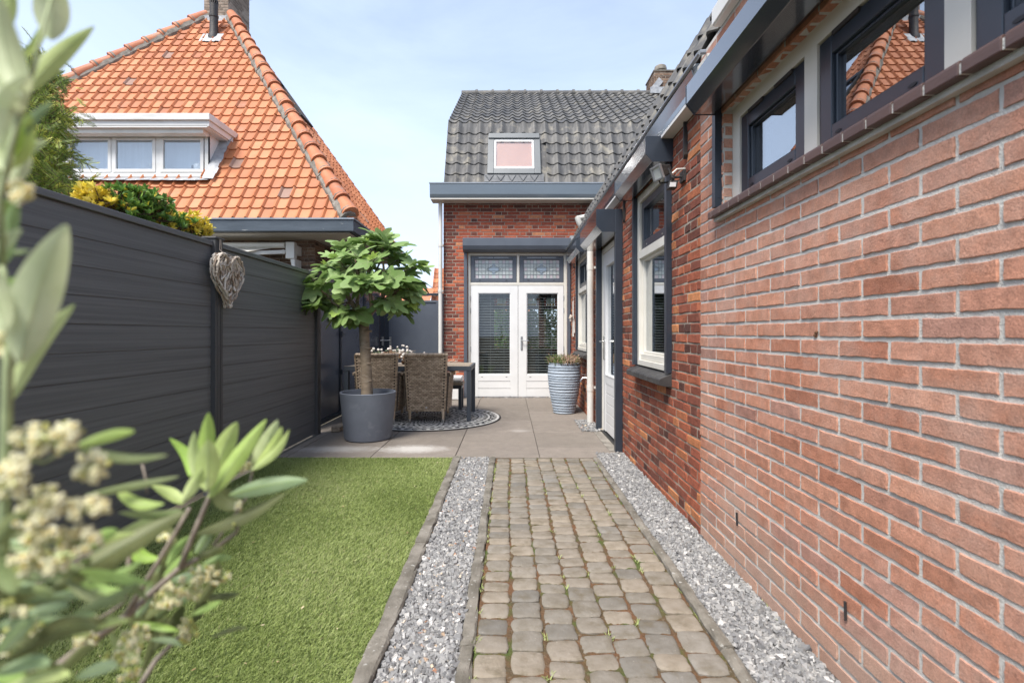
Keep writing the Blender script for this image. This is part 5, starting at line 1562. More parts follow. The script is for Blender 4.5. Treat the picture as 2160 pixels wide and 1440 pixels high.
# =============================================================== PATIO FURNITURE
MT['rattan'] = mat('rattan', (0.1, 0.1, 0.1), (0.75, 0.72, 0.68), 12, 0.5, 0.4, 160, bdist=0.0015, stretch=(0.4, 0.4, 3), rnd=[(0, (0.30, 0.220, 0.145)), (0.5, (0.47, 0.360, 0.250)), (1, (0.62, 0.49, 0.355))])
MT['rattan_dark'] = mat('rattan_dark', (0.085, 0.065, 0.047), None, 10, 0.8)
ch0 = thing('rattan_chair', 'woven brown rattan armchair at the table, half hidden by the fig trunk', 'chair', (0, 0, 0), 'rattan chairs at the garden table')
def hw(z): return 0.232 + 0.034 * (z - 0.14) / 0.74
def bk(u, v, d): return (u * hw(v) / 0.25, -0.262 - 0.055 * (v - 0.14) / 0.74 - d, v)
mb = MB()
mb.add([bk(-.25, .14, 0), bk(.25, .14, 0), bk(.25, .87, 0), bk(-.25, .87, 0), bk(-.25, .14, -.05), bk(.25, .14, -.05), bk(.25, .87, -.05), bk(-.25, .87, -.05)],
       [(0, 1, 2, 3), (4, 5, 6, 7), (0, 1, 5, 4), (1, 2, 6, 5), (2, 3, 7, 6), (3, 0, 4, 7)], 0.5, 1)
bricks(mb, bk, -0.25, 0.25, 0.145, 0.865, (), 0.043, 0.0195, 0.0035, 'run', uph=-0.25, vph=0.145, proud=0.007, jit=0.0008, inset=0.006, nu=2, nv=1)
bricks(mb, lambda u, v, d: bk(u, v, -0.05 - d), -0.25, 0.25, 0.42, 0.865, (), 0.043, 0.0195, 0.0035, 'run', uph=-0.25, vph=0.145, proud=0.006, jit=0.0008, inset=0.006, nu=2, nv=1)
mb.build('backrest', [MT['rattan'], MT['rattan_dark']], ch0)
mb = MB()
for k in range(46):
    u = -0.268 + k * 0.0119
    y = -0.322; mb.tube([(u, y, .858), (u + .004, y - .012, .875), (u + .006, y + .025, .892), (u + .004, y + .062, .875), (u, y + .052, .858)], 0.007, 5)
for s in (-1, 1):
    for k in range(62):
        z = .15 + k * .0117; x = s * (hw(z) + 0.004); y = -0.262 - 0.055 * (z - 0.14) / 0.74
        mb.tube([(x - s * .01, y - .008, z), (x + s * .006, y, z + .004), (x + s * .006, y + .045, z + .004), (x - s * .01, y + .056, z)], 0.006, 4)
mb.build('edge_weave', MT['rattan'], ch0)
for s in (-1, 1):
    def ar(u, v, d, s=s): return (s * (0.262 + 0.035 * (v - .14) / .5 + d), u, v)
    mb = MB()
    def top(y): return 0.635 - 0.02 * (y + .2)
    poly = [(-.25, .14), (.27, .14), (.29, .60), (-.25, .635)]
    mb.prism(poly, lambda a, b, d: ar(a, b, d), -0.04, 0.0, 0.5, 1)
    bricks(mb, lambda u, v, d: ar(u, v, d), -0.25, 0.275, 0.145, 0.605, (), 0.043, 0.0195, 0.0035, 'run', uph=-0.25, vph=0.145, proud=0.007, jit=0.0008, inset=0.006, nu=2, nv=1)
    bricks(mb, lambda u, v, d: (s * (0.262 + 0.035 * (u * 0 + v - .14) / .5) - s * u, 0.272 + d, v), 0.0, 0.04, 0.145, 0.6, (), 0.043, 0.0195, 0.0035, 'run', vph=.145, proud=0.006, inset=.006, nu=2, nv=1)
    for k in range(44):
        y = -.25 + k * .0122; z = 0.612 + 0.02 * (0.27 - y) / .5 * 1.0
        x = s * 0.298
        mb.tube([(x + s * .014, y, z - .022), (x + s * .012, y + .003, z + .006), (x - s * .02, y + .005, z + .016), (x - s * .052, y + .003, z + .006), (x - s * .052, y, z - .022)], 0.007, 4)
    mb.build('armrest', [MT['rattan'], MT['rattan_dark']], ch0)
mb = MB(); mb.box(-0.225, 0.225, -0.255, 0.27, 0.33, 0.42); mb.box(-0.225, 0.225, 0.25, 0.272, 0.15, 0.33)
mb.build('seat', MT['rattan'], ch0, bevel=0.01)
for sx_ in (-1, 1):
    for sy_ in (-1, 1):
        mb = MB(); x, y = sx_ * 0.215, (-0.255 if sy_ < 0 else 0.245)
        mb.tube([(x, y, 0.17), (x, y, 0.045)], [0.021, 0.017], 10)
        lg = mb.build('leg', MT['rattan'], ch0, smooth='auto')
        mb = MB(); mb.tube([(x, y, 0.046), (x, y, 0.0)], [0.0175, 0.015], 10)
        mb.build('leg_cap', MT['steel'], lg, smooth='auto')
mb = MB(); mb.box(-0.008, 0.014, -0.276, -0.268, 0.185, 0.205)
mb.build('metal_tag', MT['steel'], ch0)
ZR = 0.014
ch0.location = (-1.715, 6.80, ZR)
c2 = copy_tree(ch0); c2.location = (-1.075, 6.79, ZR)
c2["label"] = 'woven brown rattan armchair at the table, fully in view next to the open table end'

tb = thing('garden_table', 'garden table with a taupe plank top and slate grey metal legs', 'table', (-1.33, 7.05, 0))
MT['planks'] = mat('planks', (0.1, 0.1, 0.1), (0.8, 0.77, 0.74), 8, 0.6, 0.3, 60, stretch=(0.1, 1, 1), bdist=0.001, rnd=[(0, (0.29, 0.235, 0.175)), (1, (0.36, 0.295, 0.22))])
MT['metal_grey'] = mat('metal_grey', (0.060, 0.070, 0.085), (0.05, 0.06, 0.073), 5, 0.45, 0.1, 300, bdist=0.0005)
TX0, TX1, TY0, TY1 = -2.17, -0.505, 6.62, 7.47
mb = MB()
for k in range(8):
    a = TY0 + 0.032 + k * 0.0985; mb.box(TX0 + .032, TX1 - .032, a, a + 0.094, 0.716, 0.732)
mb.box(TX0 + .03, TX1 - .03, TY0 + .03, TY1 - .03, 0.70, 0.714)
mb.build('tabletop', MT['planks'], tb, bevel=0.002)
mb = MB(); mb.box(TX0, TX1, TY0, TY0 + .03, 0.672, 0.733); mb.box(TX0, TX1, TY1 - .03, TY1, 0.672, 0.733); mb.box(TX0, TX0 + .03, TY0 + .03, TY1 - .03, 0.672, 0.733); mb.box(TX1 - .03, TX1, TY0 + .03, TY1 - .03, 0.672, 0.733)
mb.build('frame', MT['metal_grey'], tb, bevel=0.003)
mb = MB()
mb.box(TX0 - .001, TX1 + .001, TY0 - .001, TY0 + .031, 0.733, 0.7355)
mb.build('edge_trim', MT['planks'], tb)
for x in (TX0 + .03, TX1 - .03):
    for y in (TY0 + .032, TY1 - .032):
        mb = MB(); mb.box(x - .028, x + .028, y - .028, y + .028, ZR - 0.001, 0.671)
        mb.build('leg', MT['metal_grey'], tb, bevel=0.003)
bn = thing('garden_bench', 'low slate grey bench with a wooden seat behind the table', 'bench', (-1.4, 7.75, 0))
mb = MB(); mb.box(-2.0, -0.70, 7.58, 7.92, 0.385, 0.42)
mb.build('seat', MT['planks'], bn, bevel=0.004)
mb = MB(); mb.box(-1.98, -0.72, 7.60, 7.90, 0.33, 0.384)
mb.build('frame', MT['metal_grey'], bn)
for x in (-1.96, -0.745):
    for y in (7.62, 7.88):
        mb = MB(); mb.box(x - .025, x + .025, y - .025, y + .025, ZR - .001 if y < 7.7 else 0.002, 0.329)
        mb.build('leg', MT['metal_grey'], bn)
cu = MB(); cu.prism([(7.60, .43), (7.59, .46), (7.60, .50), (7.64, .515), (7.86, .515), (7.90, .50), (7.91, .46), (7.90, .43)], lambda a, b, d: (d, a, b), -1.95, -0.72)
tag(cu.build('bench_cushion', MT['white'], bevel=0.012), 'long off white cushion lying on the low bench', 'cushion')
sbx = thing('storage_box', 'low white box standing against the brick wall behind the bench', 'box', (-1.0, 8.95, 0))
mb = MB(); mb.box(-1.16, -0.885, 8.82, 9.10, 0.004, 0.21); mb.build('body', MT['white'], sbx, bevel=0.015)
mb = MB(); mb.box(-1.17, -0.875, 8.81, 9.11, 0.212, 0.235); mb.build('lid', MT['white'], sbx, bevel=0.006)

# rug
def rug_mat():
    m, nt, b = new_mat('rug')
    tc = nd(nt, "ShaderNodeTexCoord"); sep = nd(nt, "ShaderNodeSeparateXYZ"); nt.links.new(tc.outputs["Object"], sep.inputs[0])
    x, y = sep.outputs[0], sep.outputs[1]
    rr = mth(nt, 'SQRT', mth(nt, 'ADD', mth(nt, 'MULTIPLY', x, x), mth(nt, 'MULTIPLY', y, y)))
    th = mth(nt, 'ARCTAN2', y, x)
    def wave(k, ph=0.0): return mth(nt, 'SINE', mth(nt, 'ADD', mth(nt, 'MULTIPLY', th, float(k)), ph))
    p1 = mth(nt, 'ADD', mth(nt, 'MULTIPLY', wave(36), 0.020), rr)
    p2 = mth(nt, 'SINE', mth(nt, 'MULTIPLY', p1, 62.0))
    p3 = mth(nt, 'MULTIPLY', wave(54, 0.6), mth(nt, 'SINE', mth(nt, 'MULTIPLY', rr, 47.0)))
    pat = mth(nt, 'GREATER_THAN', mth(nt, 'ADD', mth(nt, 'MULTIPLY', p2, 0.5), p3), 0.05)
    # plain rings
    band = ramp(nt, [(0.0, 0.5), (0.50, 0.0), (0.515, 1.0), (0.535, 0.5), (0.66, 0.0), (0.675, 1.0), (0.705, 0.5), (0.80, 1.0), (0.83, 0.0), (0.85, 0.5), (0.93, 1.0), (0.955, 0.0)], 'CONSTANT')
    nt.links.new(rr, band.inputs[0])
    isw = mth(nt, 'GREATER_THAN', band.outputs[0], 0.8); isb = mth(nt, 'LESS_THAN', band.outputs[0], 0.2)
    v = mth(nt, 'MULTIPLY', mth(nt, 'MAXIMUM', pat, isw), mth(nt, 'SUBTRACT', 1.0, isb))
    c = mixc(nt, v, (0.018, 0.018, 0.020), (0.50, 0.49, 0.46))
    nt.links.new(c, b.inputs["Base Color"]); b.inputs["Roughness"].default_value = 0.95
    return m
rg = MB(); rg.lathe(-1.10, 6.97, [(0.975, 0.003), (0.98, 0.008), (0.97, ZR - 0.001)], 96)
ro = rg.build('round_rug', rug_mat())
ro.data.transform(Matrix.Translation((1.10, -6.97, 0))); ro.location = (-1.10, 6.97, 0)
tag(ro, 'round black and white patterned outdoor rug under the table and chairs', 'rug')

# garland on the table
gd = thing('blossom_garland', 'dry twig garland with white blossoms and brown pods lying on the garden table', 'decoration', (-1.45, 7.0, 0.735))
mb, mf, ml, mp = MB(), MB(), MB(), MB()
for k in range(26):
    x = rng.uniform(-1.95, -1.05); y = 7.0 + rng.uniform(-.10, .10); L = rng.uniform(0.18, 0.45)
    h = 0.75 + 0.12 * math.exp(-((x + 1.55) / .28) ** 2)
    a = rng.gauss(0, 0.35)
    pts = [(x - L / 2, y, h + rng.uniform(-.01, .03)), (x, y + rng.uniform(-.04, .04), h + rng.uniform(.0, .06)), (x + L / 2 * math.cos(a), y, h + abs(L / 2 * math.sin(a)) * .8)]
    mb.tube(pts, [0.004, 0.005, 0.002], 5)
for k in range(6):
    x = -1.0 + k * 0.06 + rng.uniform(-.02, .02); mb.tube([(x - .1, 7.0, .76), (x, 7.0 + rng.uniform(-.03, .03), .79 + rng.uniform(0, .03))], 0.004, 5)
for k in range(60):
    x = rng.choice((rng.gauss(-1.62, .14), rng.gauss(-1.45, .10), rng.uniform(-1.95, -1.1)))
    z = 0.80 + rng.uniform(-.02, .10) + 0.17 * math.exp(-((x + 1.50) / .18) ** 2) * rng.random() + 0.07 * math.exp(-((x + 1.85) / .15) ** 2)
    mf.ball((x, 7.0 + rng.uniform(-.13, .08), z), rng.uniform(.010, .021), 1, 1, rng.uniform(.7, 1), jit=0.35, nu=6, nv=5)
for k in range(26):
    x = rng.gauss(-1.55, .16); z = 0.76 + rng.uniform(0, .14)
    mp.ball((x, 7.0 + rng.uniform(-.12, .06), z), rng.uniform(.02, .034), jit=0.12, nu=8, nv=6)
for k in range(70):
    x = rng.choice((rng.gauss(-1.85, .10), rng.gauss(-1.5, .15))); z = 0.82 + rng.uniform(0, .14); y = 7.0 + rng.uniform(-.12, .08)
    d = Vector((rng.gauss(0, 1), rng.gauss(0, 1), rng.gauss(.3, .6))).normalized() * .045; s = d.cross(Vector((rng.random(), rng.random(), rng.random()))).normalized() * .011
    p = Vector((x, y, z)); ml.add([p, p + d * .5 + s, p + d, p + d * .5 - s], [(0, 1, 2, 3)])
mb.build('twigs', MT['driftwood'], gd)
mf.build('blossom', mat('blossom', (0.78, 0.75, 0.71), (0.68, 0.62, 0.56), 30, 0.8), gd)
mp.build('pods', mat('pods', (0.20, 0.11, 0.06), (0.12, 0.065, 0.035), 25, 0.8), gd, smooth=True)
ml.build('leaves', mat('sage_leaf', (0.26, 0.32, 0.20), (0.17, 0.23, 0.12), 14, 0.7), gd)

# =============================================================== POTS AND PLANTS
MT['pot_grey'] = mat('pot_grey', (0.150, 0.166, 0.198), (0.122, 0.136, 0.164), 4, 0.62, 0.35, 30, bdist=0.003, dirt=((0.22, 0.235, 0.26), 5, 0.58, 0.8), speck=((0.08, 0.09, 0.105), 60, 0.70))
MT['soil'] = mat('soil', (0.045, 0.032, 0.022), (0.02, 0.015, 0.011), 40, 1.0, 1.0, 60)
px_, py_ = -1.572, 5.62
pot = thing('plant_pot', 'large smooth slate grey round pot holding the fig tree', 'pot', (px_, py_, 0))
mb = MB()
mb.lathe(px_, py_, [(0.235, 0.002), (0.252, 0.012), (0.258, 0.05), (0.302, 0.50), (0.304, 0.515), (0.298, 0.522), (0.285, 0.520), (0.280, 0.505), (0.268, 0.40)], 56, cap=True)
mb.build('body', MT['pot_grey'], pot, smooth='auto')
mb = MB(); mb.lathe(px_, py_, [(0.268, 0.43), (0.20, 0.445), (0.08, 0.452), (0.0, 0.455)], 28, wob=0.004)
mb.build('soil', MT['soil'], pot)

fig = thing('fig_tree', 'small standard fig tree with large lobed leaves growing in the slate grey pot', 'tree', (px_, py_, 0.45))
MT['fig_bark'] = mat('fig_bark', (0.26, 0.205, 0.145), (0.165, 0.125, 0.085), 9, 0.85, 0.7, 40, stretch=(1, 1, 2.2), bdist=0.006, dirt=((0.33, 0.29, 0.23), 12, 0.55, 0.75))
MT['fig_leaf'] = mat('fig_leaf', (0.1, 0.1, 0.1), (0.72, 0.85, 0.62), 9, 0.55, 0.3, 50, bdist=0.003, spec=0.35, transl=0.28,
                     rnd=[(0, (0.125, 0.205, 0.058)), (0.35, (0.215, 0.325, 0.100)), (0.62, (0.315, 0.415, 0.180)), (0.85, (0.36, 0.52, 0.125)), (1, (0.48, 0.60, 0.15))])
MT['fig_vein'] = mat('fig_vein', (0.30, 0.37, 0.16), None, 8, 0.6, transl=0.2)
def PT(x, y, dy=0.0): return P(x, y, py_ + dy)
mb = MB()
tk = [PT(774, 836), PT(774, 800), PT(772, 760), PT(769, 720), PT(768, 690), PT(768, 672)]
mb.tube(tk, [0.066, 0.060, 0.057, 0.055, 0.055, 0.06], 14)
for z in (0.64, 0.83, 1.0, 1.19):
    i = min(4, max(0, int((z - 0.46) / 0.19))); q = Vector((px_ - 0.02 * (z - 0.5), py_, z))
    mb.tube([q + Vector((0, 0, -.012)), q, q + Vector((0, 0, .012))], [0.052, 0.0575, 0.052], 14)
lims = [([(768, 678), (752, 655), (742, 638), (730, 622)], .0, [.040, .030, .024, .018]), ([(768, 678), (785, 655), (805, 640), (828, 620), (838, 590)], .02, [.042, .034, .029, .022, .015]),
        ([(740, 635), (722, 650), (700, 637), (690, 622), (668, 606)], -.08, [.016, .013, .011, .01, .008]), ([(752, 655), (756, 610), (752, 560), (748, 535)], .05, [.022, .018, .014, .01]),
        ([(785, 655), (780, 610), (775, 560), (782, 520)], .0, [.024, .018, .014, .01]), ([(805, 640), (812, 600), (808, 550), (806, 515)], .12, [.02, .016, .012, .009]),
        ([(828, 620), (850, 605), (862, 585)], -.06, [.016, .012, .008]), ([(742, 638), (725, 600), (705, 570), (690, 560)], .1, [.018, .014, .01, .008]),
        ([(768, 676), (750, 668), (735, 672)], -.05, [.018, .012, .007]), ([(800, 645), (812, 655), (825, 660)], -.1, [.014, .01, .007]), ([(740, 640), (715, 660), (705, 672)], -.03, [.012, .009, .006]),
        ([(830, 618), (852, 628), (868, 640)], .05, [.014, .01, .007])]
for pts, dy, rad in lims:
    mb.tube([PT(a, b, dy * k / (len(pts) - 1)) for k, (a, b) in enumerate(pts)], rad, 8)
mb.build('trunk', MT['fig_bark'], fig, smooth='auto')


def fig_leaf(mb, base, d, up, L, r):
    """one lobed leaf: base point, direction of the midrib, face normal"""
    d = d.normalized(); n = (up - d * up.dot(d))
    n = n.normalized() if n.length > 1e-3 else d.orthogonal().normalized()
    s = d.cross(n)
    lobes = [(0.0, 1.0, 0.40), (0.80, 0.84, 0.36), (-0.80, 0.84, 0.36), (1.62, 0.62, 0.42), (-1.62, 0.62, 0.42)]
    if rng.random() < 0.65: lobes = [(0.0, 1.0, 0.62), (0.8, .80, .50), (-.8, .80, .50), (1.6, .58, .45), (-1.6, .58, .45)]
    n_out = 30
    droop = rng.uniform(-0.05, 0.45); fold = rng.uniform(-0.15, 0.35); wavy = rng.uniform(0, 6.28)
    def pt(rho, th, lift=0.0):
        x = rho * math.cos(th) * L; y = rho * math.sin(th) * L
        z = -droop * (x * x + y * y) / L + fold * abs(y) * 0.6 + 0.035 * L * math.sin(3 * th + wavy) * rho
        return base + d * x + s * y + n * (z + lift)
    ring = []
    for k in range(n_out + 1):
        th = -2.75 + 5.5 * k / n_out
        q = 0.40 * (0.55 + 0.45 * math.cos(th / 2))
        for (c, h, w) in lobes:
            q = max(q, h * math.exp(-((th - c) / w) ** 2 * 0.8))
        ring.append((q * (1 + rng.uniform(-.03, .03)), th))
    vs = [pt(0, 0)] + [pt(q * 0.55, th) for q, th in ring] + [pt(q, th) for q, th in ring]
    fs = [(0, 1 + k, 2 + k) for k in range(n_out)] + [(1 + k, 2 + n_out + k, 3 + n_out + k, 2 + k) for k in range(n_out)]
    mb.add(vs, fs, r, 0)
    for (c, h, w) in lobes[:5]:
        wv = 0.016 * L
        a, b_, e = pt(0, 0, 0.0012), pt(h * .5, c, 0.0012), pt(h * .9, c, 0.0012)
        sd = (e - a).cross(n).normalized() * wv
        mb.add([a - sd, a + sd, b_ + sd * .7, b_ - sd * .7, e], [(0, 1, 2, 3), (3, 2, 4)], 0.5, 1)


mb = MB(); ms = MB()
CEN = PT(768, 600)
ends = [(668, 606, -.10), (650, 588, .02), (690, 560, .12), (672, 632, .08), (655, 640, -.12), (705, 540, -.12), (730, 520, .18), (748, 535, -.2), (770, 505, .0), (800, 500, .15), (790, 545, -.32), (825, 515, -.05), (842, 545, .2), (838, 590, -.22),
        (862, 575, .08), (885, 560, -.05), (880, 590, .15), (868, 612, -.1), (868, 645, .05), (850, 655, .12), (735, 600, -.36), (770, 590, -.42), (715, 580, -.28), (805, 600, -.38), (820, 640, -.2), (705, 655, -.05), (722, 670, .12), (690, 640, .2), (740, 660, -.14), (765, 560, .35), (720, 560, .3), (830, 570, .32), (815, 470 + 60, .3), (788, 520, .3), (845, 620, .3)]
for (ex, ey, dy) in ends:
    e = PT(ex, ey, dy)
    out = (e - CEN); out.z *= 1.2
    out = out.normalized()
    ms.tube([CEN + (e - CEN) * 0.45 + Vector((0, 0, -.05)), CEN + (e - CEN) * 0.75, e], [.008, .007, .005], 5)
    nl = rng.randint(6, 9)
    bright = rng.random() < 0.35
    for k in range(nl):
        a = 2.4 * k + rng.uniform(-.5, .5); el = rng.uniform(-0.5, 0.6)
        d = (out * 0.6 + Vector((math.cos(a), math.sin(a), el * .8 - 0.05))).normalized()
        up = (Vector((0, 0, 1.0)) + out * 0.7 + Vector((rng.gauss(0, .35), rng.gauss(0, .35) - 0.55, rng.gauss(0, .2)))).normalized()
        L = rng.uniform(0.135, 0.225) * (0.55 if (bright and k < 3) else 1.0)
        p = e - out * 0.05 + d * rng.uniform(.03, .09)
        ms.tube([e - out * .05, p + Vector((0, 0, -.004))], [.003, .002], 4)
        r = rng.uniform(.1, .7) if not (bright and k < 3) else rng.uniform(.78, 1.0)
        fig_leaf(mb, p, d + Vector((0, 0, rng.uniform(-.45, .25))), up, L, r)
mb.build('crown', [MT['fig_leaf'], MT['fig_vein']], fig, smooth=True)
ms.build('stems', mat('fig_stem', (0.10, 0.13, 0.05), (0.08, 0.07, 0.045), 12, 0.7), fig, smooth=True)

# ribbed planter
rx_, ry_ = 0.80, 7.42
MT['ribs'] = mat('ribs', (0.1, 0.1, 0.1), (0.8, 0.82, 0.86), 14, 0.75, 0.8, 60, bdist=0.005, rnd=[(0, (0.27, 0.32, 0.375)), (0.5, (0.32, 0.37, 0.425)), (1, (0.38, 0.43, 0.485))], speck=((0.42, 0.46, 0.5), 90, 0.66))
MT['rib_groove'] = mat('rib_groove', (0.085, 0.10, 0.125), (0.06, 0.07, 0.09), 20, 0.85)
pl = thing('ribbed_planter', 'tall blue grey planter with rough horizontal ribs beside the french doors', 'planter', (rx_, ry_, 0))
mb = MB()
def prad(z): return 0.150 + 0.088 * math.sin(min(1.0, z / 0.62) * 1.5708) - 0.010 * max(0, (z - 0.55) / 0.17)
z = 0.004; n = 64
while z < 0.70:
    h = rng.uniform(0.032, 0.050); h = min(h, 0.72 - z)
    ph = rng.uniform(0, 6.28); am = rng.uniform(.001, .004)
    rows = []
    for (q, dr) in ((0.0, -0.007), (0.06, 0.004), (0.30, 0.007), (0.7, 0.002), (0.93, -0.004), (1.0, -0.007)):
        row = []
        for k in range(n):
            a = 2 * math.pi * k / n; zz = z + h * q + (am * math.sin(2 * a + ph) + rng.uniform(-.0012, .0012)) * (1 if 0 < z else 0)
            R_ = prad(zz) + dr + rng.uniform(-.0012, .0012)
            row.append((rx_ + R_ * math.cos(a), ry_ + R_ * math.sin(a), max(0.002, zz)))
        rows.append(row)
    for i in range(5):
        vs = rows[i] + rows[i + 1]
        mb.add(vs, [(k, (k + 1) % n, n + (k + 1) % n, n + k) for k in range(n)], rng.random(), 1 if i == 4 else 0)
    z += h
mb.lathe(rx_, ry_, [(0.224, 0.715), (0.226, 0.73), (0.212, 0.735), (0.205, 0.72), (0.20, 0.64)], 64, 0.6, 0, cap=True)
mb.build('body', [MT['ribs'], MT['rib_groove']], pl)
mb = MB(); mb.lathe(rx_, ry_, [(0.199, 0.66), (0.1, 0.67), (0, 0.67)], 24, wob=.004)
mb.build('soil', MT['soil'], pl)
he = thing('heather', 'dry pinkish brown heather with a few green sprigs growing in the ribbed planter', 'plant', (rx_, ry_, 0.68))
mb = MB()
for k in range(420):
    a = rng.uniform(0, 6.28); q = 0.19 * math.sqrt(rng.random())
    b = Vector((rx_ + q * math.cos(a), ry_ + q * math.sin(a), 0.67)); L = rng.uniform(.12, .22) * (1.05 - q)
    t = Vector((math.cos(a) * q * 3.6 + rng.gauss(0, .25), math.sin(a) * q * 3.6 + rng.gauss(0, .25), 1.0)).normalized()
    green = (b.x < rx_ - 0.02 and rng.random() < .6) or rng.random() < .08
    mb.tube([b, b + t * L], [.0022, .0012], 3, r=0.2)
    for j in range(11):
        p = b + t * L * (0.3 + .7 * j / 10); d = (t * .6 + Vector((rng.gauss(0, 1), rng.gauss(0, 1), rng.gauss(0, .6)))).normalized() * rng.uniform(.014, .028)
        s = d.cross(t).normalized() * .0042
        mb.add([p - s, p + d - s * .4, p + d + s * .4, p + s], [(0, 1, 2, 3)], (0.05 + rng.random() * .3) if green else 0.5 + rng.random() * .5)
mb.build('sprigs', mat('heather', (0.1, 0.1, 0.1), None, 8, 0.8, rnd=[(0, (0.07, 0.12, 0.03)), (0.35, (0.15, 0.19, 0.05)), (0.4, (0.22, 0.12, 0.085)), (0.7, (0.36, 0.22, 0.16)), (1, (0.48, 0.33, 0.25))]), he)

# yew behind the fence
MT['yew'] = mat('yew', (0.1, 0.1, 0.1), None, 8, 0.5, spec=0.4, transl=0.2, rnd=[(0, (0.05, 0.10, 0.026)), (0.35, (0.14, 0.22, 0.044)), (0.65, (0.30, 0.38, 0.070)), (0.9, (0.50, 0.53, 0.11)), (1, (0.60, 0.60, 0.14))])
MT['bark'] = mat('bark', (0.12, 0.075, 0.05), (0.06, 0.04, 0.028), 14, 0.95, 0.8, 30)
yw = thing('yew_bush', 'tall dark green yew bush with yellow green shoot tips rising behind the fence', 'bush', (-3.65, 3.95, 0))
YV, YR = [], []
mtw = MB()
mtw.tube([(-3.65, 3.95, -.05), (-3.62, 3.95, 1.2), (-3.66, 3.95, 2.4), (-3.7, 3.95, 3.1)], [.07, .055, .03, .01], 8)
def sprig(b, t, L, tipy, nseg=None, wid=1.0):
    t = t.normalized(); sd0 = t.cross(Vector((0, 0, 1)));
    sd0 = sd0.normalized() if sd0.length > .05 else Vector((1, 0, 0))
    roll = rng.gauss(0, .5); up = sd0.cross(t); sd = sd0 * math.cos(roll) + up * math.sin(roll); nn = sd.cross(t)
    m_ = int(L / 0.0072)
    mtw.tube([b, b + t * L], [.0022, .0010], 3)
    for k in range(m_):
        q = k / m_; p = b + t * L * (0.06 + 0.94 * q)
        ln = rng.uniform(.020, .032) * (1 - 0.55 * max(0, q - .7) / .3) * wid
        for s in (-1, 1):
            d = (sd * s * rng.uniform(.75, 1) + t * rng.uniform(.55, .85) + nn * rng.gauss(0.1, .18)).normalized() * ln
            w = (t * .0030 + nn * .0012)
            YV.extend([p - w, p + d * .6 - w * .95, p + d, p + d * .6 + w * .95])
            YR.append(min(1, max(0, (0.15 + rng.random() * .35 + tipy * (0.25 + .65 * q)))))
outl = [(20, 215, .30), (60, 175, .30), (75, 140, .15), (90, 215, .3), (120, 255, .3), (100, 290, .25), (125, 320, .22), (130, 350, .25), (120, 330, .3), (60, 250, .4), (30, 290, .4), (60, 330, .4), (100, 370, .4), (150, 385, .35), (185, 400, .3), (20, 350, .4), (40, 400, .4), (0, 250, .4), (-40, 300, .4), (-60, 200, .4), (10, 170, .3), (130, 410, .4), (80, 410, .4), (145, 375, .25), (110, 300, .22), (100, 235, .2), (85, 165, .22), (165, 395, .22), (70, 140, .2)]
for (bx, by, rad) in outl:
    c = P(bx, by, 3.95 + rng.uniform(-.25, .25))
    for k in range(80):
        a = rng.uniform(0, 6.28); el = rng.uniform(-.3, 1.0)
        t = Vector((math.cos(a) * .9 + 0.25, math.sin(a) * .8 - .15, el * .9 + .15))
        b = c + Vector((rng.gauss(0, rad * .45), rng.gauss(0, rad * .5), rng.gauss(-.05, rad * .35)))
        if b.x - 3.95 * 0 > -2.78: continue
        L = rng.uniform(.07, .17)
        e_ = b + t.normalized() * L
        if 1075 + 1067 * e_.x / e_.y > 168 + rng.uniform(-25, 8): continue
        tip = rng.random()
        sprig(b, t, L, 0.85 if tip < .42 else (0.35 if tip < .75 else 0.0))
for (bx, by, tx, ty, Y) in ((150, 330, 208, 358, 3.75), (170, 395, 212, 365, 3.7), (185, 408, 220, 392, 3.65), (70, 135, 75, 95, 3.9), (85, 160, 60, 110, 3.9), (110, 250, 165, 240, 3.8), (120, 275, 160, 262, 3.8), (60, 150, 72, 112, 4.0)):
    b, e = P(bx, by, Y), P(tx, ty, Y); t = e - b
    for q in (0.0, 0.3, 0.55):
        for s in (-1, 1):
            sprig(b + t * q, t + Vector((0, s * t.length * .3, s * t.length * .7)), t.length * .38, .8)
    sprig(b, t, t.length, .8)
for (bx, by, rad) in outl:
    c = P(bx - 18, by + 22, 4.1)
    for k in range(260):
        p = c + Vector((rng.gauss(0, rad * .5), rng.gauss(0.05, rad * .4), rng.gauss(-.08, rad * .45)))
        if p.x > -2.8 or 1075 + 1067 * p.x / p.y > 135: continue
        d = Vector((rng.gauss(0, 1), rng.gauss(0, 1), rng.gauss(0, 1))).normalized() * rng.uniform(.03, .05); w = d.orthogonal().normalized() * .006
        YV.extend([p, p + d * .5 + w, p + d, p + d * .5 - w]); YR.append(rng.uniform(0, .45))
YV = np.array([tuple(p) for p in YV]); n = len(YV) // 4
np_mesh('foliage', YV, np.arange(n * 4).reshape(n, 4), MT['yew'], yw, rnd=np.array(YR))
mtw.build('trunk', MT['bark'], yw)

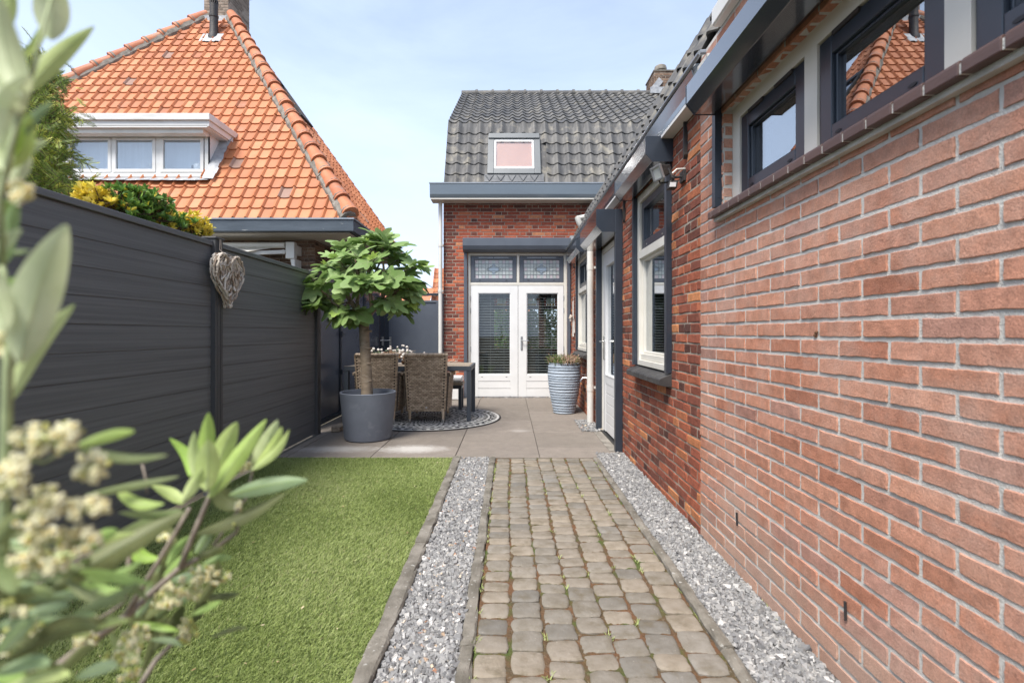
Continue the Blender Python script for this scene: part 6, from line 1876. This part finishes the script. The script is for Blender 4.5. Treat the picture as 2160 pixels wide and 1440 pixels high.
# euonymus shrub behind the fence: green and yellow rosettes
MT['euonymus'] = mat('euonymus', (0.1, 0.1, 0.1), None, 8, 0.4, spec=0.5, transl=0.25, rnd=[(0, (0.075, 0.165, 0.034)), (0.3, (0.15, 0.29, 0.056)), (0.55, (0.27, 0.42, 0.084)), (0.62, (0.62, 0.54, 0.055)), (0.85, (0.85, 0.68, 0.085)), (1, (0.88, 0.74, 0.18))])
def shrub(name, label, pts, parts=True):
    root = thing(name, label, 'shrub', tuple(P(pts[0][0], pts[0][1], pts[0][2]).xy) + (0,))
    mb, mt_ = MB(), MB()
    for (bx, by, Y, rad, nro, kind) in pts:
        c = P(bx, by, Y)
        mt_.tube([(c.x, c.y, -.05), (c.x + .02, c.y, c.z - .15), c], [.014, .01, .005], 5)
        for k in range(nro):
            b = c + Vector((rng.gauss(0, rad * .5), rng.gauss(0, rad * .4), rng.gauss(-.02, rad * .42)))
            if b.x > -2.42 : b.x = -2.42 - rng.random() * .05
            ax = (Vector((0, -.15, .8)) + Vector((rng.gauss(0, .6), rng.gauss(0, .6), 0))).normalized()
            s1 = ax.orthogonal().normalized(); s2 = ax.cross(s1)
            mt_.tube([c + (b - c) * .3 + Vector((0, 0, -.05)), b], [.004, .0025], 4)
            for j in range(rng.randint(7, 10)):
                a = 2.4 * j; op = rng.uniform(.25, 1.1)
                d = (ax * math.cos(op) + (s1 * math.cos(a) + s2 * math.sin(a)) * math.sin(op)); L = rng.uniform(.032, .056)
                w = d.cross(ax); w = (w.normalized() if w.length > .01 else s1) * L * .24
                nn = w.cross(d).normalized()
                p0 = b + d * .006; vs = [p0, p0 + d * L * .35 + w + nn * .004, p0 + d * L * .72 + w * .8 + nn * .003, p0 + d * L - nn * .004, p0 + d * L * .72 - w * .8 + nn * .003, p0 + d * L * .35 - w + nn * .004, p0 + d * L * .5 - nn * .002]
                r = rng.uniform(.0, .55) if kind == 'g' else rng.uniform(.62, 1.0)
                if kind == 'g' and rng.random() < .05: r = .7
                mb.add(vs, [(0, 1, 6), (1, 2, 6), (2, 3, 6), (3, 4, 6), (4, 5, 6), (5, 0, 6)], r)
    mb.build('foliage', MT['euonymus'], root); mt_.build('stems', MT['bark'], root)
shrub('euonymus_shrub', 'glossy green leaved shrub between the two yellow shrubs behind the fence', [(250, 412, 3.45, .11, 26, 'g'), (285, 412, 3.5, .11, 26, 'g'), (318, 425, 3.6, .10, 24, 'g'), (350, 445, 3.75, .09, 20, 'g'), (260, 430, 3.45, .12, 30, 'g'), (290, 432, 3.55, .12, 34, 'g'), (320, 445, 3.6, .12, 34, 'g'), (345, 462, 3.75, .10, 26, 'g'), (375, 470, 3.85, .09, 22, 'g'), (300, 460, 3.55, .12, 26, 'g'), (270, 455, 3.45, .10, 20, 'g'), (410, 480, 4.0, .07, 14, 'g')])
shrub('yellow_shrub', 'bright yellow leaved shrub over the fence beside the post with the driftwood heart', [(352, 458, 3.72, .07, 16, 'y'), (378, 466, 3.9, .07, 16, 'y'), (402, 466, 3.95, .08, 20, 'y'), (428, 474, 4.05, .08, 22, 'y'), (425, 483, 4.05, .08, 20, 'y'), (440, 495, 4.1, .06, 14, 'y'), (375, 485, 3.9, .07, 12, 'y')])
shrub('yellow_shrub', 'bright yellow leaved shrub peeping over the fence at the foot of the dark yew', [(190, 404, 3.3, .06, 12, 'y'), (215, 408, 3.3, .07, 16, 'y'), (205, 418, 3.3, .07, 16, 'y'), (225, 424, 3.35, .06, 14, 'y'), (240, 432, 3.4, .05, 8, 'y'), (175, 412, 3.3, .05, 8, 'y')])
# greenery behind the gate and behind the far windows
shrub('garden_shrub', 'green shrub glimpsed through the gap between the gate and the house corner', [(930, 700, 11.0, .15, 26, 'g'), (930, 728, 10.8, .15, 26, 'g'), (931, 680, 11.2, .12, 14, 'g')]) if False else None
mb = MB()
def bush(name, label, c, sx_, sy_, sz_, nl, ls=0.07):
    root = thing(name, label, 'bush', (c[0], c[1], 0)); mb = MB(); mt_ = MB()
    for k in range(nl):
        v = Vector((rng.gauss(0, 1), rng.gauss(0, 1), rng.gauss(0, 1))).normalized() * (rng.random() ** .4)
        p = Vector((c[0] + v.x * sx_, c[1] + v.y * sy_, max(.02, c[2] + v.z * sz_)))
        d = (v + Vector((rng.gauss(0, .6), rng.gauss(0, .6), rng.gauss(0, .6)))).normalized() * ls * rng.uniform(.6, 1.2); w = d.orthogonal().normalized() * ls * .28
        mb.add([p, p + d * .5 + w, p + d, p + d * .5 - w], [(0, 1, 2, 3)], rng.uniform(0, .55))
    mt_.tube([(c[0], c[1], -.05), (c[0], c[1], c[2])], [.03, .01], 6)
    mb.build('foliage', MT['euonymus'], root); mt_.build('stem', MT['bark'], root)
bush('garden_bush', 'green bush glimpsed in the gap between the metal gate and the house corner', (-1.58, 12.2, .75), .35, .3, .8, 900)
bush('street_bush', 'leafy green bush seen through the far windows of the room behind the french doors', (0.3, 16.2, 1.2), 1.5, .5, 1.3, 6000, .14)


# =============================================================== OLIVE IN FRONT
ol = thing('olive_tree', 'young olive tree with narrow grey green leaves and cream flower clusters', 'tree', (-0.45, 0.34, 0))
MT['olive_leaf'] = mat('olive_leaf', (0.1, 0.1, 0.1), (0.68, 0.74, 0.60), 55, 0.5, 0.15, 120, bdist=0.0005, spec=0.4, transl=0.38,
                       rnd=[(0, (0.10, 0.125, 0.048)), (0.18, (0.20, 0.215, 0.090)), (0.35, (0.27, 0.33, 0.14)), (0.5, (0.28, 0.37, 0.235)), (0.65, (0.38, 0.57, 0.11)), (0.8, (0.54, 0.64, 0.24)), (1, (0.62, 0.68, 0.42))])
MT['olive_bark'] = mat('olive_bark', (0.33, 0.28, 0.23), (0.20, 0.165, 0.13), 120, 0.8, 0.5, 400, bdist=0.001)
DARK, OLIVE, SAGE, BLUE, BRIGHT, LIME, PALE = 0.0, 0.18, 0.35, 0.5, 0.65, 0.8, 1.0
mb = MB()


def oleaf(base, tip, wpx, Y, tone, dY=0.0, roll=0.0, bend=0.0):
    B = P(base[0], base[1], Y); T = P(tip[0], tip[1], Y + dY)
    d = T - B; L = d.length; d.normalize()
    view = ((B + T) / 2 - Vector((0, 0, CH))).normalized()
    s = d.cross(view).normalized(); n = s.cross(d)
    s, n = s * math.cos(roll) + n * math.sin(roll), n * math.cos(roll) - s * math.sin(roll)
    w = 0.92 * wpx * Y / F / 2 / max(0.35, math.cos(roll))
    NS, NW = 12, 6
    vs, fs = [], []
    for i in range(NS + 1):
        t = i / NS
        ww = w * (math.sin(math.pi * min(1, t ** 0.85 * 0.97 + 0.02)) ** 0.72)
        c = B + d * L * t + s * (bend * L * math.sin(math.pi * t)) + n * (L * 0.10 * math.sin(math.pi * t))
        for k in range(NW + 1):
            q = -1 + 2 * k / NW
            vs.append(c + s * ww * q + n * (0.30 * ww * (q * q) - 0.02 * ww * (abs(q) < .1)))
    for i in range(NS):
        for k in range(NW):
            a = i * (NW + 1) + k; fs.append((a, a + 1, a + NW + 2, a + NW + 1))
    tn = min(1, max(0, tone + rng.uniform(-.04, .04)))
    mb.add(vs, fs, tn)
    mid = [Vector(vs[i * (NW + 1) + NW // 2]) for i in range(NS)]
    mb.tube([p - n * 0.00015 for p in mid], [w * 0.055 * (1.15 - i / NS) for i in range(NS)], 4, min(1, tn + 0.22), 0)


A, B_, C_ = 0.27, 0.36, 0.48
LV = [((58, 190), (198, 56), 40, .34, LIME, .02, .2, .05), ((118, -40), (106, 85), 66, .32, PALE, 0, .1, 0), ((96, 48), (44, 122), 18, .33, LIME, 0, .3, .1), ((48, 205), (-6, -20), 62, A, PALE, 0, .1, .05),
      ((62, 160), (8, 320), 52, A, PALE, 0, .2, -.05), ((20, 355), (62, 240), 46, .3, BRIGHT + .08, 0, .2, 0), ((18, 352), (98, 296), 24, .31, PALE, 0, .3, .1), ((20, 230), (-40, 120), 50, A, PALE, 0, .1, 0), ((30, 300), (112, 214), 20, .3, SAGE + .2, 0, .5, .1),
      ((10, 360), (-30, 220), 48, A, PALE - .1, 0, .1, 0),
      ((42, 765), (140, 474), 92, A, PALE, 0, .0, .03), ((18, 850), (157, 642), 38, .32, BLUE + .38, 0, .2, .08), ((-12, 540), (46, 484), 26, .28, PALE, 0, .2, .1), ((-10, 630), (42, 586), 34, .32, BRIGHT, 0, .1, 0), ((10, 700), (-60, 500), 60, .26, PALE, 0, .1, 0), ((5, 760), (60, 660), 22, .29, LIME, 0, .3, 0),
      ((-20, 460), (24, 420), 26, .3, BRIGHT - .1, 0, .1, 0), ((0, 535), (62, 528), 12, .3, SAGE, 0, .2, 0),
      ((160, 940), (284, 909), 26, .31, SAGE + .35, 0, .2, .05), ((156, 938), (354, 959), 22, .31, OLIVE + .12, .01, .4, -.05), ((180, 1044), (378, 1004), 19, .36, OLIVE + .12, .03, .4, .04), ((246, 1034), (346, 1062), 26, .38, BLUE + .2, 0, .2, -.1),
      ((100, 1250), (392, 1078), 56, .33, OLIVE, .05, .35, .05), ((206, 1322), (12, 1396), 50, .3, OLIVE - .06, 0, .2, -.1), ((-10, 1322), (145, 1274), 28, .3, BLUE, 0, .3, .05), ((78, 1268), (200, 1236), 18, .34, BLUE + .1, 0, .3, .05), ((168, 1210), (258, 1242), 32, .38, BLUE + .12, 0, .2, -.15),
      ((158, 1428), (250, 1404), 28, .36, BLUE, 0, .3, .1), ((-10, 1420), (106, 1398), 34, .3, BLUE, 0, .2, .1), ((0, 1210), (130, 1220), 34, .28, SAGE, 0, .3, .1), ((-20, 1160), (60, 1080), 40, .27, OLIVE + .1, 0, .2, .1), ((30, 1250), (-30, 1150), 44, .27, SAGE, 0, .2, 0), ((-10, 1380), (80, 1300), 40, .29, BLUE - .1, 0, .3, .1),
      ((402, 1005), (358, 924), 24, C_, BRIGHT, .01, .2, -.1), ((428, 990), (440, 870), 34, C_, LIME - .06, 0, .1, 0), ((412, 1008), (410, 910), 24, .47, LIME + .06, 0, .2, .05), ((436, 1035), (440, 926), 50, .455, LIME + .04, 0, .0, 0), ((452, 1010), (500, 890), 44, .48, LIME, 0, .1, .05), ((440, 1050), (562, 884), 38, .46, BRIGHT + .06, .02, .25, .03),
      ((528, 995), (586, 886), 36, .50, PALE - .05, 0, .1, 0), ((536, 990), (595, 900), 28, .495, LIME - .04, 0, .2, -.05), ((530, 992), (610, 906), 18, .48, LIME, 0, .4, -.05), ((484, 1044), (648, 1012), 38, .47, BLUE + .06, .02, .15, .05), ((416, 1126), (602, 1040), 30, .46, OLIVE - .04, .03, .45, .0), ((452, 1030), (508, 1072), 46, .49, OLIVE - .08, 0, .2, 0),
      ((384, 1078), (232, 1136), 46, .43, OLIVE + .14, -.03, .3, .1), ((392, 1082), (250, 1080), 20, .43, SAGE, -.03, .3, .08), ((388, 1060), (320, 1024), 26, .47, LIME + .02, 0, .3, 0), ((384, 1058), (428, 986), 28, .45, PALE - .12, 0, .2, 0),
      ((428, 1258), (508, 1250), 17, .48, OLIVE - .1, 0, .4, 0), ((410, 1312), (428, 1256), 24, .5, DARK, 0, .2, 0), ((318, 1348), (384, 1362), 13, .46, SAGE + .1, 0, .2, .1), ((288, 1272), (318, 1342), 50, .47, OLIVE, 0, .1, 0), ((308, 1246), (360, 1182), 40, .5, BLUE - .12, 0, .1, 0), ((412, 1168), (446, 1116), 24, .5, BLUE - .05, 0, .2, 0), ((424, 1192), (490, 1176), 15, .48, BLUE + .1, 0, .2, .1),
      ((278, 1130), (344, 1178), 28, .47, BLUE + .15, 0, .2, -.2), ((444, 1344), (524, 1324), 11, .5, OLIVE, 0, .3, .1), ((325, 1372), (388, 1276), 30, .49, DARK + .05, 0, .2, 0), ((300, 1400), (230, 1330), 22, .45, SAGE, 0, .3, .1), ((352, 1300), (300, 1420), 22, .5, DARK + .1, 0, .2, 0), ((370, 1150), (330, 1090), 22, .5, OLIVE, 0, .2, 0), ((350, 1195), (400, 1130), 18, .47, BLUE + .1, 0, .3, .1), ((250, 1300), (180, 1345), 22, .4, SAGE, 0, .3, 0), ((120, 1420), (200, 1360), 24, .33, OLIVE, 0, .3, .1)]
for e in LV: oleaf(*e)
for k in range(46):                             # fuller growth low on the near side
    bx, by = rng.uniform(-60, 230), rng.uniform(1130, 1470)
    a = rng.choice((rng.uniform(-.6, .5), rng.uniform(2.5, 3.8))); L = rng.uniform(95, 170)
    oleaf((bx, by), (bx + L * math.cos(a), by - L * math.sin(a)), rng.uniform(20, 36), rng.uniform(.30, .42), rng.choice((OLIVE, SAGE, BLUE, OLIVE + .1, BLUE + .12, LIME, DARK + .1)), rng.uniform(-.02, .03), rng.uniform(0, .5), rng.uniform(-.08, .1))
for k in range(16):
    bx, by = rng.uniform(-60, 20), rng.uniform(60, 760)
    a = rng.uniform(.6, 2.2); L = rng.uniform(110, 200)
    oleaf((bx, by), (bx + L * math.cos(a) * .6, by - L * math.sin(a)), rng.uniform(24, 44), rng.uniform(.27, .34), rng.choice((SAGE + .2, LIME, PALE, PALE - .1, BRIGHT)), 0, rng.uniform(0, .4), rng.uniform(-.08, .1))
for k in range(14):
    a = rng.uniform(-.3, 1.2); bx, by = 330 + rng.uniform(-60, 90), 1250 + rng.uniform(-110, 110); L = rng.uniform(60, 110)
    oleaf((bx, by), (bx + L * math.cos(a), by - L * math.sin(a)), rng.uniform(14, 24), rng.uniform(.45, .5), rng.choice((OLIVE, SAGE, BLUE, DARK + .12, BLUE + .1)), 0, rng.uniform(.1, .6), rng.uniform(-.1, .1))
mb.build('leaves', MT['olive_leaf'], ol, smooth=True)
mb = MB()
mb.tube([(-0.50, 0.42, -0.05), (-0.47, 0.40, 0.25), (-0.42, 0.37, 0.45), P(-120, 1500, .34)], [.016, .014, .010, .0055], 8)
mb.tube([P(-120, 1500, .34), P(70, 1446, .36), P(170, 1368, .40), P(265, 1300, .43), P(375, 1200, .46), P(450, 1160, .48), P(500, 1120, .485), P(503, 1106, .485)], [.0055, .0042, .0036, .0031, .0024, .0020, .0017, .0014], 8)
mb.tube([P(265, 1296, .43), P(330, 1190, .44), P(372, 1120, .445), P(400, 1070, .45)], [.0026, .0020, .0018, .0015], 7)
mb.tube([P(380, 1195, .46), P(415, 1110, .465), P(446, 1036, .47), P(460, 1000, .475)], [.0026, .0023, .0018, .0012], 7)
mb.tube([P(450, 1150, .48), P(520, 1050, .49), P(534, 985, .495)], [.0014, .0012, .001], 6)
mb.tube([P(264, 1268, .42), P(270, 1205, .42), P(275, 1152, .42)], [.0018, .0019, .0014], 7)
mb.tube([P(268, 1175, .42), P(252, 1158, .42)], [.001, .0008], 5)
mb.tube([P(300, 978, .44), P(308, 1010, .44), P(310, 1040, .44)], [.0009, .0009, .0007], 5)
mb.tube([P(280, 1470, .48), P(330, 1390, .49), P(385, 1335, .5)], [.003, .0024, .0018], 7)
mb.tube([P(200, 1310, .41), P(240, 1285, .42), P(262, 1270, .43)], [.0012, .0012, .001], 5)
mb.build('trunk', MT['olive_bark'], ol, smooth=True)
mb = MB()
mb.tube([(-0.47, 0.40, 0.25), (-0.40, 0.33, 0.70), P(-30, 1350, .29), P(8, 1150, .285), P(12, 950, .28), P(16, 780, .28), P(24, 690, .28), P(5, 560, .28)], [.012, .007, .0034, .0030, .0028, .0026, .0022, .0015], 8)
mb.tube([P(5, 560, .28), P(0, 420, .275), P(20, 320, .27), P(58, 180, .28), P(80, 120, .30)], [.0016, .0016, .0016, .0014, .001], 6)
mb.tube([P(58, 180, .28), P(118, -40, .31)], [.001, .0008], 5)
mb.tube([P(12, 960, .28), P(90, 975, .29), P(160, 938, .31)], [.0012, .001, .0008], 5)
mb.tube([P(8, 1150, .285), P(100, 1180, .29), P(190, 1160, .3)], [.0012, .001, .0008], 5)
mb.build('shoots', mat('olive_shoot', (0.34, 0.40, 0.20), (0.25, 0.30, 0.15), 60, 0.6), ol, smooth=True)
MT['olive_flower'] = mat('olive_flower', (0.1, 0.1, 0.1), None, 8, 0.7, transl=0.4, rnd=[(0, (0.92, 0.88, 0.58)), (0.6, (0.93, 0.91, 0.72)), (0.72, (0.66, 0.62, 0.22)), (0.88, (0.50, 0.54, 0.18)), (1, (0.85, 0.68, 0.20))])
MT['olive_stalk'] = mat('olive_stalk', (0.42, 0.46, 0.22), None, 30, 0.6)
CL = [(95, 925, 60, 26, .28, 26, 'c'), (150, 905, 22, 14, .28, 8, 'c'), (192, 985, 34, 26, .29, 14, 'c'), (20, 1018, 34, 26, .27, 14, 'c'), (90, 1060, 46, 34, .28, 22, 'c'), (180, 1075, 40, 26, .29, 16, 'c'), (60, 1090, 34, 22, .28, 12, 'c'), (95, 1140, 40, 22, .28, 14, 'c'), (165, 1140, 45, 22, .29, 18, 'c'), (80, 1185, 55, 20, .28, 16, 'c'), (30, 980, 26, 16, .27, 8, 'c'),
      (20, 400, 40, 16, .3, 12, 'c'), (48, 415, 16, 12, .3, 6, 'c'), (10, 690, 14, 30, .29, 8, 'c'), (12, 725, 18, 20, .29, 8, 'c'), (30, 1280, 40, 14, .3, 8, 'y'),
      (512, 968, 14, 22, .495, 14, 'w'), (505, 1068, 8, 6, .49, 5, 'w'), (440, 1212, 42, 16, .475, 26, 'm'), (400, 1240, 28, 20, .475, 18, 'm'), (360, 1258, 22, 22, .47, 16, 'm'), (335, 1270, 20, 12, .47, 10, 'm'), (398, 1330, 16, 28, .49, 16, 'y'), (270, 1365, 20, 32, .42, 14, 'm'), (300, 1340, 18, 22, .43, 10, 'y'),
      (180, 1348, 22, 12, .4, 8, 'm'), (190, 1310, 10, 6, .4, 4, 'm'), (40, 1345, 30, 30, .34, 8, 'y'), (70, 1325, 30, 12, .34, 6, 'y'), (155, 1312, 10, 8, .36, 3, 'y'), (20, 1370, 16, 14, .33, 5, 'm'), (55, 1400, 16, 10, .34, 4, 'm'), (240, 1395, 24, 16, .42, 8, 'y'), (345, 1130, 12, 10, .47, 6, 'm'), (490, 1108, 6, 4, .485, 3, 'y'), (535, 1040, 4, 4, .49, 2, 'y'), (270, 1420, 26, 14, .44, 8, 'y')]
for (cx, cy, ax_, ay_, Y, nf, kd) in CL:
    mb, mst = MB(), MB()
    c = P(cx, cy, Y)
    for k in range(int(nf * 1.7)):
        a = rng.uniform(0, 6.28); q = math.sqrt(rng.random())
        p = P(cx + 1.12 * ax_ * q * math.cos(a), cy + 1.2 * ay_ * q * math.sin(a), Y + rng.uniform(-.012, .012))
        mst.tube([c, (c + p) / 2 + Vector((0, 0, -.001)), p], [.0005, .0005, .0004], 4)
        if kd in 'cw' and rng.random() < .22:
            mb.ball(p, rng.uniform(.0012, .0018), nu=6, nv=5, r=rng.uniform(.70, .84)); continue
        if kd == 'y' and rng.random() < .7:
            mb.ball(p, rng.uniform(.0014, .0022), nu=6, nv=5, r=rng.uniform(.76, .9)); continue
        if kd == 'm' and rng.random() < .4:
            mb.ball(p, rng.uniform(.0014, .002), nu=6, nv=5, r=rng.uniform(.72, .86)); continue
        ax = Vector((rng.gauss(0, .6), -1, rng.gauss(0.2, .6))).normalized(); s1 = ax.orthogonal().normalized(); s2 = ax.cross(s1)
        r0 = rng.uniform(0, .6)
        for j in range(4):
            b = j * math.pi / 2; dd = s1 * math.cos(b) + s2 * math.sin(b)
            mb.ball(p + dd * .0021, .0013, 1, 1, 1, r=r0, nu=6, nv=4, jit=.15)
        for j in (-1, 1): mb.ball(p + ax * .0012 + s1 * j * .0008, .0009, r=1.0 if rng.random() < .35 else .3, nu=5, nv=4)
    fc_ = mb.build('flower_cluster', MT['olive_flower'], ol, smooth=True)
    mst.build('flower_stalk', MT['olive_stalk'], fc_)

# =============================================================== LIGHT, SKY, CAMERA
SUN_EL, SUN_AZ = R(56), R(214)                    # azimuth from +Y (straight ahead) towards +X
SUN_STRENGTH, SKY_STRENGTH, EXPOSURE = 1.5, 0.055, 2.05
w = bpy.data.worlds.new("World"); scene.world = w; w.use_nodes = True
nt = w.node_tree
bg = nt.nodes["Background"]
sk = nt.nodes.new("ShaderNodeTexSky"); sk.sky_type = 'NISHITA'; sk.sun_disc = False
sk.sun_elevation = SUN_EL; sk.sun_rotation = SUN_AZ
sk.air_density = 1.0; sk.dust_density = 1.6; sk.ozone_density = 1.0
tc = nt.nodes.new("ShaderNodeTexCoord")
mp = nt.nodes.new("ShaderNodeMapping"); mp.inputs["Scale"].default_value = (1.0, 1.0, 2.6); mp.inputs["Rotation"].default_value = (0.3, 0.2, 0.5)
nt.links.new(tc.outputs["Generated"], mp.inputs["Vector"])
nz = noise(nt, mp.outputs[0], 1.7, 7, 0.58, 0.6)
rp = ramp(nt, [(0.30, 0.0), (0.80, 1.0)]); nt.links.new(nz, rp.inputs[0])
sep = nt.nodes.new("ShaderNodeSeparateXYZ"); nt.links.new(tc.outputs["Generated"], sep.inputs[0])
hz = nt.nodes.new("ShaderNodeMapRange"); nt.links.new(sep.outputs[2], hz.inputs[0])
hz.inputs[1].default_value = 0.0; hz.inputs[2].default_value = 0.75; hz.inputs[3].default_value = 0.72; hz.inputs[4].default_value = 0.22
fac = mth(nt, 'MINIMUM', mth(nt, 'ADD', hz.outputs[0], mth(nt, 'MULTIPLY', rp.outputs[0], 0.34)), 0.96)
CLOUD = (4.7, 5.5, 6.9)
c = mixc(nt, fac, sk.outputs[0], CLOUD)
nt.links.new(c, bg.inputs[0]); bg.inputs[1].default_value = SKY_STRENGTH
sd = bpy.data.lights.new("sun", 'SUN'); sd.energy = SUN_STRENGTH; sd.angle = R(24); sd.color = (1.0, 0.955, 0.89)
so = bpy.data.objects.new("sun", sd); col.objects.link(so)
dirv = Vector((math.sin(SUN_AZ) * math.cos(SUN_EL), math.cos(SUN_AZ) * math.cos(SUN_EL), math.sin(SUN_EL)))
so.rotation_euler = (-dirv).to_track_quat('-Z', 'Y').to_euler(); so.location = dirv * 30

cam = bpy.data.cameras.new("camera"); co = bpy.data.objects.new("camera", cam); col.objects.link(co)
co.location = (0, 0, CH); co.rotation_euler = (R(90), 0, 0)
cam.sensor_width = 36.0; cam.lens = F / 2160 * 36.0
cam.shift_x = (1080 - CX) / 2160; cam.shift_y = (HY - 720) / 2160
cam.clip_start = 0.02; cam.clip_end = 600
cam.dof.use_dof = True; cam.dof.focus_distance = 4.6; cam.dof.aperture_fstop = 3.7
scene.camera = co
scene.view_settings.view_transform = 'Standard'; scene.view_settings.look = 'None'
scene.view_settings.exposure = EXPOSURE; scene.view_settings.gamma = 1.0
scene.cycles.max_bounces = 8; scene.cycles.diffuse_bounces = 4; scene.cycles.glossy_bounces = 4; scene.cycles.transparent_max_bounces = 16
scene.cycles.use_denoising = True
scene.cycles.sample_clamp_indirect = 8.0
